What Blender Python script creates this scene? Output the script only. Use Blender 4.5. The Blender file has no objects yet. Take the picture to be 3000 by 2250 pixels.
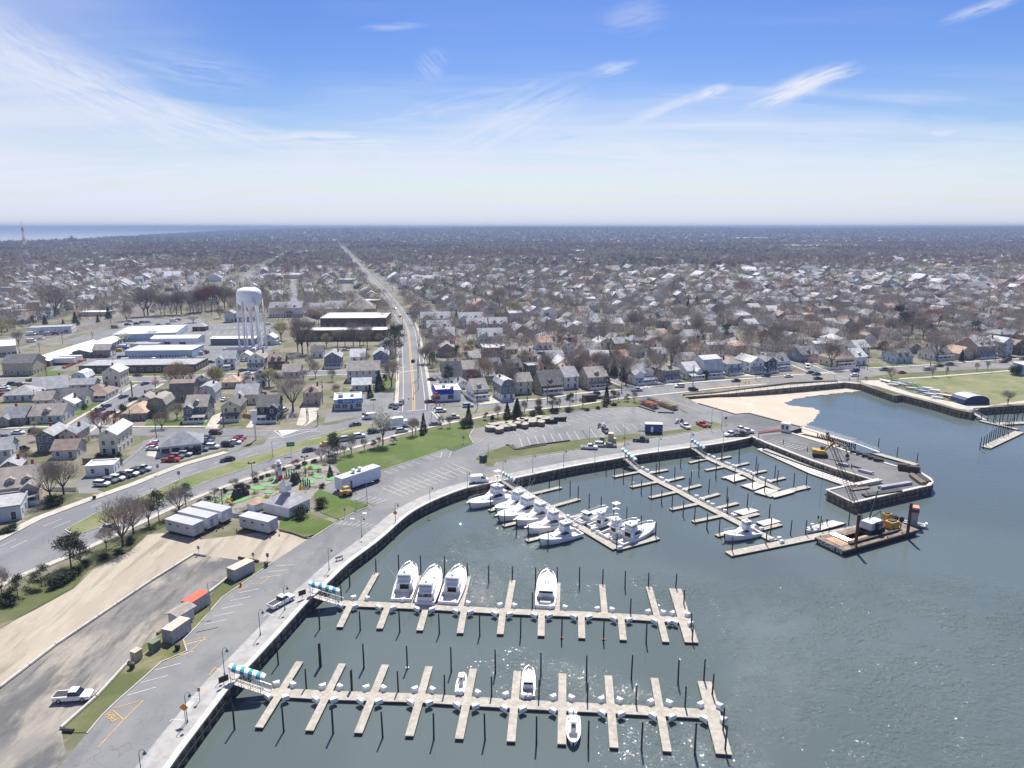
import bpy,math,random,numpy as np
from mathutils import Vector
random.seed(7);rng=np.random.default_rng(7)
R=math.radians
scn=bpy.context.scene
COL=scn.collection
# ------------------------------------------------------------------ camera
F=2082.0;CH=78.0;TH=math.atan(460/F)
cam_d=bpy.data.cameras.new('camera');cam=bpy.data.objects.new('camera',cam_d);COL.objects.link(cam)
cam.location=(0,0,CH);cam.rotation_euler=(math.pi/2-TH,0,0)
cam_d.sensor_width=36;cam_d.lens=36*F/3000;cam_d.clip_start=1;cam_d.clip_end=90000
scn.camera=cam
scn.view_settings.view_transform='Standard';scn.view_settings.look='None'
scn.view_settings.gamma=1;scn.view_settings.exposure=0.88
scn.cycles.use_denoising=True
scn.cycles.max_bounces=5;scn.cycles.volume_bounces=1;scn.cycles.diffuse_bounces=3
scn.cycles.glossy_bounces=3;scn.cycles.sample_clamp_indirect=4
# ------------------------------------------------------------------ sun + sky
SUN_EL,SUN_AZ=56.0,5.0
sd=bpy.data.lights.new('sun','SUN');so=bpy.data.objects.new('sun',sd);COL.objects.link(so)
sd.energy=4.1;sd.angle=R(0.53);sd.color=(1.0,0.955,0.88)
sdir=Vector((math.sin(R(SUN_AZ))*math.cos(R(SUN_EL)),math.cos(R(SUN_AZ))*math.cos(R(SUN_EL)),math.sin(R(SUN_EL))))
so.rotation_euler=sdir.to_track_quat('Z','Y').to_euler();so.location=(0,0,300)
LZ=2.6
class NT:
 """small helper for node trees"""
 def __init__(s,tree):s.t=tree;s.n=tree.nodes;s.l=tree.links
 def add(s,typ,**kw):
  nd=s.n.new(typ)
  for k,v in kw.items():
   if k=='inp':
    for a,b in v.items():
     if isinstance(b,bpy.types.NodeSocket):s.l.new(b,nd.inputs[a])
     else:nd.inputs[a].default_value=b
   else:setattr(nd,k,v)
  return nd
 def math(s,op,a,b=0.0,c=None,clamp=False):
  nd=s.add('ShaderNodeMath',operation=op,use_clamp=clamp)
  for i,v in enumerate((a,b)if c is None else(a,b,c)):
   if isinstance(v,bpy.types.NodeSocket):s.l.new(v,nd.inputs[i])
   else:nd.inputs[i].default_value=v
  return nd.outputs[0]
 def mix(s,f,a,b,typ='MIX'):
  nd=s.add('ShaderNodeMix',data_type='RGBA',blend_type=typ)
  for i,v in((0,f),(6,a),(7,b)):
   if isinstance(v,bpy.types.NodeSocket):s.l.new(v,nd.inputs[i])
   elif i==0:nd.inputs[0].default_value=v
   else:nd.inputs[i].default_value=tuple(v)+((1,)if len(v)==3 else())
  return nd.outputs[2]
 def ss(s,v,lo,hi):
  nd=s.add('ShaderNodeMapRange',interpolation_type='SMOOTHSTEP')
  s.l.new(v,nd.inputs[0])
  for i,q in((1,lo),(2,hi)):nd.inputs[i].default_value=q
  return nd.outputs[0]
def dir_ae(px,py):
 u=(px-1500)/F;v=(py-1125)/F
 f=math.cos(TH)-v*math.sin(TH)
 return u/f,-(math.sin(TH)+v*math.cos(TH))/f
def build_world():
 w=bpy.data.worlds.new('World');scn.world=w;w.use_nodes=True
 t=NT(w.node_tree);t.n.clear()
 out=t.add('ShaderNodeOutputWorld');bg=t.add('ShaderNodeBackground');bg.inputs[1].default_value=0.083
 t.l.new(bg.outputs[0],out.inputs[0])
 sky=t.add('ShaderNodeTexSky',sky_type='NISHITA',sun_disc=False,sun_elevation=R(SUN_EL),sun_rotation=R(SUN_AZ),
 altitude=10,air_density=1.0,dust_density=0.6,ozone_density=2.5)
 hs=t.add('ShaderNodeHueSaturation',inp={'Hue':0.522,'Saturation':1.46,'Value':0.74,'Color':sky.outputs[0]})
 tc=t.add('ShaderNodeTexCoord')
 sp=t.add('ShaderNodeSeparateXYZ',inp={0:tc.outputs['Generated']})
 x,y,z=sp.outputs
 ya=t.math('MAXIMUM',t.math('ABSOLUTE',y),0.05)
 a=t.math('DIVIDE',x,ya);e=t.math('DIVIDE',z,ya)
 zz=t.math('ADD',t.math('MAXIMUM',z,0.0),0.10)
 cx=t.math('DIVIDE',x,zz);cy=t.math('DIVIDE',y,zz)
 pv=t.add('ShaderNodeCombineXYZ',inp={0:cx,1:cy,2:0.0})
 mp=t.add('ShaderNodeMapping',inp={0:pv.outputs[0],'Rotation':(0,0,R(-28)),'Scale':(0.42,1.15,1)})
 n1=t.add('ShaderNodeTexNoise',inp={'Vector':mp.outputs[0],'Scale':0.55,'Detail':7.0,'Roughness':0.52,'Distortion':0.9})
 mp2=t.add('ShaderNodeMapping',inp={0:pv.outputs[0],'Rotation':(0,0,R(-35)),'Scale':(0.5,1.9,1)})
 n2=t.add('ShaderNodeTexNoise',inp={'Vector':mp2.outputs[0],'Scale':1.1,'Detail':5.0,'Roughness':0.5,'Distortion':1.0})
 av=t.add('ShaderNodeCombineXYZ',inp={0:a,1:e,2:0.0})
 veil=t.math('MULTIPLY',t.ss(n1.outputs[0],0.42,0.72),t.math('ADD',0.35,t.ss(n2.outputs[0],0.35,0.7)))
 veil=t.math('MULTIPLY',veil,t.math('SUBTRACT',0.95,t.ss(e,0.12,0.40)))
 left=t.math('SUBTRACT',1.0,t.ss(a,-0.85,-0.28))
 hz_top=t.math('ADD',0.165,t.math('MULTIPLY',left,0.17))
 hz_top=t.math('ADD',hz_top,t.math('MULTIPLY',t.math('SUBTRACT',n1.outputs[0],0.5),0.28))
 hz=t.math('SUBTRACT',1.0,t.math('DIVIDE',e,hz_top),clamp=True)
 fib=t.math('ADD',0.66,t.math('MULTIPLY',t.ss(n2.outputs[0],0.32,0.66),0.5))
 hz=t.math('MULTIPLY',t.math('POWER',hz,0.62),t.math('MAXIMUM',fib,t.math('SUBTRACT',1.0,t.math('MULTIPLY',e,6.0))),clamp=True)
 leftv=t.math('MULTIPLY',left,t.math('ADD',0.24,t.math('MULTIPLY',n1.outputs[0],0.5)))
 cl=t.math('MAXIMUM',t.math('MULTIPLY',veil,0.75),t.math('MULTIPLY',hz,1.0))
 str_=t.math('MULTIPLY',t.math('MULTIPLY',t.ss(n2.outputs[0],0.5,0.74),t.ss(n1.outputs[0],0.36,0.6)),0.2)
 cl=t.math('ADD',cl,t.math('MULTIPLY',str_,t.math('SUBTRACT',1.0,cl)))
 cl=t.math('ADD',cl,t.math('MULTIPLY',leftv,t.math('SUBTRACT',1.0,cl)))
 def wisp(px,py,lx,ly,rot,stren,sx=3.0,sy=16.0,lo=0.33,hi=0.62,seed=0.0):
  ca,ce=dir_ae(px,py)
  m=t.add('ShaderNodeMapping',vector_type='TEXTURE',
 inp={0:av.outputs[0],'Location':(ca,ce,0),'Rotation':(0,0,R(rot)),'Scale':(lx/F,ly/F,1)})
  ln=t.add('ShaderNodeVectorMath',operation='LENGTH',inp={0:m.outputs[0]})
  fall=t.math('SUBTRACT',1.0,t.ss(ln.outputs['Value'],0.15,1.0))
  m2=t.add('ShaderNodeMapping',inp={0:m.outputs[0],'Location':(seed,seed*2,seed),'Scale':(lx/100,ly/14,1)})
  n=t.add('ShaderNodeTexNoise',inp={'Vector':m2.outputs[0],'Scale':0.55,'Detail':6.0,'Roughness':0.6,'Distortion':1.1})
  return t.math('MULTIPLY',t.math('MULTIPLY',fall,t.ss(n.outputs[0],lo,hi)),stren)
 for args in[(960,408,330,30,-2,0.9),(620,370,480,60,-16,0.55),(300,290,480,120,-24,0.6),(560,200,300,80,-10,0.2),(1150,430,420,60,4,0.35),
 (1480,370,330,90,24,0.45),(1350,300,420,34,12,0.3),(2330,260,200,42,22,1.0),(2455,215,90,28,14,0.9),
 (2090,268,65,22,18,0.9),(1960,315,210,24,20,0.5),(1800,200,90,26,10,0.55),
 (1265,190,50,60,-50,0.35),(2765,387,50,15,5,0.8),(2880,25,150,24,18,0.5),
 (1860,50,120,60,10,0.25),(1900,440,600,60,-6,0.5),(2600,520,600,90,10,0.5),
 (1150,78,120,14,3,0.3),(90,200,260,160,-40,0.3)]:
  wv=wisp(*args,seed=args[0]*0.013)
  cl=t.math('ADD',cl,t.math('MULTIPLY',wv,t.math('SUBTRACT',1.0,cl)))
 cl=t.math('MINIMUM',cl,1.0)
 col=t.mix(cl,hs.outputs[0],(5.25,5.5,6.35))
 t.l.new(col,bg.inputs[0])
build_world()
# ------------------------------------------------------------------ pixel -> place
CROP=dict(A=(0,1350,1.8433),B=(900,1350,1.8433),C=(1900,1150,2.011),c1=(400,1150,3.16),c2=(900,1050,3.16),
 c3=(1500,1100,3.16),c4=(0,1050,3.16),c5=(1300,1350,3.16),d6=(2250,1400,4.424),d7=(2400,1000,3.687),
 e1=(0,780,3.687),e2=(550,780,3.687),e3=(1150,850,3.687),e4=(1700,850,3.687),e5=(2250,800,2.949),
 e7=(500,1600,2.5517),e8=(1900,1650,2.011),r3=(2000,600,2.212),p=(0,0,1))
def K(c,x,y):
 ox,oy,s=CROP[c];return ox+x/s,oy+y/s
def G(px,py,z=LZ):
 u=(px-1500)/F;v=(py-1125)/F
 d=math.sin(TH)+v*math.cos(TH);t=(CH-z)/d
 return t*u,t*(math.cos(TH)-v*math.sin(TH))
def g(c,x,y,z=LZ):return G(*K(c,x,y),z)
def gl(c,pts,z=LZ):return[g(c,x,y,z)for x,y in pts]
def dep(x,y,z=LZ):return y*math.cos(TH)+(CH-z)*math.sin(TH)
def mpp(x,y,z=LZ):return dep(x,y,z)/F
def proj(x,y,z):
 d=y*math.cos(TH)+(CH-z)*math.sin(TH)
 if d<1:return(-9999,-9999)
 return 1500+F*x/d,1125+F*((CH-z)*math.cos(TH)-y*math.sin(TH))/d
def inpoly(x,y,poly):
 c=False;j=len(poly)-1
 for i in range(len(poly)):
  xi,yi=poly[i];xj,yj=poly[j]
  if(yi>y)!=(yj>y)and x<(xj-xi)*(y-yi)/(yj-yi)+xi:c=not c
  j=i
 return c
def inpoly_np(X,Y,poly):
 c=np.zeros(X.shape,bool);j=len(poly)-1
 for i in range(len(poly)):
  xi,yi=poly[i];xj,yj=poly[j]
  if yi!=yj:
   c^=((yi>Y)!=(yj>Y))&(X<(xj-xi)*(Y-yi)/(yj-yi)+xi)
  j=i
 return c
def dist_np(X,Y,path):
 d=np.full(X.shape,1e9)
 for(x0,y0),(x1,y1)in zip(path[:-1],path[1:]):
  dx,dy=x1-x0,y1-y0;L=dx*dx+dy*dy+1e-9
  t=np.clip(((X-x0)*dx+(Y-y0)*dy)/L,0,1)
  d=np.minimum(d,np.hypot(X-x0-t*dx,Y-y0-t*dy))
 return d
# ------------------------------------------------------------------ materials
MATS={}
def mat(name,c,rough=0.8,var=0.12,scale=1.0,c2=None,metal=0.0,bump=0.0,rnd=0.0,spec=0.5,detail=4.0,stretch=None,lo=0.35,hi=0.65):
 if name in MATS:return MATS[name]
 m=bpy.data.materials.new(name);m.use_nodes=True;t=NT(m.node_tree)
 b=t.n['Principled BSDF']
 tc=t.add('ShaderNodeTexCoord');vec=tc.outputs['Object']
 if stretch:
  mp=t.add('ShaderNodeMapping',inp={0:vec,'Scale':stretch});vec=mp.outputs[0]
 n=t.add('ShaderNodeTexNoise',inp={'Vector':vec,'Scale':scale,'Detail':detail,'Roughness':0.6})
 if c2 is None:c2=tuple(min(1,q*(1+var))for q in c);c=tuple(q*(1-var)for q in c)
 col=t.mix(t.ss(n.outputs[0],lo,hi),c,c2)
 if rnd:
  oi=t.add('ShaderNodeObjectInfo')
  v=t.math('ADD',1-rnd,t.math('MULTIPLY',oi.outputs['Random'],2*rnd))
  cb=t.add('ShaderNodeCombineXYZ',inp={0:v,1:v,2:v})
  col=t.mix(1.0,col,cb.outputs[0],'MULTIPLY')
 t.l.new(col,b.inputs['Base Color'])
 b.inputs['Roughness'].default_value=rough;b.inputs['Metallic'].default_value=metal
 b.inputs['Specular IOR Level'].default_value=spec
 if bump:
  bp=t.add('ShaderNodeBump',inp={'Strength':bump,'Distance':0.1,'Height':n.outputs[0]})
  t.l.new(bp.outputs[0],b.inputs['Normal'])
 MATS[name]=m
 return m
def multi(name,base,layers,rough=0.9):
 """ground material: base colour plus noise layers (colour, scale, lo, hi, amount, stretch)"""
 m=bpy.data.materials.new(name);m.use_nodes=True;t=NT(m.node_tree);b=t.n['Principled BSDF']
 tc=t.add('ShaderNodeTexCoord');col=None
 for i,(c,s,lo,hi,amt,st)in enumerate(layers):
  mp=t.add('ShaderNodeMapping',inp={0:tc.outputs['Object'],'Location':(i*13.7,i*5.1,i),'Rotation':(0,0,R(st[2]if st and len(st)>2 else 0)),
 'Scale':(st[0],st[1],1)if st else(1,1,1)})
  n=t.add('ShaderNodeTexNoise',inp={'Vector':mp.outputs[0],'Scale':s,'Detail':6.0,'Roughness':0.62,'Distortion':0.3})
  f=t.math('MULTIPLY',t.ss(n.outputs[0],lo,hi),amt)
  col=t.mix(f,base if col is None else col,c)
 if 'asphalt' in name:
  for sc_,wd_,am in((0.045,.004,.3),(0.11,.006,.22)):
   vo=t.add('ShaderNodeTexVoronoi',feature='DISTANCE_TO_EDGE',inp={'Vector':t.mix(0.06,tc.outputs['Object'],t.add('ShaderNodeVectorMath',operation='SCALE',inp={0:t.add('ShaderNodeTexNoise',inp={'Vector':tc.outputs['Object'],'Scale':.12,'Detail':3.0}).outputs['Color'],'Scale':260.0}).outputs[0]),'Scale':sc_,'Randomness':1.0})
   col=t.mix(t.math('MULTIPLY',t.math('SUBTRACT',1.0,t.ss(vo.outputs['Distance'],wd_*.3,wd_)),am),col,(0.06,0.06,0.06))
 t.l.new(col,b.inputs['Base Color']);b.inputs['Roughness'].default_value=rough
 b.inputs['Specular IOR Level'].default_value=0.25
 MATS[name]=m
 return m
M_asphalt=multi('asphalt',(0.165,0.17,0.175),[((0.235,0.235,0.23),0.05,0.35,0.65,0.8,None),((0.12,0.125,0.13),0.16,0.52,0.68,0.5,(1,0.35,30)),
 ((0.28,0.27,0.25),0.3,0.6,0.72,0.35,None),((0.13,0.13,0.13),3.0,0.5,0.8,0.3,None),((0.07,0.07,0.07),0.9,0.66,0.76,0.4,None)])
M_road=multi('road_asphalt',(0.17,0.175,0.185),[((0.23,0.23,0.23),0.08,0.4,0.62,0.7,(1,0.3,-20)),((0.12,0.12,0.125),2.0,0.5,0.75,0.3,None)])
M_dark_asphalt=multi('patched_asphalt',(0.12,0.125,0.13),[((0.2,0.195,0.19),0.06,0.42,0.66,0.7,None),((0.27,0.25,0.22),0.2,0.58,0.7,0.5,None)])
M_gravel=multi('gravel',(0.235,0.22,0.20),[((0.085,0.09,0.095),0.045,0.40,0.60,0.85,(1.5,0.6,38)),((0.36,0.32,0.26),0.09,0.48,0.66,0.8,(1.5,0.7,38)),((0.10,0.09,0.08),0.16,0.54,0.66,0.7,(3,0.4,38)),
 ((0.19,0.18,0.17),0.5,0.5,0.7,0.3,None)])
M_sandlot=multi('sand_lot',(0.35,0.305,0.24),[((0.42,0.375,0.30),0.09,0.4,0.62,0.8,(2,0.6,38)),((0.22,0.195,0.16),0.10,0.5,0.66,0.8,(3,0.4,38)),((0.33,0.285,0.21),0.45,0.5,0.62,0.5,(3,0.5,30)),((0.17,0.155,0.135),0.05,0.62,0.72,0.75,(2,.6,60))])
M_beach=multi('beach_sand',(0.46,0.395,0.31),[((0.53,0.465,0.375),0.08,0.4,0.65,0.8,None),((0.34,0.28,0.21),0.07,0.6,0.72,0.5,(1,4,15))])
M_grass=multi('grass',(0.09,0.105,0.04),[((0.15,0.145,0.07),0.07,0.42,0.64,0.85,None),((0.25,0.22,0.13),0.11,0.58,0.72,0.7,None),((0.06,0.10,0.02),0.9,0.5,0.7,0.4,None)])
M_lawn=multi('mown_lawn',(0.065,0.108,0.02),[((0.10,0.138,0.032),0.05,0.4,0.62,0.8,None),((0.16,0.15,0.08),0.12,0.52,0.68,0.7,None),((0.06,0.09,0.025),0.5,0.5,0.7,0.5,None)])
M_dry=multi('dry_grass',(0.20,0.20,0.10),[((0.125,0.16,0.055),0.08,0.42,0.6,0.85,None),((0.27,0.235,0.15),0.14,0.5,0.7,0.7,None)])
M_earth=multi('yard_ground',(0.20,0.18,0.14),[((0.10,0.115,0.05),0.05,0.44,0.58,0.85,None),((0.27,0.245,0.20),0.11,0.55,0.68,0.8,None),((0.12,0.105,0.085),0.4,0.48,0.7,0.5,None)])
M_walk=mat('concrete_walk',(0.44,0.41,0.355),0.9,0.12,0.4)
M_prom=mat('promenade_paving',(0.33,0.325,0.31),0.9,0.14,0.5)
M_cap=mat('concrete_cap',(0.52,0.49,0.44),0.85,0.12,1.2)
M_white_line=mat('line_paint_white',(0.62,0.60,0.54),0.8,0.15,2.0)
M_yellow_line=mat('line_paint_yellow',(0.58,0.36,0.08),0.8,0.15,2.0)
M_mulch=mat('mulch',(0.10,0.07,0.05),0.95,0.3,1.0)
M_rail=mat('rail_ballast',(0.14,0.12,0.10),0.95,0.25,0.3)
M_timber_dark=mat('creosoted_timber',(0.045,0.040,0.036),0.85,0.35,3.0)
M_sheet=mat('weathered_sheet_piling',(0.10,0.085,0.065),0.85,c2=(0.30,0.25,0.17),scale=1.2,stretch=(1,1,0.35))
M_dock=mat('dock_decking',(0.30,0.275,0.23),0.85,c2=(0.43,0.40,0.34),scale=1.1,detail=6,lo=.3,hi=.7)
M_dockside=mat('dock_float_dark',(0.05,0.05,0.05),0.7,0.2,1.0)
M_white=mat('white_paint',(0.80,0.80,0.80),0.45,0.03,0.5)
M_gel=mat('white_gelcoat',(0.82,0.82,0.81),0.18,0.03,0.5,spec=0.6)
M_cream=mat('cream_vinyl',(0.72,0.70,0.64),0.5,0.05,1.0)
M_glass=mat('dark_glass',(0.018,0.022,0.028),0.08,0.2,0.5,spec=0.7)
M_pane=mat('window_pane',(0.05,0.06,0.075),0.12,0.3,0.5,spec=0.7)
M_chrome=mat('stainless',(0.6,0.6,0.62),0.3,0.05,1,metal=0.9)
M_tyre=mat('tyre_rubber',(0.02,0.02,0.02),0.8,0.2,2)
M_pole_steel=mat('pole_steel',(0.35,0.36,0.37),0.5,0.1,1)
M_teal=mat('teal_paint',(0.06,0.22,0.24),0.4,0.1,1)
M_tealc=mat('teal_canvas',(0.03,0.30,0.32),0.7,0.08,1)
M_black=mat('black_rubber',(0.02,0.02,0.02),0.6,0.2,1)
M_wood=mat('weathered_wood',(0.21,0.165,0.12),0.9,0.25,1.5)
M_trunk=mat('bark',(0.105,0.085,0.07),0.95,0.25,2.0,rnd=0.15)
M_yellow=mat('machine_yellow',(0.48,0.29,0.05),0.45,0.12,1)
M_red=mat('signal_red',(0.55,0.05,0.03),0.5,0.1,1)
M_orange=mat('faded_orange',(0.50,0.22,0.14),0.6,0.2,0.6)
M_concrete=mat('concrete',(0.36,0.35,0.33),0.9,0.12,0.6)
M_rust=mat('rusty_steel',(0.085,0.04,0.03),0.8,0.3,1)
M_steel_grey=mat('grey_steel',(0.30,0.31,0.33),0.5,0.12,0.6)
M_bluetarp=mat('blue_canvas',(0.02,0.08,0.35),0.6,0.1,1)
M_brick=mat('brick',(0.20,0.075,0.055),0.9,0.25,1.2)
M_roofwhite=mat('white_membrane_roof',(0.74,0.73,0.70),0.7,0.06,0.15)
WALL={k:mat('siding_'+k,c,0.75,0.07,0.6)for k,c in dict(
 white=(0.78,0.78,0.77),cream=(0.70,0.66,0.52),grey=(0.34,0.36,0.38),slate=(0.16,0.185,0.21),navy=(0.035,0.05,0.085),
 tan=(0.48,0.42,0.33),yellow=(0.72,0.64,0.38),olive=(0.26,0.27,0.20),green=(0.11,0.20,0.16),lightblue=(0.42,0.55,0.66),
 teal=(0.08,0.20,0.23),brown=(0.13,0.085,0.06),beige=(0.58,0.53,0.45),blue=(0.10,0.18,0.32),palegrey=(0.55,0.57,0.58),
 shingle=(0.27,0.25,0.23)).items()}
WALL['brick']=M_brick
ROOF={k:mat('roofing_'+k,c,0.9,0.16,0.5,bump=0.0)for k,c in dict(
 grey=(0.34,0.34,0.35),dark=(0.13,0.13,0.135),brown=(0.26,0.20,0.165),tan=(0.46,0.33,0.24),light=(0.54,0.54,0.55),
 taupe=(0.31,0.28,0.25),slate=(0.23,0.24,0.265),metal=(0.55,0.58,0.60),red=(0.50,0.11,0.07)).items()}
ROOF['white']=M_roofwhite
# ------------------------------------------------------------------ mesh builder
class MB:
 def __init__(s):s.v=[];s.f=[];s.m=[]
 def face(s,pts,m=0):
  i=len(s.v);s.v+=[tuple(p)for p in pts];s.f.append(tuple(range(i,i+len(pts))));s.m.append(m)
 def box(s,x0,x1,y0,y1,z0,z1,m=0,rot=0,c=(0,0)):
  P=[(x0,y0),(x1,y0),(x1,y1),(x0,y1)]
  if rot:
   cs,sn=math.cos(rot),math.sin(rot)
   P=[(x*cs-y*sn,x*sn+y*cs)for x,y in P]
  P=[(x+c[0],y+c[1])for x,y in P]
  s.prism(P,z0,z1,m);return s
 def prism(s,P,z0,z1,m=0,mtop=None,P2=None):
  n=len(P);i=len(s.v);P2=P2 or P
  s.v+=[(x,y,z0)for x,y in P]+[(x,y,z1)for x,y in P2]
  s.f.append(tuple(i+k for k in reversed(range(n))));s.m.append(m)
  s.f.append(tuple(i+n+k for k in range(n)));s.m.append(m if mtop is None else mtop)
  for k in range(n):
   s.f.append((i+k,i+(k+1)%n,i+n+(k+1)%n,i+n+k));s.m.append(m)
  return s
 def hull8(s,B,T,m=0):
  """two quads of 3-D points joined"""
  i=len(s.v);s.v+=[tuple(p)for p in B]+[tuple(p)for p in T]
  for q in((3,2,1,0),(4,5,6,7),(0,1,5,4),(1,2,6,5),(2,3,7,6),(3,0,4,7)):
   s.f.append(tuple(i+k for k in q));s.m.append(m)
 def tube(s,p0,p1,r0,r1=None,n=6,m=0):
  r1=r0 if r1 is None else r1
  p0=Vector(p0);p1=Vector(p1);d=(p1-p0)
  if d.length<1e-6:return s
  d.normalize();a=d.orthogonal().normalized();b=d.cross(a);i=len(s.v)
  for p,r in((p0,r0),(p1,r1)):
   for k in range(n):
    t=2*math.pi*k/n;s.v.append(tuple(p+a*(r*math.cos(t))+b*(r*math.sin(t))))
  for k in range(n):
   s.f.append((i+k,i+(k+1)%n,i+n+(k+1)%n,i+n+k));s.m.append(m)
  s.f.append(tuple(i+k for k in reversed(range(n))));s.m.append(m)
  s.f.append(tuple(i+n+k for k in range(n)));s.m.append(m);return s
 def lathe(s,prof,n=16,c=(0,0),m=0,mfun=None):
  i=len(s.v)
  for r,z in prof:
   for k in range(n):
    t=2*math.pi*k/n;s.v.append((c[0]+r*math.cos(t),c[1]+r*math.sin(t),z))
  for j in range(len(prof)-1):
   for k in range(n):
    s.f.append((i+j*n+k,i+j*n+(k+1)%n,i+(j+1)*n+(k+1)%n,i+(j+1)*n+k))
    s.m.append(mfun(j,k)if mfun else m)
  return s
 def mesh(s,name,mats,smooth=False):
  me=bpy.data.meshes.new(name);me.from_pydata(s.v,[],s.f)
  for q in(mats if isinstance(mats,(list,tuple))else[mats]):me.materials.append(q)
  if any(s.m):me.polygons.foreach_set('material_index',s.m)
  if smooth:me.polygons.foreach_set('use_smooth',[True]*len(s.f))
  me.update();return me
 def build(s,name,mats,parent=None,smooth=False):
  return link(name,s.mesh(name,mats,smooth),parent)
def link(name,me,parent=None):
 o=bpy.data.objects.new(name,me);COL.objects.link(o)
 if parent is not None:o.parent=parent
 return o
def empty(name,x,y,z,rot=0.0):
 o=bpy.data.objects.new(name,None);COL.objects.link(o);o.location=(x,y,z);o.rotation_euler=(0,0,rot)
 o.empty_display_size=0.5
 return o
THINGS=[]
def tag(o,label,cat,group=None,near=True):
 o['label']=label;o['category']=cat
 if group:o['group']=group
 THINGS.append((o,near));return o
def struct(o,kind='structure'):
 o['kind']=kind;return o
def copy_tree(o,parent=None):
 c=o.copy();COL.objects.link(c)
 for k in('label','category','group'):
  if parent is None and k in c:del c[k]
 c.parent=parent
 for ch in list(o.children):copy_tree(ch,c)
 return c
def np_tris(name,T,midx,mats,parent=None):
 """T: (N,3,3) triangle soup"""
 n=len(T);me=bpy.data.meshes.new(name)
 me.vertices.add(n*3);me.vertices.foreach_set('co',T.reshape(-1).astype(np.float32))
 me.loops.add(n*3);me.loops.foreach_set('vertex_index',np.arange(n*3,dtype=np.int32))
 me.polygons.add(n);me.polygons.foreach_set('loop_start',np.arange(0,n*3,3,dtype=np.int32))
 me.polygons.foreach_set('loop_total',np.full(n,3,np.int32))
 for q in mats:me.materials.append(q)
 if midx is not None:me.polygons.foreach_set('material_index',midx.astype(np.int32))
 me.update(calc_edges=True)
 return me
# ------------------------------------------------------------------ outline of the land
BULK=[(395,2390)]+[(x+6,y)for x,y in[(500,2227),(598,2098),(672,2000),(719,1953),(813,1851),(900,1753),(943,1716),(1009,1651),(1080,1600)]]+ [(1125,1569),(1191,1508),(1248,1476),(1311,1449),(1368,1429),(1454,1412),(1517,1400),(1595,1383),(1690,1364),(1769,1351),(1848,1337),
 (1880,1331),(2022,1312),(2076,1305),(2150,1293),(2198,1282)]
JET=[K('C',*q)for q in[(612,262),(690,297),(960,402),(1100,450),(1320,518),(1050,578),(1205,652),(1400,606),(1655,548),(1668,530),(1655,508),
 (1600,475),(1540,455),(1450,435),(1200,360),(1060,310),(905,262),(820,235)]]
BEACHW=[K('C',905,207),K('C',590,124),K('C',510,130),K('C',292,66)]
PROMW=[K('r3',*q)for q in[(20,1247),(300,1227),(700,1187),(1050,1155),(1150,1165)]]
RWALL=[K('r3',*q)for q in[(1150,1165),(1215,1187),(1375,1242),(1420,1237),(1600,1282),(1770,1332),(1870,1352),(1890,1322),(2212,1302)]]+[(3300,1180)]
wB=[G(*q)for q in BULK];wJ=[G(*q)for q in JET];wBe=[G(*q)for q in BEACHW];wP=[G(*q)for q in PROMW];wR=[G(*q)for q in RWALL]
COAST=[(-400,733),(-200,722),(0,713),(200,704),(430,690),(600,680),(690,673),(790,668.5)]
wC=[G(*q)for q in COAST]
LAND=[(-100,-300),(-80,20)]+wB+wJ+wBe+wP+wR[1:]+[(900,420),(45000,4000),(45000,60000),(wC[-1][0]*1.6,60000)]+wC[::-1]+[(-3600,-300)]
land=MB();land.face([(x,y,LZ)for x,y in LAND]);struct(land.build('ground',M_earth))
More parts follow.
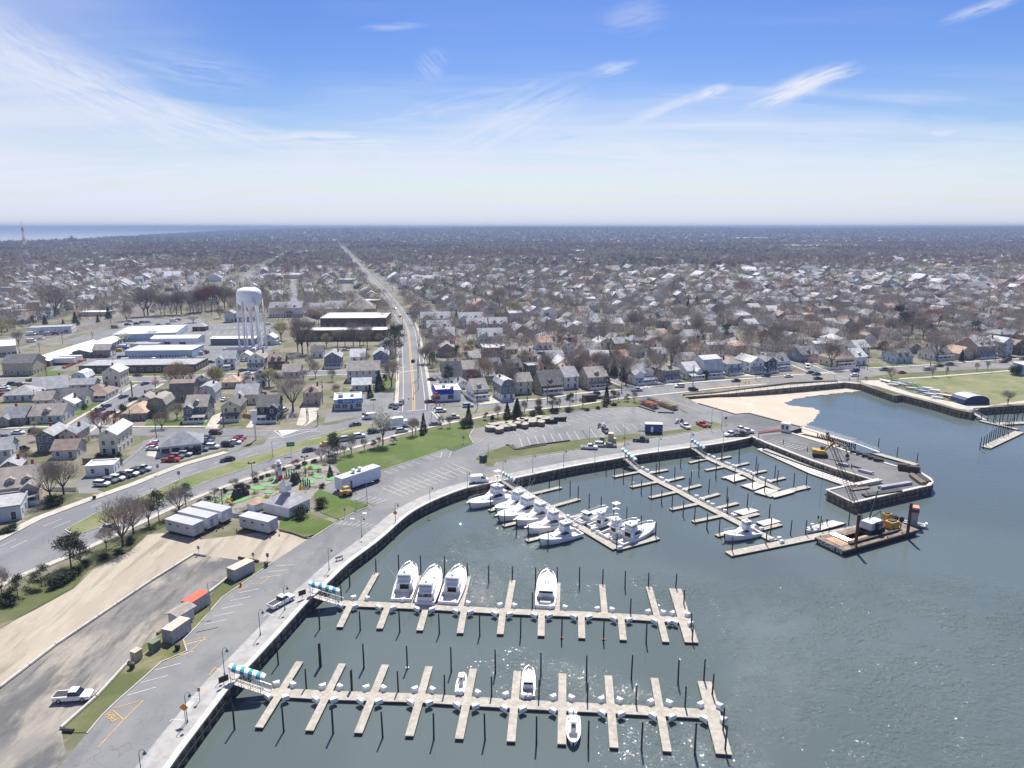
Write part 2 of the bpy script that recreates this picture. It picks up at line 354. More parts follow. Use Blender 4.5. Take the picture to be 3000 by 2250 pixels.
def water_mat():
 m=bpy.data.materials.new('harbour_water');m.use_nodes=True;t=NT(m.node_tree);b=t.n['Principled BSDF']
 tc=t.add('ShaderNodeTexCoord');o=tc.outputs['Object']
 big=t.add('ShaderNodeTexNoise',inp={'Vector':o,'Scale':0.018,'Detail':3.0,'Distortion':0.6})
 col=t.mix(t.ss(big.outputs[0],0.35,0.65),(0.090,0.114,0.110),(0.108,0.134,0.130))
 rsx=t.add('ShaderNodeSeparateXYZ',inp={0:o});col=t.mix(t.ss(rsx.outputs[1],900.0,2200.0),col,(0.50,0.54,0.51));t.l.new(col,b.inputs['Base Color'])  # far sea: pale sediment tint, lifted further to stand in for sun glitter
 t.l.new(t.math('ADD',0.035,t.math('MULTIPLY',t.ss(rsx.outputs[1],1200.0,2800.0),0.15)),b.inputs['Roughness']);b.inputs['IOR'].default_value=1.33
 patch=t.add('ShaderNodeTexNoise',inp={'Vector':o,'Scale':0.09,'Detail':4.0,'Distortion':1.2})
 rip=t.add('ShaderNodeTexNoise',inp={'Vector':o,'Scale':1.25,'Detail':2.5,'Roughness':0.55,'Distortion':0.5})
 swl=t.add('ShaderNodeTexNoise',inp={'Vector':o,'Scale':0.35,'Detail':2.0})
 sx=t.add('ShaderNodeSeparateXYZ',inp={0:o})
 opn=t.ss(t.math('ADD',sx.outputs[0],t.math('MULTIPLY',sx.outputs[1],-0.35)),5.0,60.0)
 gust=None
 for(qx,qy,ra,rb2)in((1430,1640,20,30),(1560,1740,20,12),(1640,2010,15,9),(1500,1940,10,6),(2480,1980,34,42),(2150,2190,24,14),(2750,1850,40,30),(2350,1800,30,20),(1950,1720,16,12),(1900,2060,14,8)):
  wx_,wy_=G(qx,qy,0)
  m_=t.add('ShaderNodeMapping',vector_type='TEXTURE',inp={0:o,'Location':(wx_,wy_,0),'Scale':(ra,rb2,1000)})
  ln=t.add('ShaderNodeVectorMath',operation='LENGTH',inp={0:m_.outputs[0]})
  q_=t.math('SUBTRACT',1.0,t.ss(ln.outputs['Value'],0.3,1.15));gust=q_ if gust is None else t.math('MAXIMUM',gust,q_)
 gust=t.math('MULTIPLY',gust,t.ss(patch.outputs[0],0.30,0.54))
 st=t.math('ADD',0.006,t.math('MULTIPLY',gust,t.math('ADD',0.40,t.math('MULTIPLY',t.math('MAXIMUM',t.math('SUBTRACT',sx.outputs[1],100.0),0.0),0.0015))));st=t.math('ADD',st,t.math('MULTIPLY',opn,0.05))
 st=t.math('MULTIPLY',st,t.math('SUBTRACT',1.0,t.ss(sx.outputs[1],500.0,1800.0)))
 h=t.math('ADD',t.math('MULTIPLY',rip.outputs[0],1.0),t.math('MULTIPLY',swl.outputs[0],1.2))
 bp=t.add('ShaderNodeBump',inp={'Strength':1.0,'Distance':st,'Height':h})
 t.l.new(bp.outputs[0],b.inputs['Normal'])
 return m
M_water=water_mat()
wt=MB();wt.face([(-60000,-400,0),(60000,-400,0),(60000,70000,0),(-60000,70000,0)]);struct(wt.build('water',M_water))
wl=[g('r3',*q,0.0)for q in[(1300,1214),(1150,1205),(980,1222),(850,1236),(720,1258),(655,1284),(700,1302),(830,1316),(876,1338),(855,1382),(800,1424)]]
WP=wl+[g('C',905,210,0.0),g('C',1200,330,0.0),(400,230),(400,420),g('r3',1500,1250,0.0)]
SB=[g('r3',*q,0.0)for q in[(620,1392),(690,1345),(810,1322),(878,1332),(858,1378),(810,1418),(770,1440),(690,1425)]]
SB2=[g('r3',*q,0.0)for q in[(530,1325),(640,1312),(760,1308),(730,1335),(640,1350),(570,1352)]]
WG=[g('C',*q,0.0)for q in[(800,215),(905,212),(1040,310),(960,320),(860,290)]]
xs=np.arange(55,260,1.5);ys=np.arange(225,352,1.5);X,Y=np.meshgrid(xs,ys)
d=dist_np(X,Y,wl);ins=inpoly_np(X,Y,WP)
Z=np.where(ins,-0.02*d,np.minimum(0.06*d,1.75))
for pol,hgt in((SB,0.32),(SB2,0.07),(WG,0.9)):
 dd=dist_np(X,Y,pol+pol[:1]);ii=inpoly_np(X,Y,pol)
 Z=np.where(ii,np.maximum(Z,np.minimum(0.02+dd*0.09,hgt)),Z)
Z=Z+0.03*np.sin(X*0.9+Y*0.5)*np.cos(Y*0.6)
nb=MB();nx=len(xs);nb.v=[tuple(q)for q in np.stack([X,Y,Z],-1).reshape(-1,3)]
BAREA=[G(*q)for q in[(1985,1140),(2300,1112),(2560,1105),(2750,1170),(2600,1215),(2420,1240),(2455,1322),(2290,1262),(2320,1245),(2150,1225),(2020,1190)]]
BIN=inpoly_np(X,Y,BAREA)
nb.f=[(j*nx+i,j*nx+i+1,(j+1)*nx+i+1,(j+1)*nx+i)for j in range(len(ys)-1)for i in range(nx-1)if BIN[j,i]];nb.m=[0]*len(nb.f)
struct(nb.build('beach',M_beach,smooth=True))
# ------------------------------------------------------------------ flat ground sheets
def flat(name,polys,k,m):
 b=MB()
 for i,P in enumerate(polys):b.face([(x,y,LZ+0.02*k+0.0023*i)for x,y in P])
 return struct(b.build(name,m))
def offs(path,d):
 """offset polyline to the right (+) by d metres"""
 out=[]
 for i,(x,y)in enumerate(path):
  x0,y0=path[max(i-1,0)];x1,y1=path[min(i+1,len(path)-1)]
  L=math.hypot(x1-x0,y1-y0)or 1
  out.append((x+(y1-y0)/L*d,y-(x1-x0)/L*d))
 return out
def dense(path,step):
 out=[path[0]]
 for(x0,y0),(x1,y1)in zip(path[:-1],path[1:]):
  n=max(1,int(math.hypot(x1-x0,y1-y0)/step))
  out+=[(x0+(x1-x0)*k/n,y0+(y1-y0)*k/n)for k in range(1,n+1)]
 return out
def smooth_path(P,it=2):
 for _ in range(it):
  Q=[P[0]]
  for a,b in zip(P[:-1],P[1:]):
   Q+=[(a[0]*.75+b[0]*.25,a[1]*.75+b[1]*.25),(a[0]*.25+b[0]*.75,a[1]*.25+b[1]*.75)]
  P=Q+[P[-1]]
 return P
def strip(mb,path,d0,d1,z,m=0,h=0.0):
 A=offs(path,d0);B=offs(path,d1)
 for i in range(len(path)-1):
  q=[A[i],B[i],B[i+1],A[i+1]]
  if h:mb.prism(q,z,z+h,m)
  else:mb.face([(x,y,z)for x,y in q],m)
HWU=[(-60,1620),(19,1578),(127,1521),(269,1468),(316,1452),(400,1422),(475,1392),(546,1364),(672,1328),(773,1301),(785,1283),(800,1266),(859,1256),(985,1243),(1035,1229),
 (1102,1211),(1130,1190),(1150,1172),(1275,1172),(1245,1190),(1295,1198),(1406,1187),(1500,1178),(1600,1170),(1700,1155),(1890,1137),(1971,1128),(2080,1119),(2229,1109),(2335,1100),(2410,1095),
 (2538,1081),(2725,1071),(2894,1058),(3100,1046),(3500,1030)]
HWL=[(3500,1052),(3100,1066),(2962,1078),(2759,1092),(2623,1104),(2521,1110),(2453,1115),(2250,1127),(2100,1140),(1998,1152),(1890,1163),(1816,1170),(1690,1191),(1500,1209),(1460,1215),
 (1381,1231),(1311,1244),(1216,1264),(1169,1277),(1065,1308),(954,1340),(843,1370),(764,1396),(669,1427),(571,1465),(472,1510),(347,1572),(200,1638),(50,1700),(-60,1755)]
HW=[G(*q)for q in HWU+HWL]
hwl=[G(*q)for q in HWL];hwu=[G(*q)for q in HWU]
flat('highway',[HW],2,M_road)
MED=[(1178,1231),(1096,1241),(995,1260),(900,1287),(780,1327),(700,1347),(653,1365),(538,1401),(411,1458),(285,1503),(190,1553),(221,1569),(285,1548),(411,1493),(557,1434),
 (621,1406),(716,1375),(796,1346),(900,1314),(995,1284),(1096,1256),(1178,1236)]
MED2=[(1277,1214),(1375,1203),(1480,1190),(1490,1193),(1380,1213),(1285,1222)]
flat('median',[[G(*q)for q in MED],[G(*q)for q in MED2]],4,M_dry)
MAIN=smooth_path([G(*q)for q in[(1213,1215),(1213,1170),(1209,1100),(1204,1050),(1200,1000),(1195,960),(1170,918),(1145,880),(1108,838),(1062,790),(1020,745),(1000,724),(990,712)]],1)
LROAD=[G(*q)for q in[(793,1268),(600,1266),(380,1266),(200,1264),(60,1268),(-80,1275)]]
LSTR=[G(*q)for q in[(200,1275),(270,1228),(360,1172),(440,1125)]]
MUNI=[G(*q)for q in[(1205,1080),(1150,1088),(760,1098),(440,1112),(200,1112),(0,1116),(-150,1120)]]
RAILP=[G(*q)for q in[(-60,1040),(0,1018),(150,980),(290,955),(390,925),(460,895),(560,850),(700,818)]]
FAR2=[G(*q)for q in[(700,820),(790,775),(850,740)]]
STR=[[g('e3',*q)for q in[(870,540),(760,470),(690,440)]],[g('e3',*q)for q in[(1240,555),(1450,640),(1650,720),(1900,745),(2212,830)]],
 [G(*q)for q in[(1875,1140),(1800,1108),(1700,1060),(1600,1005)]],[G(*q)for q in[(2420,1098),(2330,1062),(2200,1010),(2090,985)]],
 [G(*q)for q in[(1230,1100),(1300,1096),(1450,1085)]]]
rb=MB();zr=LZ+0.06
strip(rb,MAIN,-6.5,6.5,zr);strip(rb,LROAD,-5,5,zr+.003);strip(rb,LSTR,-5,5,zr+.006);strip(rb,MUNI,-5,5,zr+.009);strip(rb,FAR2,-6,6,zr)
for i,q in enumerate(STR):strip(rb,q,-4,4,zr+.012+.003*i)
struct(rb.build('road',M_road))
b=MB();strip(b,RAILP,-9,9,LZ+.03);struct(b.build('railway_bed',M_rail))
b=MB();strip(b,RAILP,-22,-12,LZ+.03);strip(b,RAILP,12,17,LZ+.033);struct(b.build('service_road',M_asphalt))
sb=MB()
for path,a,c in((hwl[7:],0.3,2.1),(hwu[:9],-3.2,-0.3),(hwu[21:],-2.4,-0.3)):
 strip(sb,path,a,c,LZ+0.02,h=0.14)
for path,w in((MAIN[2:12],6.8),(LSTR,5.3),(MUNI,5.3)):
 strip(sb,path,-w-1.6,-w,LZ+0.02,h=0.13);strip(sb,path,w,w+1.6,LZ+0.02,h=0.13)
strip(sb,LROAD[1:],6.5,8.2,LZ+0.02,h=0.12)
for q in STR[1:4]:strip(sb,q,-6.4,-5,LZ+0.02,h=0.12);strip(sb,q,5,6.4,LZ+0.02,h=0.12)
struct(sb.build('pavement',M_walk))
flat('car_lot',[gl('c4',[(1330,760),(1440,735),(1560,740),(2250,720),(2300,760),(2200,850),(1690,995),(1440,1090),(960,1250),(730,1250),(700,1120),(830,1080),(1140,1000)]),
 gl('c2',[(150,600),(200,470),(540,380),(640,320),(800,320),(790,400),(740,460),(560,520)]),
 gl('c2',[(1060,180),(1180,170),(1500,360),(1560,430),(1300,440),(1110,450),(1060,400)])],1,M_asphalt)
flat('works_yard',[gl('e1',[(560,1120),(650,1060),(900,980),(1350,860),(2212,720),(2212,1110),(2110,1140),(860,1060),(700,1130)]),
 gl('e2',[(0,640),(250,625),(930,610),(950,860),(880,920),(200,1120),(60,1120),(0,1000)]),
 gl('e1',[(700,800),(1200,680),(1560,640),(2212,640),(2212,720),(1700,830),(900,900)]),
 gl('e1',[(1250,600),(1450,560),(2212,560),(2212,640),(1300,660)])],1,M_asphalt)
flat('driveway',[gl('c1',P)for P in([(630,340),(700,220),(790,180),(810,240),(740,340)],[(1010,325),(1110,190),(1140,210),(1070,325)],
 [(1480,300),(1530,130),(1690,125),(1660,250),(1560,310)],[(90,580),(110,540),(290,560),(300,630)])]+
 [gl('e3',P)for P in([(960,1200),(1090,1130),(1300,1190),(1210,1215),(1010,1225)],[(1530,1040),(1600,1100),(1680,1160),(1540,1110)])]+
 [gl('e4',P)for P in([(640,1000),(700,980),(1000,1000),(980,1020)],[(1250,950),(1350,940),(1420,970),(1280,985)],[(1640,930),(1850,900),(1900,930)])],1,M_walk)
ML=[K('A',*q)for q in[(150,1800),(330,1640),(470,1475),(550,1380),(610,1320),(780,1170),(870,1090),(1010,1030),(990,970),(1060,900),(1200,740),(1330,650),(1480,545),(1660,425)]]
ML+=[K('c1',1840,1212),K('c1',2000,1120),K('c2',400,1432),K('c2',560,1400),K('c2',640,1370),K('c2',560,1340),K('c2',180,1285),K('c2',150,1190),K('c2',260,1140),K('c2',680,1045),K('c2',900,960),
 K('c2',1290,840),K('c2',1350,860),K('c2',1540,790),K('c2',1500,720),K('c2',1520,655),K('c2',2000,565),K('c3',0,425),K('c3',500,335),K('c3',900,295),K('c3',1180,290),(1895,1160),(1960,1153),K('r3',-10,1250)]
MP=[G(*q)for q in ML]+[wBe[3],wBe[2],wBe[1],wBe[0]]+[wJ[-1]]+wJ[::-1][1:]+wB[::-1]
flat('marina_parking',[MP],3,M_asphalt)
flat('jetty_paving',[[wJ[0],wJ[1],wJ[2],wJ[3],wJ[4]]+wJ[5:]],4,M_dark_asphalt)
flat('ramp_paving',[[G(*K('r3',260,1375)),G(*K('r3',430,1352)),wBe[0],wJ[-1],g('r3',500,1480),g('r3',250,1430)]],4,M_dark_asphalt)
flat('sand_lot',[gl('A',[(-150,980),(0,900),(200,800),(400,690),(500,590),(700,490),(800,400),(880,390),(1100,425),(1300,400),(1500,375),(1660,425),(1480,545),(1350,545),(1050,505),(820,650),(300,1000),(-150,1330)])],1,M_sandlot)
flat('gravel_lot',[gl('A',[(-150,1330),(300,1000),(820,650),(1050,505),(1350,545),(1230,640),(1180,690),(900,905),(700,1080),(330,1450),(360,1600),(150,1800),(-200,1900)])],2,M_gravel)
flat('golf_paving',[gl('c1',[(660,1080),(640,1000),(760,900),(900,820),(1150,720),(1300,690),(1560,610),(1760,600),(1900,720),(1900,800),(1700,880),(1640,960),(1350,1130),(1200,1110),(960,1170),(880,1120)])],5,multi('golf_gravel',(0.25,0.24,0.215),[((0.10,0.08,0.06),0.22,0.5,0.6,0.85,None),((0.36,0.34,0.30),0.3,0.55,0.66,0.7,None),((0.13,0.12,0.11),1.4,0.5,0.7,0.5,None)]))
flat('lawn',[gl('c2',[(340,1110),(270,1010),(290,940),(380,890),(560,845),(800,790),(860,735),(960,715),(1100,680),(1300,635),(1500,580),(1520,655),(1500,720),(1540,790),(1350,858),(1290,838),(680,1043),(400,1110)]),
 gl('c1',[(1330,1190),(1480,1130),(1620,1130),(1840,1210),(1620,1350),(1570,1350),(1320,1275)]),
 gl('c1',[(1640,940),(1700,900),(1860,960),(2130,1040),(2150,1060),(2020,1110),(1880,1180),(1700,1110)])],6,M_lawn)
flat('verge',[gl('c2',[(1500,580),(1900,528),(2212,470),(2212,520),(2000,565),(1520,655)]),gl('c3',[(0,362),(300,325),(600,285),(850,240),(1180,225),(1200,285),(900,300),(500,335),(0,430)]),
 gl('c3',[(1540,310),(1560,310),(1640,350),(1600,350)]),
 gl('A',[(-100,1000),(-100,800),(0,740),(200,640),(520,500),(870,320),(1050,240),(1150,210),(1160,250),(900,350),(790,400),(690,490),(480,590),(390,690),(190,800),(0,905)]),
 gl('c4',[(1650,960),(2100,835),(2120,850),(1700,985),(1650,985)]),gl('c4',[(900,1215),(1440,1050),(1470,1060),(980,1240)])],5,M_grass)
flat('grass_island',[gl('c2',[(1550,940),(1600,895),(1840,810),(1880,810),(1925,850),(2212,805)])+gl('c3',[(160,660),(500,610),(860,570),(1150,538),(1240,560),(1400,520),(1560,500),(1850,425),(1900,440),(1985,470),(1700,520),
 (1300,580),(1100,602),(600,692),(0,770)])+gl('c2',[(1760,965),(1730,1000),(1650,1000)]),
 gl('A',[(350,1430),(440,1330),(640,1140),(700,1080),(780,990),(900,930),(1030,830),(1180,680),(1230,640),(1350,560),(1480,545),(1330,650),(1200,740),(1060,900),(990,970),(1010,1030),(870,1090),(780,1170),(610,1320),(550,1380),(470,1470),(350,1470)])],5,M_grass)
flat('park_field',[gl('d7',[(450,400),(800,360),(1600,310),(2080,290),(2400,290),(2400,690),(1800,690),(1700,680),(1520,660),(1200,500),(900,410),(700,430),(640,410)])],1,M_dry)
flat('park_grass',[gl('d7',[(450,395),(800,350),(1600,305),(2080,290),(2080,320),(1900,345),(1300,390),(860,410),(640,415)]),gl('d7',[(560,480),(650,500),(860,565),(820,570),(640,530)])],3,M_grass)
flat('park_path',[gl('d7',[(440,425),(640,420),(700,440),(760,480),(1000,560),(1400,650),(1700,690),(1800,700),(2212,640),(2400,620),(2400,660),(1900,690),(1700,740),(1600,740),(1500,730),(1200,640),(860,560),(640,490),(500,462)]),
 gl('d7',[(860,400),(1300,372),(2060,312),(2060,322),(1300,385),(860,412)])],4,M_walk)
flat('front_lawn',[gl('c1',P)for P in([(60,320),(120,250),(330,270),(530,290),(520,320)],[(560,320),(560,290),(680,240),(650,310)],[(840,305),(860,280),(980,290),(985,305)],[(1110,300),(1130,250),(1330,260),(1330,295)],[(300,280),(420,210),(430,290)])]+
 [gl('c4',P)for P in([(640,520),(850,410),(1000,405),(830,525)],[(220,670),(500,600),(650,600),(560,670)],[(640,165),(700,125),(1540,130),(1540,150)],[(1140,240),(1190,215),(1330,215),(1200,265)],[(330,165),(400,120),(600,125),(530,160)])]+
 [gl('c2',P)for P in([(700,110),(780,30),(850,30),(840,125)],[(700,240),(720,185),(830,185),(800,245)],[(320,330),(330,270),(560,330)],[(700,310),(720,250),(810,250),(800,285)],[(1680,270),(1700,255),(1780,255),(1790,290)])]+
 [gl('e4',P)for P in([(1060,1000),(1160,970),(1210,1000),(1110,1008)],[(1280,980),(1400,960),(1410,985)],[(1900,910),(2000,900),(2100,920),(1990,932)],[(1600,965),(1560,940),(1640,960)])]+
 [gl('e5',P)for P in([(860,800),(960,790),(990,810),(900,822)],[(1020,780),(1240,790),(1400,795),(1100,810)],[(470,790),(560,780),(600,820),(500,830)])],4,M_lawn)
b=MB();strip(b,dense(smooth_path(wB,2),2),-4.6,-0.7,LZ+0.085);struct(b.build('promenade',M_prom))
b=MB();strip(b,wP,-5.0,-0.6,LZ+0.05);struct(b.build('beach_promenade',M_walk))
kb=MB()
for c,P in(('A',[(470,1475),(550,1380),(610,1320),(780,1170),(870,1090),(1010,1030),(990,970),(1060,900),(1200,740),(1330,650),(1480,545)]),('c1',[(1570,1352),(1620,1352),(1840,1212)]),
 ('c1',[(1880,1182),(2020,1112),(2150,1062)]),('c2',[(680,1045),(1290,840)]),('c2',[(1550,940),(1650,1002),(1730,1002),(1765,965)]),('c3',[(0,770),(600,692),(1100,602),(1700,520),(1985,470)]),
 ('c2',[(1550,640),(1500,720),(1540,790)])):
 strip(kb,gl(c,P),-0.12,0.12,LZ+0.05,h=0.15)
for i in range(len(MED)):
 strip(kb,[G(*MED[i]),G(*MED[(i+1)%len(MED)])],-0.12,0.12,LZ+0.05,h=0.14)
struct(kb.build('kerb',M_walk))
mk=MB();my=MB()
def line(b,p,q,w=0.13,z=0.1,c=None):
 strip(b,[p,q],-w/2,w/2,LZ+z)
def lerp(a,b,t):return(a[0]+(b[0]-a[0])*t,a[1]+(b[1]-a[1])*t)
def ticks(c,a0,a1,b0,b1,n,bb=mk):
 for i in range(n):
  t=i/(n-1);line(bb,g(c,*lerp(a0,b0,t)),g(c,*lerp(a1,b1,t)))
ticks('c2',(695,1200),(885,1280),(1340,975),(1525,1050),13);line(mk,g('c2',800,1240),g('c2',1435,1010))
ticks('c2',(710,1045),(780,1070),(1040,930),(1110,955),6);ticks('c2',(1040,930),(1110,955),(1140,893),(1235,918),3);line(mk,g('c2',1248,865),g('c2',1234,918));line(mk,g('c2',1335,860),g('c2',1312,918))
ticks('c3',(70,580),(100,670),(645,505),(705,590),9);ticks('c3',(645,505),(705,590),(1180,440),(1235,478),8)
ticks('c3',(0,510),(70,560),(620,400),(700,430),9);ticks('c3',(450,390),(560,430),(1050,305),(1180,335),10)
ticks('c3',(0,800),(60,812),(560,690),(620,702),12);ticks('c3',(1250,590),(1320,610),(1800,505),(1900,525),9)
ticks('A',(685,1270),(842,1225),(1060,928),(1178,902),6);ticks('A',(1060,928),(1178,902),(1290,715),(1400,693),6);ticks('A',(1405,635),(1520,617),(1490,570),(1585,562),3)
ticks('e8',(0,0),(0,0.1),(1,0),(1,.1),2)if False else None
for P in([(870,1088),(1008,1048),(1112,955),(995,982)],[(610,1340),(745,1302)],[(775,1295),(670,1400),(530,1550)],[(610,1350),(668,1400)],[(1355,668),(1410,668),(1455,630)],[(1290,705),(1340,675)],
 [(1130,1158),(1160,1120),(1200,1140)],[(1060,1240),(1070,1225),(1118,1242)]):
 for a_,b_ in zip(P[:-1],P[1:]):line(my,g('A',*a_),g('A',*b_),0.14)
for P in([(1420,845),(1440,828),(1480,838)],[(915,1410),(930,1398),(990,1403)],[(1020,1278),(1080,1280)]):
 for a_,b_ in zip(P[:-1],P[1:]):line(mk,g('A',*a_),g('A',*b_),0.14)
for c,P in(('A',[(995,1325),(1020,1300),(1048,1310),(1020,1335)]),('c2',[(398,1480),(435,1480),(440,1492),(400,1492)]),('c2',[(512,1430),(550,1430),(550,1443),(512,1443)])):
 mk.face([(x,y,LZ+.1)for x,y in gl(c,P)])
ticks('c2',(250,1535),(420,1540),(470,1515),(690,1560),2);ticks('c2',(290,1530),(330,1510),(620,1585),(700,1553),9)
ticks('c2',(1520,720),(1600,680),(1560,790),(1690,710),4,my);ticks('c3',(930,650),(960,625),(1020,655),(1040,628),8,my);ticks('c2',(1680,1110),(1720,1085),(1770,1122),(1800,1085),7,my)
ticks('c2',(450,1310),(540,1270),(640,1345),(735,1310),5)
ticks('C',(690,290),(740,275),(880,340),(930,325),9);ticks('C',(1100,335),(1160,320),(1010,300),(1060,285),4)
up_c=[(0,1600),(127,1541),(269,1484),(400,1438),(546,1381),(700,1334),(800,1300),(985,1262),(1080,1238)]
for sgn in(0,):
 P=dense([G(x,y+2)for x,y in up_c],9.0)
 for i in range(0,len(P)-1):line(mk,P[i],lerp(P[i],P[i+1],0.36),0.16);q0,q1=offs([P[i],P[i+1]],3.3);line(mk,q0,lerp(q0,q1,0.36),0.16)
lo_c=[(60,1690),(225,1612),(420,1520),(571,1452),(669,1412),(764,1380),(843,1355),(954,1325),(1065,1294),(1160,1263)]
P=dense([G(*q)for q in lo_c],9.0)
for i in range(len(P)-1):line(mk,P[i],lerp(P[i],P[i+1],0.36),0.16)
for x0,y0,x1,y1 in((1300,1232,1560,1190),(1560,1190,1760,1170),(1310,1236,1500,1203)):line(my,G(x0,y0),G(x1,y1),0.35)
yl=[(1980,1141),(2100,1133),(2230,1121),(2420,1104),(2600,1090),(2800,1077),(3100,1056)]
for a_,b_ in zip(yl[:-1],yl[1:]):
 line(my,G(*a_),G(*b_),0.3);line(my,G(a_[0],a_[1]-3),G(b_[0],b_[1]-3),0.3)
for i in range(10):line(my,G(2100+i*16,1133-i*1.4),G(2112+i*16,1128-i*1.4),0.3)
for i in range(11):line(my,G(320+i*14,1530-i*6),G(326+i*14,1520-i*6),0.3)
line(my,G(290,1556),G(470,1470),0.3);line(my,G(300,1545),G(470,1462),0.3);line(mk,G(2450,1102),G(2510,1112),0.35);line(mk,G(2400,1104),G(2480,1116),0.35);line(mk,G(2330,1102),G(2440,1094),0.35)
my_m=offs(MAIN,0)
for i in range(1,len(MAIN)-6):
 line(my,offs(MAIN,0.3)[i],offs(MAIN,0.3)[i+1],0.28);line(my,offs(MAIN,-0.5)[i],offs(MAIN,-0.5)[i+1],0.28)
 line(mk,offs(MAIN,4.8)[i],offs(MAIN,4.8)[i+1],0.2);line(mk,offs(MAIN,-4.8)[i],offs(MAIN,-4.8)[i+1],0.2)
for a_,b_ in(((1150,1204),(1180,1207)),((1190,1205),(1250,1200)),((1150,1228),(1140,1236)),((1213,1252),(1250,1240)),((1262,1204),(1300,1242)),((1270,1202),(1308,1240)),((1175,1232),(1220,1262)),((1182,1230),(1230,1260))):
 line(mk,G(*a_),G(*b_),0.4)
mk.face([(x,y,LZ+.1)for x,y in gl('c1',[(1310,350),(1510,350),(1350,405)])])
for a_,b_ in(((1270,352),(1675,342)),((1270,352),(1360,420)),((1360,420),(1675,342)),((1215,430),(1350,408)),((1440,358),(1700,362))):line(mk,g('c1',*a_),g('c1',*b_),0.3)
line(my,g('c1',970,360),g('c1',1260,355),0.3);line(my,g('c3',1390,205),g('c3',1790,345),0.25);line(my,g('c3',1600,230),g('c3',1640,250),.3)
for i in range(8):line(mk,g('e2',260+i*80,700),g('e2',230+i*80,740),0.2);line(mk,g('e2',300+i*70,650),g('e2',290+i*70,672),0.2)
struct(mk.build('white_road_markings',M_white_line));struct(my.build('yellow_road_markings',M_yellow_line))
def text_mesh(name,s,size,m,parent=None,ext=0.01,loc=(0,0,0),rot=(0,0,0)):
 cu=bpy.data.curves.new(name,'FONT');cu.body=s;cu.size=size;cu.extrude=ext;cu.align_x='CENTER';cu.align_y='CENTER'
 o=bpy.data.objects.new(name,cu);COL.objects.link(o);bpy.context.view_layer.update()
 me=bpy.data.meshes.new_from_object(o.evaluated_get(bpy.context.evaluated_depsgraph_get()))
 bpy.data.objects.remove(o);me.materials.clear();me.materials.append(m)
 t=link(name,me,parent);t.location=loc;t.rotation_euler=rot;return t
x,y=g('A',605,1385);struct(text_mesh('painted_lane_wording','FISH',1.5,M_yellow_line,None,0.005,(x,y,LZ+0.11),(0,0,R(145))))
# ------------------------------------------------------------------ bulkheads
def bulkhead(name,label,path,z0,ztop,corr=True,cap_w=0.9,mcap=M_cap,near=False):
 x0,y0=path[0]
 t=empty(name,x0,y0,0);tag(t,label,'bulkhead',near=False)
 loc=[(x-x0,y-y0)for x,y in path]
 D=dense(loc,0.5 if corr else 4)
 w=MB();A=offs(D,0.42);B=offs(D,-0.1)
 pts=[(A[i]if i%4 in(0,1)else B[i])for i in range(len(D))]if corr else B
 for i in range(len(D)-1):
  p,q=pts[i],pts[i+1]
  w.face([(p[0],p[1],z0),(q[0],q[1],z0),(q[0],q[1],ztop-0.02),(p[0],p[1],ztop-0.02)])
 w.build('sheet_piling',M_sheet,t)
 c=MB();strip(c,loc,-cap_w+0.35,0.5,ztop-0.05,h=0.32);c.build('cap',mcap,t)
 if corr:
  c=MB();strip(c,loc,0.43,0.58,1.15,h=0.25);c.build('waler',M_timber_dark,t)
 return t
sB=smooth_path(wB,2)
bulkhead('marina_bulkhead','long curved sheet pile bulkhead edging the marina parking beside the docks',sB,-1.5,LZ+0.05)
bulkhead('jetty_bulkhead','dark walled bulkhead running around the paved work jetty',wJ,-1.5,LZ+0.05)
bulkhead('beach_bulkhead','low dark wall between the asphalt ramp and the beach sand',wBe,0,LZ+0.03,False,0.6,M_timber_dark)
bulkhead('promenade_bulkhead','timber retaining wall along the top of the sandy beach',wP,-0.5,LZ+0.03,False,0.7,M_wood)
bulkhead('park_bulkhead','dark timber bulkhead below the boat park and grass field',wR,-1.5,LZ+0.03,True,0.7,M_timber_dark)
t=empty('promenade_railing',*wP[0],LZ+0.28);tag(t,'long pale post and rail fence along the beach promenade','railing',near=False)
P=dense([(x-wP[0][0],y-wP[0][1])for x,y in wP],4.0);P=offs(P,-0.3)
bm=MB();rm=MB()
for x,y in P:bm=MB();bm.tube((x,y,0),(x,y,1.2),.09,n=4);bm.build('post',M_pole_steel,t)
for a_,c_ in zip(P[:-1],P[1:]):
 for z in(0.6,1.15):rm.tube((*a_,z),(*c_,z),.05,n=4)
rm.build('rail',M_pole_steel,t)
LOWWALL=[g('r3',*q)for q in[(0,1238),(200,1222),(700,1158),(1000,1145)]]
t=MB();strip(t,LOWWALL,-0.3,0.3,LZ,h=0.7);tag(t.build('low_wall',M_wood),'low brown wall between the highway and the beach promenade','wall',near=False)
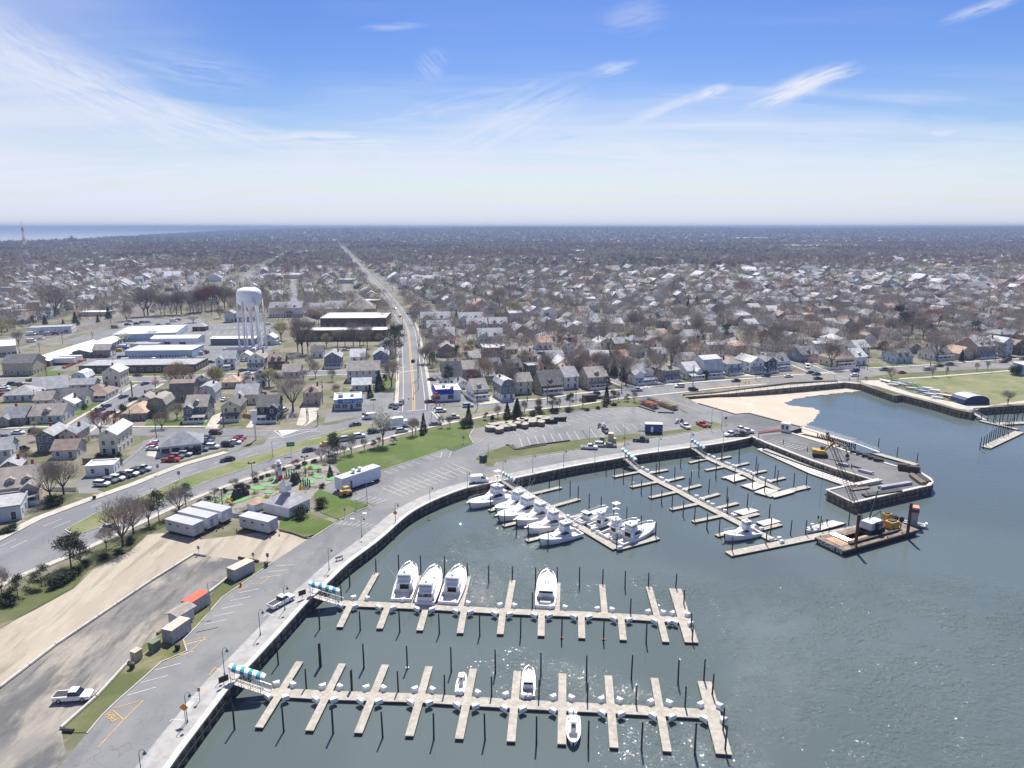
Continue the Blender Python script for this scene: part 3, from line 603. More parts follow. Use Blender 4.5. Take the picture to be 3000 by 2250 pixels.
# ------------------------------------------------------------------ floating docks
def dock(label,main,mw,fingers,boxes=True,fw=1.25,desc=''):
 x0,y0=main[0]
 t=empty('floating_dock',x0,y0,0);tag(t,label,'dock',near=False)
 def deck(path,w,nm):
  b=MB();p=[(x-x0,y-y0)for x,y in path]
  strip(b,p,-w/2,w/2,0.36 if nm=='finger' else 0.37,0,h=0.16)
  strip(b,p,-w/2+.06,w/2-.06,-0.25,1,h=0.61)
  o=b.build(nm,[M_dock,M_dockside],t);return o
 deck(main,mw,'walkway')
 for a_,b_,w in fingers:deck([a_,b_],w,'finger')
 return t
BOXPROTO=None
def dock_box(x,y,rot,label,s=1.0):
 global BOXPROTO
 if BOXPROTO is None:
  t=empty('dock_box',0,0,0)
  b=MB();b.prism([(-.75,-.4),(.75,-.4),(.45,.5),(-.45,.5)],0,.62);b.build('box_body',M_white,t)
  b=MB();b.prism([(-.8,-.45),(.8,-.45),(.5,.55),(-.5,.55)],.62,.82,P2=[(-.7,-.36),(.7,-.36),(.4,.42),(-.4,.42)]);b.build('lid',M_gel,t)
  BOXPROTO=t;o=t
 else:o=copy_tree(BOXPROTO)
 o.location=(x,y,0.53);o.rotation_euler=(0,0,rot);o.scale=(.85,.85,.9)
 tag(o,label,'dock box','white dock boxes at the finger roots',near=False)
PILEPROTO={}
def pile(px,py,label,h=4.4,r=0.15,group='dark mooring piles standing in the marina',z=0.0,lean=None,ring=None):
 if not PILEPROTO:
  b=MB();b.tube((0,0,-1.5),(0,0,1),.19,.17,10);b.tube((0,0,.98),(0,0,4.4),.17,.15,10)
  PILEPROTO['shaft']=b.mesh('shaft',M_timber_dark,True)
  b=MB();b.tube((0,0,4.4),(0,0,4.6),.165,.04,10);PILEPROTO['cap']=b.mesh('cap',M_black)
 x,y=G(px,py,z)
 t=empty('mooring_pile',x,y,0,random.uniform(0,6))
 t.scale=(r/.17,r/.17,h/4.4*random.uniform(.95,1.05));t.rotation_euler[0]=R(random.uniform(-1,1))
 link('shaft',PILEPROTO['shaft'],t);link('cap',PILEPROTO['cap'],t)
 if ring:
  b=MB();b.lathe([(.2,.1),(.34,.1),(.34,.28),(.2,.28)],10);b.build('collar',ring,t)
 tag(t,label,'mooring pile',group,near=False)
def seg(c,a,b,z=0.5):return g(c,*a,z),g(c,*b,z)
D1m=[G(*q,.5)for q in[(792,2027),(947,2036),(1236,2045),(1506,2062),(1790,2076),(2085,2092)]]
up1=[(878,1938),(1003,1944),(1129,1947),(1257,1952),(1387,1959),(1516,1966),(1648,1973),(1782,1979),(1917,1986)]
lo1=[(758,2131),(906,2140),(1049,2147),(1199,2156),(1345,2164),(1497,2172),(1646,2180),(1799,2190),(1955,2201)]
f1=[(G(*a,.5),G(*b,.5),1.35)for a,b in zip(up1,lo1)]+[(G(2064,1996,.5),G(2121,2209,.5),2.4)]
dock('nearest floating dock with nine long double fingers and wide end platform',D1m,2.3,f1)
def xboxes(a,b,main,nm,both=True):
 ax,ay=a;bx,by=b;dx,dy=bx-ax,by-ay;L=math.hypot(dx,dy);dx/=L;dy/=L
 best=None
 for(x0,y0),(x1,y1)in zip(main[:-1],main[1:]):
  for k in range(21):
   x=x0+(x1-x0)*k/20;y=y0+(y1-y0)*k/20
   dd=abs((x-ax)*dy-(y-ay)*dx)
   if best is None or dd<best[0]:best=(dd,x,y,x1-x0,y1-y0)
 _,cx,cy,mx,my_=best;L=math.hypot(mx,my_);mx/=L;my_/=L
 for s1 in(-1,1):
  for s2 in((-1,1)if both is True else(both,)):
   x=cx+mx*1.5*s1+dx*1.75*s2;y=cy+my_*1.5*s1+dy*1.75*s2
   ang=math.atan2(dy*s2+my_*s1*.7,dx*s2+mx*s1*.7)
   dock_box(x,y,ang-math.pi/2+math.pi,f'white dock box at a finger of {nm}, {"far" if s2 < 0 else "near"} side of the walkway')
for a,b,w in f1:xboxes(a,b,D1m,'the nearest dock')
D2m=[g('B',*q,.5)for q in[(185,768),(640,788),(1055,812),(1480,828),(1910,852),(2020,860)]]
up2=[((375,605),(280,772)),((600,620),(545,785)),((868,625),(825,795)),((1110,645),(1080,810)),((1352,658),(1345,820)),((1592,668),(1608,835)),((1845,680),(1893,850))]
lo2=[((235,772),(175,897)),((437,780),(390,905)),((642,790),(607,915)),((848,800),(825,930)),((1057,812),(1042,935)),((1266,820),(1263,945)),((1480,828),(1483,957)),((1693,838),(1707,967)),((1905,850),(1937,977))]
f2=[(*seg('B',a,b),1.35)for a,b in up2+lo2]+[(*seg('B',(1987,690),(2076,980)),2.6)]
dock('second floating dock with short staggered fingers below three moored motor yachts',D2m,2.1,f2)
for a,b in up2:xboxes(*seg('B',a,b),D2m,'the second dock',-1)
for a,b in lo2:xboxes(*seg('B',a,b),D2m,'the second dock',1)
xboxes(*seg('B',(1987,690),(2076,980)),D2m,'the second dock',True)
D3m=[g('c5',*q,.5)for q in[(640,215),(800,320),(1000,440),(1210,580),(1400,690),(1600,810)]]
f3=[((790,312),(1085,242)),((980,428),(1255,350)),((1190,520),(1330,482)),((420,458),(840,352)),((550,600),(1075,478)),((765,738),(1280,618)),((1595,812),(1978,706)),((700,300),(640,330))]
dock('floating dock crowded with white sport fishing yachts on both sides',D3m,2.4,[(*seg('c5',a,b),1.5 if a[0]!=1595 else 2.2)for a,b in f3])
for x,y in((1150,510),(1380,630),(1425,655),(1222,605),(1630,800),(1188,525),(940,395)):dock_box(*g('c5',x,y,1),0.4,'white dock box beside the moored sport fishing yachts')
D4m=[g('c3',*q,.5)for q in[(1165,872),(1350,975),(1540,1070),(1740,1180),(1960,1292),(2120,1375)]]+[G(2268,1583,.5)]
f4=[seg('c3',a,b)for a,b in[((940,935),(1190,888)),((1100,1030),(1350,982)),((1275,1128),(1540,1072)),((1468,1238),(1740,1182)),((1675,1352),(1960,1292)),((1440,870),(1250,905)),((1590,938),(1400,982)),((1745,1012),(1560,1058)),((1915,1093),(1730,1145)),((2090,1178),(1890,1228))]]
f4+=[seg('C',a,b)for a,b in[((400,842),(620,790)),((650,712),(530,742)),((780,775),(660,806))]]
f4b=[(a,b,1.4)for a,b in f4]+[(*seg('C',(470,950),(1290,785)),2.6)]
dock('long floating dock leading out to the crane barge',D4m,2.3,f4b)
for a,b in f4[:5]:xboxes(a,b,D4m,'the long dock to the barge',1)
for a,b in f4[5:10]:xboxes(a,b,D4m,'the long dock to the barge',-1)
for x,y in((620,785),(665,800),(508,722),(725,860),(770,856),(785,876)):dock_box(*g('C',x,y,1),.5,'white dock box near the outer end of the long dock')
D5m=[g('C',*q,.5)for q in[(325,376),(450,432),(560,475),(650,520),(770,572)]]
f5=[seg('C',a,b)for a,b in[((240,412),(350,388)),((335,456),(460,432)),((435,503),(560,474)),((550,550),(660,524)),((485,375),(380,396)),((590,413),(480,438)),((692,458),(590,480)),((803,500),(700,525))]]
dock('farthest marina dock with small fingers near the striped gangway',D5m,2.2,[(a,b,1.3)for a,b in f5]+[(*seg('C',(700,608),(940,552)),2.2)])
for a,b in f5[:4]:xboxes(a,b,D5m,'the farthest marina dock',1)
for a,b in f5[4:]:xboxes(a,b,D5m,'the farthest marina dock',-1)
for c,P,d_ in(('C',[(440,497),(510,480),(580,505),(500,525)],'small'),('C',[(555,550),(620,528),(695,545),(620,575)],'square'),('C',[(620,585),(690,560),(765,578),(690,605)],'square'),
 ('C',[(720,600),(840,572),(862,585),(742,618)],'long'),('C',[(495,700),(590,678),(652,695),(560,722)],'wide'),('C',[(632,762),(730,740),(782,760),(680,785)],'wide'),
 ('C',[(925,795),(1085,752),(1160,770),(1000,815)],'large')):
 Q=gl(c,P,0.6);x0=sum(q[0]for q in Q)/4;y0=sum(q[1]for q in Q)/4;Q=[(x-x0,y-y0)for x,y in Q]
 t=empty('dock_float',x0,y0,0);b=MB();b.prism(Q,.45,.62);b.build('deck',M_cap,t)
 b=MB();b.prism([(x*.96,y*.96)for x,y in Q],-.3,.45);b.build('float_body',M_dockside,t);tag(t,f'{d_} pale concrete topped float loose beside the dock','dock float')
t=empty('long_float',*g('C',650,330,.5),0);ox,oy=t.location[:2]
b=MB();Q=[(x-ox,y-oy)for x,y in gl('C',[(640,335),(690,326),(930,418),(1255,520),(1170,552),(950,476)],.5)];b.prism(Q,.3,.5);b.build('deck',M_cap,t)
b=MB()
P0,P1=(Q[0],Q[4]),(Q[1],Q[3])
for k in range(34):
 a_=lerp(Q[0],Q[4],k/34);c_=lerp(Q[1],Q[3],k/34);a2=lerp(Q[0],Q[4],(k+.55)/34);c2_=lerp(Q[1],Q[3],(k+.55)/34)
 b.prism([a_,lerp(a_,c_,.5),lerp(a2,c2_,.5),a2],.5,.66)
b.build('float_slabs',M_cream,t);tag(t,'long pale slatted float moored along the inner jetty wall','dock float')
b=MB();strip(b,gl('C',[(690,330),(960,425),(1250,512)],1.2),-1.6,1.6,0.9,h=0.25);tag(b.build('ledge_walk',M_concrete),'narrow concrete ledge walk below the jetty wall','walkway')
n1='dark pile in the open lane between the two nearest docks';n2='dark pile in the water below the nearest dock';n3='dark pile through the nearest dock'
for x,y in[(68,1110),(307,1115),(1016,1150),(1262,1160),(1508,1185),(1750,1180),(2002,1205),(778,1140)]:pile(*K('B',x,y),n1,4.6)
pile(*K('B',541,1122),'dark pile with a yellowish collar above the nearest dock',4.6,ring=M_cream)
for x,y in[(805,885),(1125,900),(1445,915)]:pile(*K('e7',x,y),n1,4.6)
for x,y in[(478,1370),(846,1388),(1215,1402)]:pile(*K('e7',x,y),n2,4.7)
for x,y in[(140,1475),(408,1497),(684,1505),(960,1510),(1238,1530),(1518,1545),(1805,1560),(2092,1570)]:pile(*K('B',x,y),n2,4.6)
for x,y in[(240,1243),(492,1255),(742,1268),(996,1280),(1251,1292),(1513,1310),(1775,1322),(2040,1340)]:pile(*K('B',x,y),n3,3.9)
for x,y in[(1015,1070),(1357,1085)]:pile(*K('e7',x,y),n3,3.9)
n4='dark pile in the water above the second dock';n5='dark pile in the water below the second dock';n6='dark pile on a finger of the second dock'
for x,y in[(230,680),(495,600),(614,600),(742,610),(980,660),(1233,670),(1470,675),(1716,690)]:pile(*K('B',x,y),n4,4.2)
for x,y in[(372,605),(866,630),(1108,645),(1350,655),(1595,668),(1842,685),(1990,695),(2033,785),(2072,915),(2078,980)]:pile(*K('B',x,y),n6,3.6)
for x,y in[(68,908),(287,918),(500,925),(714,935),(932,945),(1152,955),(1830,985)]:pile(*K('B',x,y),n5,4.3)
for x,y in[(1374,960),(1600,968)]:pile(*K('B',x,y),'dark pile with a red ring below the second dock',4.3,ring=M_red)
for x,y in[(1216,795),(1745,835),(186,760)]:pile(*K('B',x,y),'dark pile through the walkway of the second dock',3.6)
for x,y in[(1115,620),(1340,300)]:pile(*K('e7',x,y),'dark pile standing beside the curved bulkhead',4.3)
for x,y in[(325,700),(374,790),(438,1000),(450,1115),(272,1130)]:pile(*K('e8',x,y),'dark pile at the wide outer end of the nearest dock',4.2)
n7='dark pile among the moored sport fishing yachts'
for x,y in[(435,460),(565,600),(672,680),(785,735),(965,800),(1600,820),(1960,715),(1072,255),(1243,360)]:pile(*K('c5',x,y),n7,4.2)
for x,y in[(977,250),(1170,310),(1345,435),(1455,470),(1573,530),(1692,560),(1824,640)]:pile(*K('c5',x,y),'dark pile in the water right of the yacht dock',4.2)
n8='dark pile around the long dock to the barge'
for x,y in[(870,915),(948,940),(1030,985),(1110,1030),(1196,1090),(1286,1130),(1383,1190),(1480,1240),(1583,1305),(1688,1355),(1802,1425),(1333,930),(1505,960),(1638,1080),(1655,1010),(1820,1090),(1988,1165),(1990,1280),(2175,1240),(1560,850),(1728,930),(1885,960),(1360,900)]:pile(*K('c3',x,y),n8,4.2)
for x,y in[(415,842),(492,945),(690,905),(718,835),(836,840),(923,845),(1010,820),(1178,780),(344,800),(464,705),(580,680),(710,740)]:pile(*K('C',x,y),n8,4.2)
n9='dark pile around the farthest marina dock'
for x,y in[(532,420),(532,390),(632,455),(743,505),(855,555),(757,540),(640,500),(927,560),(610,570),(682,600),(505,530),(295,440),(396,490),(430,400)]:pile(*K('C',x,y),n9,4.4)
pile(*K('C',1352,335),'dark pile beside the long pier float',3.9)
for x,y in[(1463,385),(1580,420)]:pile(*K('C',x,y),'dark pile beside the long pier float',3.9)
for x,y in[(1733,1175),(1770,1160),(1798,1140),(1825,1115),(1850,1095),(1875,1078),(1898,1062),(1925,1045),(1950,1030),(1975,1012),(2000,990),(2025,985),(2045,960)]:pile(*K('d7',x,y),'tall dark pile in the close row of the fishing float at right',4.6)
for x,y in[(1745,855),(1815,875),(1880,895),(1940,915),(1905,845),(1980,860),(2030,880),(2095,930),(2130,880),(2190,875),(2070,950),(2100,860)]:pile(*K('d7',x,y),'dark pile around the walkway floats at far right',4.6)
for x,y in[(645,310),(790,345),(930,390),(1128,465),(1190,490)]:pile(*K('C',x,y),'dark pile against the inner jetty wall',4.0)
dock('right hand fishing float with a close row of piles',[g('d7',1800,1145,.5),g('d7',2165,975,.5)],3.0,[])
dock('walkway float running from the park gangway at far right',[g('d7',1740,855,.5),g('d7',2150,950,.5)],1.8,[(g('d7',1930,890,.5),g('d7',2400,868,.5),3.0)])
dock('long narrow float at the foot of the white pier',[g('C',1318,352,.5),g('C',1580,425,.5)],2.6,[])
def gangway(c,a,b,label,canopy=True,flip=1):
 p=Vector((*g(c,*a,LZ),LZ+.3));q=Vector((*g(c,*b,.6),.6));L=(q.xy-p.xy).length
 t=empty('gangway',p.x,p.y,0,math.atan2(q.y-p.y,q.x-p.x));tag(t,label,'gangway')
 m=MB();z0,z1=p.z,q.z
 def zz(s):return z0+(z1-z0)*s
 m.hull8([(0,-.8,z0-.12),(L,-.8,z1-.12),(L,.8,z1-.12),(0,.8,z0-.12)],[(0,-.8,z0),(L,-.8,z1),(L,.8,z1),(0,.8,z0)]);m.build('deck',M_cap,t)
 m=MB();n=8
 for s in(-.8,.8):
  for k in range(n+1):
   f=k/n;m.tube((L*f,s,zz(f)),(L*f,s,zz(f)+1.05),.035,n=4)
   if k<n:m.tube((L*f,s,zz(f)),(L*(f+1/n),s,zz(f+1/n)+1.05),.03,n=4)
  m.tube((0,s,z0+1.05),(L,s,z1+1.05),.045,n=4)
 m.build('truss_rail',M_chrome if canopy else M_white,t)
 if canopy:
  m=MB();nseg=9;na=8;zc0,zc1=z0+2.5,z1+2.9;Lc=L*.92
  for i in range(nseg):
   f0,f1=i/nseg,(i+1)/nseg;r0=0.55+.6*min(1,3*(1 if i else.5));r1=1.15
   r0=.6 if i==0 else.84;r1=.6 if i==nseg-1 else.84
   for k in range(na):
    t0,t1=math.pi*1.25*k/na-.4,math.pi*1.25*(k+1)/na-.4
    P=[(Lc*f,r*math.cos(tt),zc0+(zc1-zc0)*f+r*.75*math.sin(tt))for f,r,tt in((f0,r0,t0),(f1,r1,t0),(f1,r1,t1),(f0,r0,t1))]
    m.face(P,i%2)
  m.build('striped_canopy',[M_white,M_tealc],t,True)
  m=MB()
  for f in(.06,.35,.6,.88):
   for s in(-.75,.75):m.tube((Lc*f,s,zz(f)),(Lc*f,s*1.1,zc0+(zc1-zc0)*f-.1),.045,n=4)
  m.build('canopy_frame',M_pole_steel,t)
 return t
gangway('e7',(450,1012),(742,1098),'covered gangway with teal and white striped canopy at the nearest dock')
gangway('e7',(1040,370),(1290,435),'covered gangway with striped canopy at the second dock')
gangway('c5',(545,195),(668,270),'covered gangway with striped canopy hidden behind the biggest yacht')
gangway('c3',(1020,755),(1158,870),'covered gangway with striped canopy at the long dock to the barge')
gangway('c3',(1655,668),(1790,755),'covered gangway with striped canopy at the farthest dock')
gangway('C',(640,275),(710,330),'plain metal gangway at the inner corner of the jetty',False)
gangway('d7',(1590,738),(1800,850),'plain aluminium gangway from the park bulkhead at right',False)
p0=Vector((*g('C',905,195,4),3.4));p1=Vector((*g('C',1210,283,4),3.4));p2=Vector((*g('C',1360,352,.6),.7))
t=empty('trestle_pier',p0.x,p0.y,0,math.atan2(p1.y-p0.y,p1.x-p0.x));tag(t,'white railed pier on dark timber trestles beside the beach','pier')
L=(p1.xy-p0.xy).length;m=MB();m.box(0,L,-1.2,1.2,3.2,3.4);m.build('deck',M_cap,t)
m=MB()
for k in range(7):
 x=L*(.36+.64*k/6)
 for s in(-1.1,1.1):m.tube((x,s*1.1,-1),(x,s,3.2),.16,n=6)
 m.tube((x,-1.1,.4),(x,1.1,3.0),.09,n=4);m.tube((x,1.1,.4),(x,-1.1,3.0),.09,n=4)
 if k<6:
  xn=L*(.36+.64*(k+1)/6)
  for s in(-1.15,1.15):m.tube((x,s,.8),(xn,s,3.0),.08,n=4);m.tube((x,s,3.0),(xn,s,.8),.08,n=4);m.tube((x,s,1.9),(xn,s,1.9),.08,n=4)
m.build('trestle',M_timber_dark,t)
m=MB()
for s in(-1.15,1.15):
 for k in range(20):m.tube((L*k/19,s,3.4),(L*k/19,s,4.5),.05,n=4)
 for z in(3.8,4.15,4.5):m.tube((0,s,z),(L,s,z),.05,n=4)
m.build('railing',M_white,t)
gt=empty('pier_ramp',p1.x,p1.y,0,math.atan2(p2.y-p1.y,p2.x-p1.x));L=(p2.xy-p1.xy).length;tag(gt,'white railed ramp sloping from the trestle pier down to its float','ramp')
m=MB();m.hull8([(0,-.8,3.2),(L,-.8,.6),(L,.8,.6),(0,.8,3.2)],[(0,-.8,3.35),(L,-.8,.75),(L,.8,.75),(0,.8,3.35)]);m.build('deck',M_white,gt)
m=MB()
for s in(-.8,.8):
 for k in range(12):f=k/11;m.tube((L*f,s,3.35-2.6*f),(L*f,s,4.4-2.6*f),.04,n=4)
 for dz in(.5,1.05):m.tube((0,s,3.35+dz),(L,s,.75+dz),.05,n=4)
m.build('railing',M_white,gt)
# ------------------------------------------------------------------ houses
WIN={}
def win_mesh(kind='w',fr='white'):
 k=(kind,fr)
 if k not in WIN:
  w,h=dict(w=(1.0,1.45),s=(.8,1.0),p=(2.2,1.5),d=(1.1,2.15),g=(2.6,2.2),b=(2.6,.9))[kind]
  f={'white':M_white,'dark':M_black,'cream':M_cream,'blue':M_bluetarp,'wood':M_wood}[fr]
  b=MB();b.box(-w/2-.12,w/2+.12,-.05,.02,-h/2-.12,h/2+.12,0)
  b.box(-w/2,w/2,-.075,-.045,-h/2,h/2,1)
  if kind in 'wsp':b.box(-w/2,w/2,-.09,-.07,-.03,.03,0)
  if kind=='p':b.box(-.04,.04,-.09,-.07,-h/2,h/2,0)
  if kind=='g':b.box(-.03,.03,-.08,-.04,-h/2,h/2,0)
  WIN[k]=b.mesh({'d':'door','g':'garage_door'}.get(kind,'window'),[f,M_white if kind=='g' else M_pane])
 return WIN[k]
def put_win(t,kind,x,y,z,rz,fr='white'):
 me=win_mesh(kind,fr);o=link({'d':'door','g':'garage_door'}.get(kind,'window'),me,t)
 o.location=(x,y,z);o.rotation_euler=(0,0,rz);return o
def gable_roof(b,x0,x1,y0,y1,ze,pitch,axis,ov=.45,th=.18,m=0,gam=False):
 """two slopes; axis 'y' = ridge runs along y"""
 if axis=='x':
  hw=(y1-y0)/2;c=(y0+y1)/2;a0,a1=x0-ov,x1+ov
  P=lambda a,s,z:(a,c+s,z)
 else:
  hw=(x1-x0)/2;c=(x0+x1)/2;a0,a1=y0-ov,y1+ov
  P=lambda a,s,z:(a*0+c+s,a,z)
 if gam:prof=[(hw+ov*.6,ze-ov*.5),(hw*.72,ze+hw*.66),(0,ze+hw*.9)]
 else:prof=[(hw+ov,ze-ov*pitch),(0,ze+hw*pitch)]
 for s in(-1,1):
  for(s0,z0),(s1,z1)in zip(prof[:-1],prof[1:]):
   q=[P(a0,s*s0,z0),P(a1,s*s0,z0),P(a1,s*s1,z1),P(a0,s*s1,z1)]
   b.hull8(q,[(x,y,z+th)for x,y,z in q],m)
 return prof[-1][1]
def house(px,py,wpx,d=10,st=2,rot=17,kind='gs',wall='white',roof='grey',label='',porch=0,dorm=0,chim=1,wing=0,near=1,W_=None,xy=None,
 fr='white',name='house',cat='house',hpx=None,wk='w',nwin=None,pitch=None,door=True,sides=True,group=None,base=None,wbase=None):
 if xy is None:
  x,y=G(px,py)
 else:x,y=xy
 w=W_ or max(5.5,wpx*mpp(x,y)*(0.86 if d>5 else 1.0))
 r=R(rot);fx,fy=math.sin(r),-math.cos(r)
 cx,cy=x-fx*d/2,y-fy*d/2
 t=empty(name,cx,cy,LZ,r)
 h=(hpx*mpp(x,y))if hpx else(0.4+2.75*st)
 x0,x1,y0,y1=-w/2,w/2,-d/2,d/2
 wb=MB();rbm=MB()
 pt=pitch if pitch is not None else(.62 if kind in('gs','gf')else.5)
 if kind=='flat':
  wb.box(x0,x1,y0,y1,0,h);rbm.box(x0+.3,x1-.3,y0+.3,y1-.3,h,h+.05)
  rbm.box(x0-.1,x1+.1,y0-.1,y0+.3,h,h+.45);rbm.box(x0-.1,x1+.1,y1-.3,y1+.1,h,h+.45)
  rbm.box(x0-.1,x0+.3,y0+.3,y1-.3,h,h+.45);rbm.box(x1-.3,x1+.1,y0+.3,y1-.3,h,h+.45)
  top=h
 elif kind=='hip':
  wb.box(x0,x1,y0,y1,0,h);e=.55;X0,X1,Y0,Y1=x0-e,x1+e,y0-e,y1+e;hw=min(X1-X0,Y1-Y0)/2;zr_=h+hw*pt
  if X1-X0>=Y1-Y0:A=(X0+hw,0);B=(X1-hw,0)
  else:A=(0,Y0+hw);B=(0,Y1-hw)
  za=h-.1
  C4=[(X0,Y0,za),(X1,Y0,za),(X1,Y1,za),(X0,Y1,za)];A=(*A,zr_);B=(*B,zr_)
  if X1-X0>=Y1-Y0:
   rbm.face([C4[0],C4[1],B,A]);rbm.face([C4[1],C4[2],B]);rbm.face([C4[2],C4[3],A,B]);rbm.face([C4[3],C4[0],A])
  else:
   rbm.face([C4[0],C4[1],A]);rbm.face([C4[1],C4[2],B,A]);rbm.face([C4[2],C4[3],B]);rbm.face([C4[3],C4[0],A,B])
  rbm.face(C4[::-1]);top=zr_
 else:
  ax='x' if kind in('gs','gams')else 'y';gam=kind in('gam','gams')
  wb.box(x0,x1,y0,y1,0,h)
  hw=(y1-y0)/2 if ax=='x' else(x1-x0)/2
  top=gable_roof(rbm,x0,x1,y0,y1,h,pt,ax,gam=gam)
  prof=[(-hw,h),(-hw*.7,h+hw*.63),(0,h+hw*.86),(hw*.7,h+hw*.63),(hw,h)]if gam else[(-hw,h),(0,h+hw*pt),(hw,h)]
  for s in(0,1):
   if ax=='y':wb.face([(sx,(y0,y1)[s],z)for sx,z in(prof if not s else prof[::-1])])
   else:wb.face([((x0,x1)[s],sx,z)for sx,z in(prof[::-1]if not s else prof)])
 if base:
  wb.box(x0-.05,x1+.05,y0-.05,y1+.05,0,base,1)
 if wing:
  ww=w*.42;s=1 if wing>0 else-1;xa,xb=sorted((s*w/2,s*(w/2-ww)));yw=y0-2.2;hz=h-.25
  wb.box(xa,xb,yw,y0+.2,0,hz);hw=ww/2
  wb.face([(xa,yw,hz),(xb,yw,hz),((xa+xb)/2,yw,hz+hw*.75)])
  gable_roof(rbm,xa,xb,yw,y0+d*.45,hz,.75,'y',ov=.3)
 wo=wb.build('walls',[WALL[wall],WALL.get(wbase or 'palegrey')],t);ro=rbm.build('roof',ROOF[roof],t)
 if chim and near and kind!='flat':
  b=MB();cxm,cym=random.choice((-.25,.25))*w,random.choice((.1,.25))*d;b.box(cxm-.35,cxm+.35,cym-.35,cym+.35,top-2.0,top+.8);b.build('chimney',M_brick,ro)
 if dorm:
  b=MB();rb2=MB();hd=h+.3
  yd=y0+d*.12
  for k in range(dorm):
   xc=(k-(dorm-1)/2)*w/max(dorm,1)*.8;dw=min(2.0,w*.22)if dorm>1 else w*.2
   b.box(xc-dw/2,xc+dw/2,yd,-.2,hd,hd+1.5)
   b.face([(xc-dw/2,yd,hd+1.5),(xc+dw/2,yd,hd+1.5),(xc,yd,hd+1.5+dw*.3)])
   gable_roof(rb2,xc-dw/2,xc+dw/2,yd,-.1,hd+1.5,.6,'y',ov=.2,th=.1)
   put_win(t,'s',xc,yd,hd+.8,0,fr)
  b.build('dormer_walls',WALL[wall],ro);rb2.build('dormer_roof',ROOF[roof],ro)
 if porch and near:
  pd=2.3;pw=w*(.98 if porch==1 else.6);yb=y0-(2.2 if wing else 0)
  pt_=empty('porch',0,0,0);pt_.parent=t
  b=MB();q=[(-pw/2-.2,yb-pd-.2,2.45),(pw/2+.2,yb-pd-.2,2.45),(pw/2+.2,y0,3.25),(-pw/2-.2,y0,3.25)]
  b.hull8(q,[(x,y,z+.15)for x,y,z in q]);b.build('porch_roof',ROOF[roof if roof!='light' else 'grey'],pt_)
  b=MB()
  for k in range(5):
   xx=-pw/2+pw*k/4;b.box(xx-.1,xx+.1,yb-pd,yb-pd+.2,.5,2.5)
  b.build('porch_posts',M_white,pt_)
  b=MB();b.box(-pw/2,pw/2,yb-pd,y0,0,.5);b.box(-pw/2,pw/2,yb-pd-.02,yb-pd+.06,.6,1.35);b.build('porch_base',M_white,pt_)
 if nwin!=0:
  n=nwin or max(2,int(w/(2.9 if near else 4)));
  yb=y0-.01
  for s in range(int(st)if kind!='flat' else max(1,int(st))):
   z=1.75+2.75*s
   for k in range(n):
    xc=-w/2+w*(k+.5)/n
    yy=yb-(2.2 if wing and(xc*wing>0)and abs(xc)>w*.08 else 0)
    if s==0 and door and k==n//2 and near:put_win(t,'d',xc,yy,1.35,0,fr)
    else:put_win(t,wk,xc,yy,z,0,fr)
   if sides and near:
    m=max(2,int(d/3.4))if near==1 else 2
    for k in range(m):
     yc=-d/2+d*(k+.5)/m
     if x<200 or rot<0:put_win(t,wk if wk!='p' else 'w',x1+.01,yc,z,math.pi/2,fr)
     if x>-50:put_win(t,wk if wk!='p' else 'w',x0-.01,yc,z,-math.pi/2,fr)
  if kind in('gf','gam')and near:put_win(t,'s',0,yb,h+.9,0,fr)
 if label:tag(t,label,cat,group)
 FOOT.append((cx,cy,max(w,d)*.5+1.0))
 return t
FOOT=[]
kd={'gf':'front gabled','gs':'side gabled','hip':'hip roofed','gam':'gambrel roofed','gams':'gambrel roofed','flat':'flat roofed'}
RC=dict(grey='grey',dark='dark',brown='brown',tan='tan',light='pale grey',taupe='taupe',slate='slate grey',metal='pale metal',white='white',red='red')
WC=dict(palegrey='pale grey',lightblue='light blue',shingle='grey shingled',olive='olive grey',slate='slate blue')
def hlabel(kind,wall,roof,st,extra=''):
 s=f'{WC.get(wall, wall)} {kd[kind]} house with {RC[roof]} roof'
 if extra:s+=' and '+extra
 return s
def H(c,x,y,wpx,d,st,rot,kind,wall,roof,extra='',**kw):
 px,py=K(c,x,y)
 if 'label' not in kw:kw['label']=hlabel(kind,wall,roof,st,extra)
 return house(px,py,wpx,d,st,rot,kind,wall,roof,**kw)
H('c4',430,870,47,11,2,8,'gf','slate','grey','no porch')
H('c4',640,850,50,11,2,8,'gf','tan','slate','a white railed deck',porch=2)
H('c4',1015,900,58,14,2.5,8,'gf','cream','metal','small side extension',dorm=0)
H('c4',600,930,78,8,1,8,'gs','palegrey','brown','')
H('c4',930,1090,56,6,1,12,'flat','white','white',label='small white flat roofed office on the car lot',name='office',cat='office',W_=8)
H('c4',190,1330,118,13,1.5,25,'gs','tan','taupe','two front gables',dorm=2,wing=1,porch=1)
H('c4',60,1510,90,12,1.2,25,'flat','palegrey','grey',label='grey flat roofed shop with a red and dark fascia at the left edge',name='shop',cat='shop')
H('c4',100,1092,38,8,1,20,'gf','shingle','grey','')
H('c4',20,1010,60,9,2,20,'gs','palegrey','grey','')
H('c4',130,620,72,10,1,8,'gs','shingle','slate','',wing=-1)
H('c4',430,600,104,11,1,8,'gs','palegrey','taupe','a central front gable',dorm=1)
H('c4',600,490,66,10,1,8,'gf','white','light','')
H('c4',680,450,78,9,1.5,8,'gs','cream','dark','')
H('c4',870,390,92,12,1,8,'hip','white','brown','a white porch',porch=1)
H('c4',400,450,56,9,1,8,'gs','palegrey','taupe','')
H('c4',180,400,95,12,1,8,'hip','palegrey','grey',label='long pale storage building with hipped grey roof at left',name='storage_building',cat='building')
H('c4',480,340,100,14,1,30,'gs','white','grey',label='long white building with wide shallow grey roof',name='storage_building',cat='building')
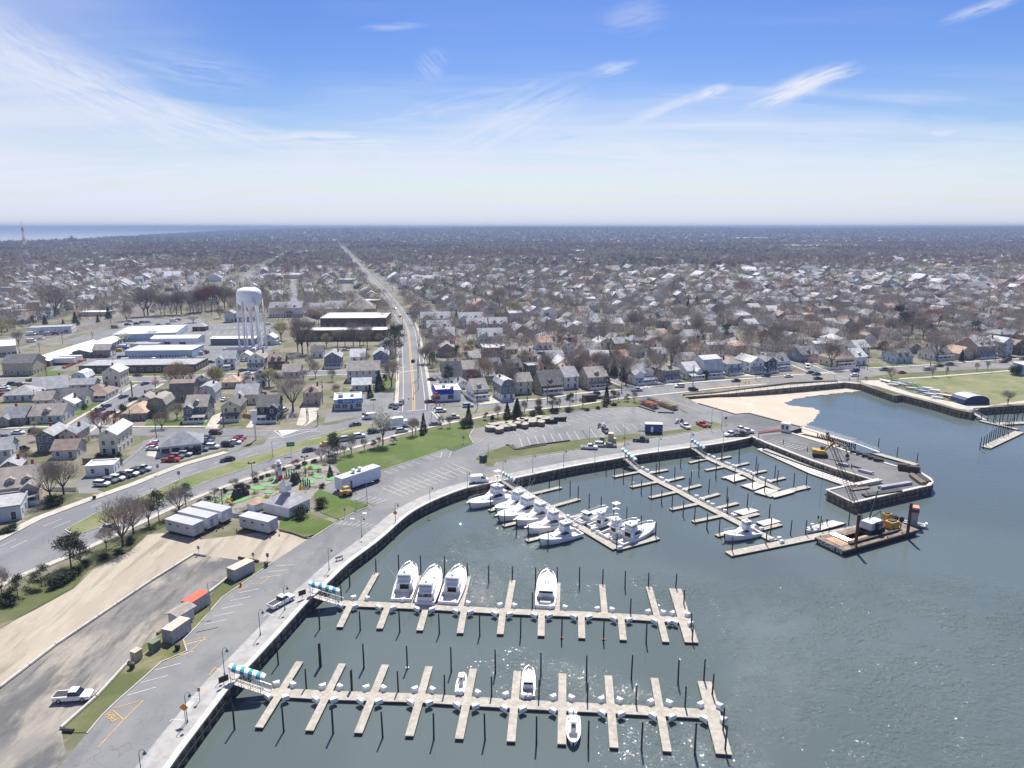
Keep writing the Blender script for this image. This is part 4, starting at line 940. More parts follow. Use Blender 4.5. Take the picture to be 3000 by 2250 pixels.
H('c4',1040,265,56,11,2.5,8,'gf','cream','light','a white fenced yard')
H('c4',740,240,46,9,1,8,'gam','lightblue','metal','')
H('c4',760,300,80,7,1,8,'gs','palegrey','grey','')
H('c4',1250,575,74,15,1,8,'hip','shingle','tan','')
H('c4',1460,530,60,11,1.5,8,'gam','olive','taupe','a brick chimney')
H('c4',1340,440,40,8,1,8,'gf','white','taupe','')
H('c4',1690,400,74,10,1.5,8,'gams','shingle','brown','',dorm=1)
H('c4',1920,410,56,10,1.5,8,'gam','palegrey','grey','')
H('c1',560,262,70,11,2,8,'gs','slate','taupe','a white porch',wing=-1,porch=1,dorm=1)
H('c1',880,262,60,12,2,8,'gf','yellow','dark','black shutters',porch=1)
H('c1',1020,110,72,11,1.5,8,'gs','cream','grey','green side',wing=-1)
H('c1',1220,262,68,11,2,8,'gs','navy','dark','white trimmed front gable',wing=1,porch=1)
H('c1',1625,118,56,10,2,8,'hip','tan','brown','a small dormer',dorm=1)
H('e2',420,1112,58,11,2,8,'gs','white','grey','a front gable',wing=-1,porch=2)
H('e2',620,1022,34,8,1,8,'gf','palegrey','light',label='pale garage with light gable roof between two white houses',name='garage',cat='garage',wk='g',nwin=1,door=False)
H('e2',745,1112,56,12,2,8,'gf','white','taupe','a dark porch roof',porch=1)
H('e2',960,1112,54,10,1.5,8,'gs','brown','brown','twin half timbered gables',dorm=2)
H('e2',165,1318,43,10,1.5,8,'gf','white','taupe','',porch=2)
H('e2',470,1318,60,10,1,8,'hip','beige','tan','')
H('e2',790,1290,30,9,2,8,'gf','white','dark','')
H('e2',650,1350,48,8,1,8,'hip','shingle','dark','')
H('e2',1120,1205,58,10,1,8,'gs','palegrey','taupe','')
H('e2',1400,990,40,9,1.2,8,'gs','white','dark','')
H('e2',1570,1100,56,12,2,8,'gf','slate','grey','broad white trim',porch=1)
H('e2',1840,1090,48,11,2,8,'gs','white','light','tall white porch',porch=1)
H('e2',2090,1070,50,12,2,8,'gf','blue','grey','white trim',porch=1,dorm=0)
H('e2',2150,950,46,11,2,8,'gf','white','dark','')
H('e2',1900,1250,108,12,2,8,'gs','palegrey','taupe','no dormers')
H('e2',1880,1350,62,8,1,8,'gs','palegrey','light','')
H('e2',1060,1520,1,9,1,8,'gs','olive','grey','',W_=1)if False else None
def bld(c,x,y,wpx,d,h,rot,kind,wall,roof,label,name='building',cat='building',**kw):
 kw.setdefault('near',1);kw.setdefault('nwin',0)
 px,py=K(c,x,y);gx,gy=G(px,py)
 return house(px,py,wpx/.86,d,1,rot,kind,wall,roof,label=label,name=name,cat=cat,hpx=h/mpp(gx,gy),chim=0,**kw)
t=bld('e1',200,1180,82,14,6.5,8,'gs','tan','dark','tan timber clad shop with dark roof beside the storage row','shop','shop',nwin=5,pitch=.5)
t=bld('e1',75,975,50,30,6,35,'flat','cream','white','cream building with blue roof edge at the left margin',nwin=4,wk='p')
t=bld('e1',540,730,112,16,4.5,20,'flat','white','grey','white flat workshop across the railway','workshop','workshop',nwin=4,wk='p')
b=None
def longrow(label,a,c_,w,h,wall,roof,name='storage_building'):
 """long gabled shed from world point a to c_"""
 L=math.hypot(c_[0]-a[0],c_[1]-a[1]);ang=math.degrees(math.atan2(c_[1]-a[1],c_[0]-a[0]))-90
 t=house(0,0,0,L,1,ang,'gf',wall,roof,xy=a,W_=w,label=label,name=name,cat='storage shed',pitch=.28,chim=0,nwin=0)
 n=int(L/5)
 for k in range(n):put_win(t,'g',w/2+.02,-L/2+(k+.5)*L/n,1.3,math.pi/2)
 return t
longrow('long dark red storage row with white metal roof beside the railway',g('e1',400,1085),g('e1',1010,880),13,3.2,'brick','white')
longrow('dark storage shed with white metal roof behind the small garage',g('e1',870,990),g('e1',1230,830),12,3.2,'slate','white')
bld('e1',1100,985,46,9,4.5,8,'gs','shingle','taupe','grey garage with a big dark opening in the works yard','garage','garage',nwin=1,wk='g')
bld('e1',1570,805,170,45,4.5,15,'flat','lightblue','metal','wide pale blue low building behind the two blossoming trees',nwin=2)
t=bld('e1',1890,880,132,14,6,4,'gs','white','white','white metal shed with two black doors below the car park','metal_shed','metal shed',pitch=.15)
for xx in(-4.5,5):
 o=MB().box(-2,2,-.06,.02,0,3.6).build('door',M_black,t);o.location=(xx,-7.02,0)
t=bld('e1',1720,1005,190,20,5,4,'flat','lightblue','white','long pale blue works building with rows of small windows','works_building','works building',nwin=22,wk='s')
bld('e1',1560,915,78,12,4,4,'flat','palegrey','grey','grey flat roofed block behind the long pale blue works building','works_building','works building')
bld('e1',1490,1150,330,20,3.8,4,'flat','brown','grey','long low dark brick office building facing the side street','office_building','office',nwin=14,wk='p')
bld('e1',2150,700,36,9,3.4,8,'hip','brown','grey','small round brick pump house at the car park corner','pump_house','pump house',nwin=1)
t=bld('e2',490,850,128,10,4.2,2,'gs','slate','white','open white roofed carport below the parking lot','carport','carport',pitch=.12)
bld('e2',882,850,34,9,4.5,2,'gf','palegrey','light','pale grey shed at the right end of the carport','shed','shed',nwin=1,wk='g')
bld('e2',1065,550,94,14,8,8,'gs','white','grey','long two storey white motel with balcony rails','motel','motel',nwin=12,dorm=3)
bld('e2',1500,520,110,14,5,8,'gs','palegrey','grey','pale strip building right of the motel','shop_building','building',nwin=8)
bld('e2',1600,505,60,16,5,8,'gs','teal','grey','teal fronted building with small gables','shop_building','building',nwin=5,dorm=2)
bld('e2',1865,520,84,26,5,8,'hip','tan','taupe','tan building with very large hipped roof beside the main road','hall','building',nwin=3,pitch=.7)
bld('e2',1980,440,56,16,6,8,'flat','brick','white','red brick building with white flat roof by the main road','brick_building','building',nwin=6)
t=bld('e2',1790,660,190,36,7,3,'flat','brown','white','dark brick school like building with bright white flat roof','school_building','building',nwin=9,wk='p')
t=bld('e2',1670,805,268,14,7,2,'flat','brown','white','long brick building with pale flat roof behind bare trees','school_building','building',nwin=12,wk='p')
bld('e2',1350,570,40,12,5,8,'gf','brown','brown','dark brown lodge right of the motel','lodge','building',nwin=2)
bld('e2',1260,660,50,14,4,8,'hip','tan','taupe','low hip roofed building behind the yellowish willow','building',nwin=2)
bld('e2',455,605,27,10,7,8,'gf','palegrey','grey','narrow grey two storey building left of the tower legs','building',nwin=2)
bld('e2',620,600,50,12,4,8,'gs','tan','brown','brown roofed low building behind the tower legs','building',nwin=3)
bld('e2',900,125,44,20,5,8,'flat','white','white','white flat roofed store beside the far road','store','store')
bld('e2',1090,135,60,24,6,8,'flat','white','white','larger white roofed store beside the far road','store','store')
bld('e2',1710,185,52,16,5,8,'flat','palegrey','white','white roofed shop left of the main road','store','store')
bld('e1',180,540,60,14,4.5,10,'flat','white','white','white canopy roofed building with blue covers at far left','boat_yard_shed','building')
bld('e1',1010,540,88,14,3.4,8,'flat','beige','white','low cream roofed building behind two dark spruces','building')
bld('e1',215,230,34,16,7,15,'flat','lightblue','white','pale blue block in the houses at far left','building',nwin=3)
bld('e1',330,95,18,10,16,15,'flat','white','white','tall narrow white block among houses at far left','building',nwin=2)
bld('e1',110,310,44,14,8,15,'flat','palegrey','light','pale two storey block at far left','building',nwin=3)
t=H('c1',1960,160,92,13,1.4,12,'flat','palegrey','white',label='low ice cream restaurant with blue lettered fascia',name='restaurant',cat='restaurant',nwin=4,wk='p',fr='cream')
w_=92*mpp(*g('c1',1960,160))*.86
o=MB();o.box(-w_/2*.72,w_/2+.5,-7.2,-6.55,3.0,4.9);o.box(w_/2,w_/2+.5,-6.55,2,3.0,4.9);o=o.build('fascia',WALL['blue'],t)
o.data.materials[0]=mat('bright_blue_fascia',(.02,.14,.48),.5,.05,1)
text_mesh('fascia_lettering','Dairy Queen',1.7,M_white,o,.04,(2.5,-7.26,3.95),(math.pi/2,0,0))
b=MB();b.box(-4,-2,-2,0,4.6,5.6);b.box(1,2.5,-1,.5,4.6,5.3);b.build('roof_vents',M_steel_grey,t)
t=H('c2',1310,395,84,14,1.5,12,'flat','white','white',label='white fast food restaurant with steep bright blue roof edge',name='restaurant',cat='restaurant',nwin=0)
w_=84*mpp(*g('c2',1310,395))*.86;h_=.4+2.75*1.5
MB_=MB();q0=[(-w_/2-1.1,-8.1,h_-1.2),(w_*.2,-8.1,h_-1.2),(w_*.2,-6.6,h_-1.2),(-w_/2-1.1,-6.6,h_-1.2)];q1=[(-w_/2+.1,-7.25,h_+.9),(w_*.2,-7.25,h_+.9),(w_*.2,-6.9,h_+.9),(-w_/2+.1,-6.9,h_+.9)]
MB_.hull8(q0,q1);q0=[(-w_/2-1.1,-6.6,h_-1.2),(-w_/2-.02,-6.6,h_-1.2),(-w_/2-.02,5,h_-1.2),(-w_/2-1.1,5,h_-1.2)];q1=[(-w_/2-.3,-6.6,h_+.9),(-w_/2-.02,-6.6,h_+.9),(-w_/2-.02,5,h_+.9),(-w_/2-.3,5,h_+.9)]
MB_.hull8(q0,q1);MB_.build('mansard_roof',mat('royal_blue_roof',(.01,.05,.42),.5,.05,1),t)
b=MB();b.box(-w_/2+.1,w_*.2,-7.3,-7.2,h_+.9,h_+1.1);b.box(-w_/2-.35,-w_/2-.2,-7,5,h_+.9,h_+1.1);b.build('red_roof_edge',M_red,t)
b=MB();b.box(-2,-.5,0,1.5,h_,h_+1.2);b.box(1.5,3,-2,-.8,h_,h_+1);b.build('roof_vents',M_steel_grey,t)
put_win(t,'p',1,-7.02,1.9,0,'dark');put_win(t,'p',-5,-7.02,1.9,0,'dark')
for x,y,w,d in((470,400,100,14),(515,500,86,13),(850,400,84,13),(915,465,68,12),(1145,460,62,12),(560,600,72,14),(1060,610,84,14)):
 H('e3',x,y,w,d,2.3,8,'gs','palegrey','grey',label='grey roofed townhouse block with white triangular gables',name='townhouse_block',cat='townhouse',dorm=2,wing=-1 if w>80 else 1)
for a in[(590,720,62,13,1.5,8,'gf','shingle','taupe'),(265,260,55,14,2,15,'gf','cream','tan'),(610,190,32,16,2.5,15,'gf','lightblue','light'),
 (910,790,48,10,1,17,'gs','palegrey','grey'),(1280,690,50,9,1,17,'gs','palegrey','taupe'),(1350,455,42,10,1.5,17,'hip','palegrey','light'),
 (855,975,55,11,2,17,'gs','tan','taupe'),(1040,1010,44,9,1.3,17,'gs','teal','grey'),
 (1425,1120,54,10,2,17,'gs','cream','taupe'),(1520,910,30,9,1.5,17,'flat','slate','grey'),
 (1770,850,60,11,2,17,'gs','olive','grey'),(1905,710,40,10,2,12,'gf','white','grey'),(1650,640,52,10,1.5,17,'gs','white','tan'),
 (1595,525,44,11,2,17,'gf','lightblue','slate'),(1420,565,34,9,1,17,'gf','cream','brown'),(1550,405,44,10,1.5,17,'gf','palegrey','grey'),
 (1710,430,42,11,2,17,'gf','white','slate'),(1860,400,46,10,1.5,17,'hip','white','light'),(2060,400,42,10,1.5,17,'gs','white','dark'),
 (1950,470,44,10,1.5,17,'gf','palegrey','slate'),(2080,300,38,12,2,17,'gs','beige','light'),(1110,240,24,10,2,17,'gf','white','dark'),
 (960,220,48,12,2,17,'gf','beige','tan'),(830,240,34,10,1,17,'gf','palegrey','brown'),(860,180,46,10,1,17,'gs','cream','light'),
 (1470,260,28,9,1.5,17,'gf','white','grey'),(1190,280,36,9,1,17,'gs','shingle','taupe'),(2060,690,48,10,1,17,'hip','tan','brown'),
 (1480,770,55,9,1,17,'hip','beige','brown'),(2170,500,44,9,1.5,17,'gs','white','grey')]:
 H('e3',*a)
H('e3',640,1030,64,12,1.6,8,'gs','white','dark','a tall white dormer',dorm=1,pitch=1.0)
H('e3',1085,915,62,11,1.5,17,'gs','slate','slate','a wide front dormer',dorm=2,porch=1)
H('e3',1325,925,52,11,1.5,17,'gs','slate','dark','two window dormers',dorm=2,porch=2)
H('e3',770,1090,42,9,1,17,'gf','white','slate',label='white garage with blue grey gable roof behind the fast food restaurant',name='garage',cat='garage',nwin=1,wk='g',door=False)
H('e3',955,1185,52,12,1.6,20,'gs','white','taupe','small dormer and white porch',dorm=1,porch=1)
H('e3',1250,1185,46,12,2.3,20,'gam','slate','light','white garage level below a balcony',base=2.6,wbase='white')
H('e3',1720,1120,72,14,1.4,20,'gs','olive','dark','a white porch and one dormer',dorm=1,porch=1,pitch=.8)
H('e3',1935,1065,50,12,2,20,'gs','white','grey','two white storeys')
t=H('e3',1070,790,58,13,3,8,'flat','brick','white',label='modern three storey dark red flat roofed house',wk='b')
t=H('e3',1165,770,20,6,3,8,'flat','white','white',label='white cubic stair tower house beside the dark red flat roofed house',fr='dark',nwin=1,wk='p')
for a in[('e4',210,850,62,11,2,0,'gs','white','light'),('e4',480,910,74,10,1.5,17,'gs','white','slate'),('e4',270,670,48,11,2,17,'gf','cream','light'),
 ('e4',430,650,40,10,1.5,17,'gs','olive','grey'),('e4',610,640,48,11,2,17,'hip','tan','slate'),('e4',445,780,52,10,1,17,'gs','beige','tan'),
 ('e4',650,720,36,9,1.5,17,'gam','palegrey','taupe'),('e4',1735,700,48,11,2,17,'hip','tan','tan'),('e4',1565,680,42,10,1.5,17,'gf','cream','slate'),
 ('e4',1285,730,56,10,1.5,17,'gs','beige','brown'),('e4',1225,590,54,11,2,17,'gs','white','grey'),('e4',940,360,50,10,2,17,'gs','teal','slate'),
 ('e4',1095,420,66,12,1,17,'gs','white','light'),('e4',1135,800,48,10,1,17,'flat','brown','dark'),('e4',890,540,32,9,1.5,17,'gs','white','tan'),
 ('e4',1590,555,50,10,2,17,'gs','palegrey','slate'),('e4',780,620,40,9,1.5,17,'gf','white','grey'),('e4',1440,690,44,10,1,17,'gs','brick','brown'),
 ('e5',395,690,40,9,1,17,'gs','palegrey','taupe'),('e5',530,690,60,12,1.5,17,'gs','shingle','grey'),('e5',820,610,40,10,2,17,'gs','tan','taupe'),
 ('e5',415,540,48,11,2,17,'gs','white','taupe'),('e5',515,565,52,11,1.5,17,'gf','slate','grey'),('e5',205,605,42,10,1.5,17,'gf','white','grey'),
 ('e5',305,610,46,10,1,17,'gs','white','taupe'),('e5',670,445,54,11,1,17,'hip','shingle','tan'),('e5',550,485,44,10,1.5,17,'gs','white','light'),
 ('e5',245,480,54,12,2,17,'gs','white','taupe'),('e5',740,312,38,10,1.5,17,'flat','white','white'),('e5',1565,290,76,11,1.5,17,'gs','white','light'),
 ('e5',2025,440,50,12,2,17,'gf','white','brown'),('e5',1270,690,48,11,1,17,'gf','slate','dark'),('e5',1130,680,52,12,1,17,'gf','yellow','brown'),
 ('e5',2170,700,46,12,2,15,'gf','brown','brown'),('e5',390,370,30,9,1.5,17,'gs','cream','tan'),('e5',1665,430,26,9,1.5,17,'gf','white','light'),
 ('e5',80,670,52,11,1.2,17,'gs','white','grey')]:
 H(*a)
H('e4',190,1065,70,12,2,20,'gs','tan','taupe','one small dormer',dorm=1,porch=1)
H('e4',680,1005,78,12,1.7,20,'gs','white','grey','a big white front gable',wing=-1,porch=1)
H('e4',985,985,62,12,2,20,'hip','shingle','taupe','an enclosed white porch',porch=1,dorm=1)
H('e4',1220,960,52,11,1.5,20,'gs','white','light','steep gable and porch stairs',wing=1,porch=1)
H('e4',1440,945,70,13,1.6,20,'gams','palegrey','light','a row of porch windows',dorm=1,porch=1)
H('e4',1665,910,56,12,2,20,'hip','lightblue','taupe','a dark porch roof',porch=1)
H('e4',1905,895,54,13,2,20,'gf','white','light','a wide dark roofed porch',porch=1)
H('e4',2060,885,40,12,2,20,'gf','navy','slate','a white porch',porch=1)
H('e4',2190,865,50,12,1.6,20,'gs','white','slate','skylights and a porch',dorm=1,porch=1)
H('e5',360,768,66,12,1.5,20,'gs','blue','slate','a white stair',dorm=1)
H('e5',655,810,74,13,1.6,20,'hip','cream','brown','a white railed sun deck',porch=1)
H('e5',800,795,52,12,1.6,20,'gs','white','light','pale dormer',dorm=1)
H('e5',820,725,56,11,2,20,'gs','white','light','plain upper storey')
H('e5',1175,778,68,11,1.3,12,'gs','lightblue','dark','two small dormers',dorm=2)
H('e5',1510,750,76,12,1.2,17,'gs','white','dark','a shaded porch',porch=1,dorm=1)
H('e5',1705,745,64,13,1.2,17,'gf','tan','tan','solar panels')
H('e5',1880,735,76,14,2.5,17,'gs','shingle','grey','green awning above the porch',dorm=2,porch=1)
H('e5',2060,720,46,12,3,17,'gf','palegrey','light','a corner turret')
# ------------------------------------------------------------------ random town houses behind the placed ones
def housed(x,y,r=0.0):
 for a,b_,c_ in FOOT:
  if(x-a)**2+(y-b_)**2<(c_+r)**2:return True
 return False
def near_path(x,y,path,w):
 for(x0,y0),(x1,y1)in zip(path[:-1],path[1:]):
  dx,dy=x1-x0,y1-y0;t=max(0,min(1,((x-x0)*dx+(y-y0)*dy)/(dx*dx+dy*dy+1e-9)))
  if math.hypot(x-x0-t*dx,y-y0-t*dy)<w:return True
 return False
KEEP=[
 gl('e1',[(-400,1700),(-400,860),(300,620),(1150,480),(2212,420),(2212,1700)]),gl('e2',[(0,1700),(0,430),(250,420),(900,400),(1650,380),(2212,400),(2212,1700)]),
 [G(*q)for q in[(-600,2300),(-600,1225),(0,1225),(1150,1225),(1200,1172),(1500,1160),(2000,1110),(2500,1075),(3000,1045),(3600,1025),(3600,2300)]],
 gl('e3',[(150,1500),(150,250),(1260,250),(1260,600),(1500,900),(1500,1500)]),gl('e1',[(-300,1100),(-300,700),(200,700),(500,560),(1100,480),(600,1100)])]
UA=R(17);ux,uy=-math.sin(UA),math.cos(UA);vx,vy=math.cos(UA),math.sin(UA)
lots=[]
streets=[]
for si in range(-70,90):
 s0=si*62.0
 for k in range(0,320):
  u=250+k*14.5
  if(k%11)in(0,):continue
  for side in(-1,1):
   v=s0+side*17.5+random.uniform(-1.5,1.5)
   x=ux*u+vx*v;y=uy*u+vy*v
   if y<290 or y>4200 or abs(x)>0.80*y+60:continue
   lots.append((y*1.0+abs(x)*.15,x,y,side))
 streets.append(s0)
lots.sort()
walls_c=['white']*14+['palegrey']*7+['cream']*4+['beige']*3+['shingle']*3+['slate']*2+['lightblue']*2+['tan']*3+['olive','teal','brick','yellow','navy']
roofs_c=['grey']*8+['slate']*4+['taupe']*4+['light']*6+['dark']*3+['brown']*3+['tan']
kinds_c=['gs']*6+['gf']*4+['hip']*2+['gams']
nh=sum(1 for o,_ in THINGS if o['category']=='house');far_lots=[]
for _,x,y,side in lots:
 px,py=proj(x,y,LZ)
 if any(inpoly(x,y,P)for P in KEEP):continue
 if near_path(x,y,MAIN,17)or near_path(x,y,RAILP,22)or near_path(x,y,FAR2,16):continue
 if any(near_path(x,y,q,11)for q in STR[1:4]):continue
 if housed(x,y,4.5):continue
 if y<1500 and random.random()<0.06:continue
 if nh<298 and-120<px<3120 and y<1000:
  k=random.choice(kinds_c);wl_=random.choice(walls_c);rf=random.choice(roofs_c);st=random.choice([1,1.5,1.5,2,2])
  rot=17+random.choice([0,0,90,-90 if side>0 else 90])+random.uniform(-4,4)
  w=random.uniform(8.5,11);dd_=random.uniform(9,13)
  house(0,0,0,dd_,st,rot,k,wl_,rf,hlabel(k,wl_,rf,st),porch=0,dorm=1 if random.random()<.2 else 0,near=0 if y>430 else 2,W_=w,xy=(x,y),nwin=2 if y<520 else 2,chim=0)
  nh+=1
 else:far_lots.append((x,y))
b=MB()
for si,s0 in enumerate(streets):
 P=[]
 for u in range(250,1800,20):
  x=ux*u+vx*s0;y=uy*u+vy*s0
  ok=y>300 and abs(x)<.82*y+60 and not any(inpoly(x,y,q)for q in KEEP)and not housed(x,y,2)and not near_path(x,y,MAIN,8)
  if ok:P.append((x,y))
  if(not ok or u>1770)and P:
   if len(P)>2:strip(b,P,-3.6,3.6,LZ+.02+.0004*si)
   P=[]
struct(b.build('street',M_road))
cols_w=['white','palegrey','cream','beige','shingle','tan','lightblue','slate'];cols_r=['grey','light','slate','taupe','dark','tan','white']
fb=MB();FARH=[]
for x,y in far_lots:
 if random.random()<(.10 if y<850 else min(.93,(y-850)/1300+.2)):continue
 w=random.uniform(8,12)/2;d_=random.uniform(9,14)/2;h=random.choice([3.4,4.5,5.8]);r=R(17+random.choice([0,90])+random.uniform(-6,6));cs,sn=math.cos(r),math.sin(r)
 if random.random()<.07 and y>800:w*=2.5;d_*=1.8;h=5
 T=lambda a,c_,z:(x+a*cs-c_*sn,y+a*sn+c_*cs,LZ+z)
 wm=random.choices(range(8),[13,6,4,3,2,2,2,1])[0];rm_=8+random.choices(range(7),[8,7,4,4,2,1,1])[0]
 hp=d_*.6
 for p_,q_ in(((-w,-d_),(w,-d_)),((-w,d_),(-w,-d_)),((w,-d_),(w,d_))):
  fb.face([T(*p_,0),T(*q_,0),T(*q_,h),T(*p_,h)],wm)
 fb.face([T(-w,-d_,h),T(-w,0,h+hp),T(-w,d_,h)],wm);fb.face([T(w,-d_,h),T(w,d_,h),T(w,0,h+hp)],wm)
 e=.4
 fb.face([T(-w-e,-d_-e,h-.25),T(w+e,-d_-e,h-.25),T(w+e,0,h+hp),T(-w-e,0,h+hp)],rm_);fb.face([T(w+e,d_+e,h-.25),T(-w-e,d_+e,h-.25),T(-w-e,0,h+hp),T(w+e,0,h+hp)],rm_)
 FARH.append((x,y))
struct(fb.build('distant_houses',[WALL[k]for k in cols_w]+[ROOF[k]for k in cols_r]),'stuff')
# ------------------------------------------------------------------ vehicles
PAINT={k:mat('car_paint_'+k,c,0.3,0.04,.5,spec=.6)for k,c in dict(white=(.78,.78,.79),black=(.015,.015,.018),grey=(.14,.15,.16),silver=(.45,.47,.49),blue=(.03,.06,.14),
 red=(.42,.02,.02),maroon=(.12,.02,.025),green=(.03,.06,.04),yellow=(.65,.45,.03)).items()}
CARS={}
def ext(b,prof,w,bev,m=0):
 """profile in (y,z) extruded across x with a bevelled flank"""
 n=len(prof);cy=sum(p[0]for p in prof)/n;cz=sum(p[1]for p in prof)/n
 rings=[]
 for x,s in((-w/2,.955),(-w/2+bev,1),(w/2-bev,1),(w/2,.955)):
  rings.append([(x,cy+(y-cy)*s,cz+(z-cz)*s)for y,z in prof])
 i=len(b.v)
 for r_ in rings:b.v+=r_
 for j in range(3):
  for k in range(n):b.f.append((i+j*n+k,i+j*n+(k+1)%n,i+(j+1)*n+(k+1)%n,i+(j+1)*n+k));b.m.append(m)
 b.f.append(tuple(i+k for k in reversed(range(n))));b.m.append(m);b.f.append(tuple(i+3*n+k for k in range(n)));b.m.append(m)
def car_proto(kind,color):
 if(kind,color)in CARS:return CARS[kind,color]
 P=PAINT[color];t=empty({'sedan':'parked_car','suv':'parked_car','pickup':'pickup_truck','van':'van','box':'box_truck'}[kind],0,0,0)
 b=MB();gmb=MB();L,w,wr=dict(sedan=(4.7,1.85,.33),suv=(4.8,1.92,.38),pickup=(5.8,2.0,.4),van=(5.7,2.05,.37),box=(10.5,2.5,.5))[kind]
 h=L/2
 if kind=='sedan':
  ext(b,[(-h,.35),(-h,.85),(-h+.3,1.0),(-.9,1.02),(h-1.5,.98),(h-.25,.78),(h,.6),(h,.32),(h-.4,.22),(-h+.4,.22)],w,.14)
  gmb.hull8([(-w/2+.1,-1.75,.99),(w/2-.1,-1.75,.99),(w/2-.1,1.15,.96),(-w/2+.1,1.15,.96)],[(-.66,-1.0,1.4),(.66,-1.0,1.4),(.66,.35,1.42),(-.66,.35,1.42)])
  b.hull8([(-.68,-1.05,1.385),(.68,-1.05,1.385),(.68,.4,1.405),(-.68,.4,1.405)],[(-.55,-.9,1.46),(.55,-.9,1.46),(.55,.25,1.47),(-.55,.25,1.47)])
 elif kind=='suv':
  ext(b,[(-h,.4),(-h,1.0),(-h+.1,1.12),(h-1.4,1.1),(h-.2,.95),(h,.75),(h,.4),(h-.4,.28),(-h+.4,.28)],w,.12)
  gmb.hull8([(-w/2+.08,-h+.12,1.1),(w/2-.08,-h+.12,1.1),(w/2-.08,1.15,1.08),(-w/2+.08,1.15,1.08)],[(-.72,-h+.5,1.7),(.72,-h+.5,1.7),(.72,.4,1.72),(-.72,.4,1.72)])
  b.hull8([(-.76,-h+.4,1.685),(.76,-h+.4,1.685),(.76,.5,1.7),(-.76,.5,1.7)],[(-.62,-h+.6,1.78),(.62,-h+.6,1.78),(.62,.3,1.79),(-.62,.3,1.79)])
 elif kind=='pickup':
  ext(b,[(-h,.45),(-h,1.12),(-.5,1.14),(h-1.6,1.12),(h-.2,1.02),(h,.8),(h,.45),(h-.4,.35),(-h+.4,.35)],w,.1)
  gmb.hull8([(-w/2+.08,-.5,1.12),(w/2-.08,-.5,1.12),(w/2-.08,1.5,1.1),(-w/2+.08,1.5,1.1)],[(-.74,-.35,1.78),(.74,-.35,1.78),(.74,.8,1.8),(-.74,.8,1.8)])
  b.hull8([(-.78,-.42,1.765),(.78,-.42,1.765),(.78,.9,1.785),(-.78,.9,1.785)],[(-.65,-.3,1.87),(.65,-.3,1.87),(.65,.75,1.88),(-.65,.75,1.88)])
  q=MB();q.box(-.78,.78,-h+.12,-.6,1.125,1.16);q.build('truck_bed',M_black,t)
 elif kind=='van':
  ext(b,[(-h,.4),(-h,2.3),(-h+.15,2.45),(h-2.1,2.45),(h-1.7,2.25),(h-.9,1.35),(h-.1,1.1),(h,.9),(h,.4)],w,.1)
  gmb.hull8([(-w/2-.01,h-2.3,1.4),(w/2+.01,h-2.3,1.4),(w/2+.01,h-1.0,1.35),(-w/2-.01,h-1.0,1.35)],[(-w/2-.01,h-2.3,2.1),(w/2+.01,h-2.3,2.1),(w/2+.01,h-1.6,2.1),(-w/2-.01,h-1.6,2.1)])
  gmb.hull8([(-.8,h-1.75,2.2),(.8,h-1.75,2.2),(.85,h-.86,1.4),(-.85,h-.86,1.4)],[(-.8,h-1.7,2.27),(.8,h-1.7,2.27),(.85,h-.8,1.44),(-.85,h-.8,1.44)])
 else:
  ext(b,[(h-2.2,.7),(h-2.2,2.6),(h-.9,2.7),(h-.3,1.8),(h,1.5),(h,.6)],2.3,.12);b.box(-1.0,1.0,-h,h-2.2,.75,1.0)
  gmb.hull8([(-1.0,h-.88,2.55),(1.0,h-.88,2.55),(1.0,h-.38,1.85),(-1.0,h-.38,1.85)],[(-1.0,h-.8,2.6),(1.0,h-.8,2.6),(1.0,h-.3,1.9),(-1.0,h-.3,1.9)])
  q=MB();q.box(-1.28,1.28,-h,h-2.5,1.0,3.95);q.build('cargo_box',M_white,t)
 b.build('body',P,t);gmb.build('windows',M_glass,t)
 hl=MB();hl.box(-w/2+.12,-w/2+.5,h-.12,h+.015,.62,.82);link('headlight',hl.mesh('headlight',M_chrome),t)
 hl2=MB();hl2.box(w/2-.5,w/2-.12,h-.12,h+.015,.62,.82);link('headlight',hl2.mesh('headlight',M_chrome),t)
 wm=MB();n=12
 wm.tube((-.12,0,0),(.12,0,0),wr,n=n);wm.tube((-.13,0,0),(.13,0,0),wr*.55,n=8,m=1);wm=wm.mesh('wheel',[M_tyre,M_chrome])
 for sx in(-1,1):
  for sy in(-h*.62,h*.62):
   o=link('wheel',wm,t);o.location=(sx*(w/2-.1),sy,wr)
 CARS[kind,color]=t;t['fresh']=1
 return t
def car(px,py,kind,color,az,label,group=None,z=None):
 t=car_proto(kind,color)
 if t.get('fresh'):del t['fresh']
 else:t=copy_tree(t)
 x,y=G(px,py);t.location=(x,y,LZ+.1 if z is None else z);t.rotation_euler=(0,0,-R(az))
 tag(t,label,{'sedan':'car','suv':'suv','pickup':'pickup truck','van':'van','box':'truck'}[kind],group)
 return t
KN=dict(sedan='sedan',suv='SUV',pickup='pickup truck',van='van',box='box truck')
def cars(c,rows,where,group=None):
 for x,y,k,col,az in rows:car(*K(c,x,y),k,col,az,f'{col} {KN[k]} {where}',group)
car(*K('A',398,1290),'pickup','white',84,'white crew cab pickup parked across the gravel lot at lower left')
car(*K('A',1520,775),'pickup','white',32,'white pickup with open bed parked beside the promenade lamp')
cars('c4',[(1025,1580,'sedan','silver',62)],'driving past bare trees on the near carriageway')
cars('c4',[(945,1180,'suv','white',95),(1018,1152,'suv','grey',95),(1085,1128,'suv','white',95),(1155,1103,'suv','black',95),(1215,1085,'suv','white',95),(1275,1063,'suv','green',95),(1322,1038,'pickup','silver',95)],
 'in the row on the small car lot','cars lined up for sale')
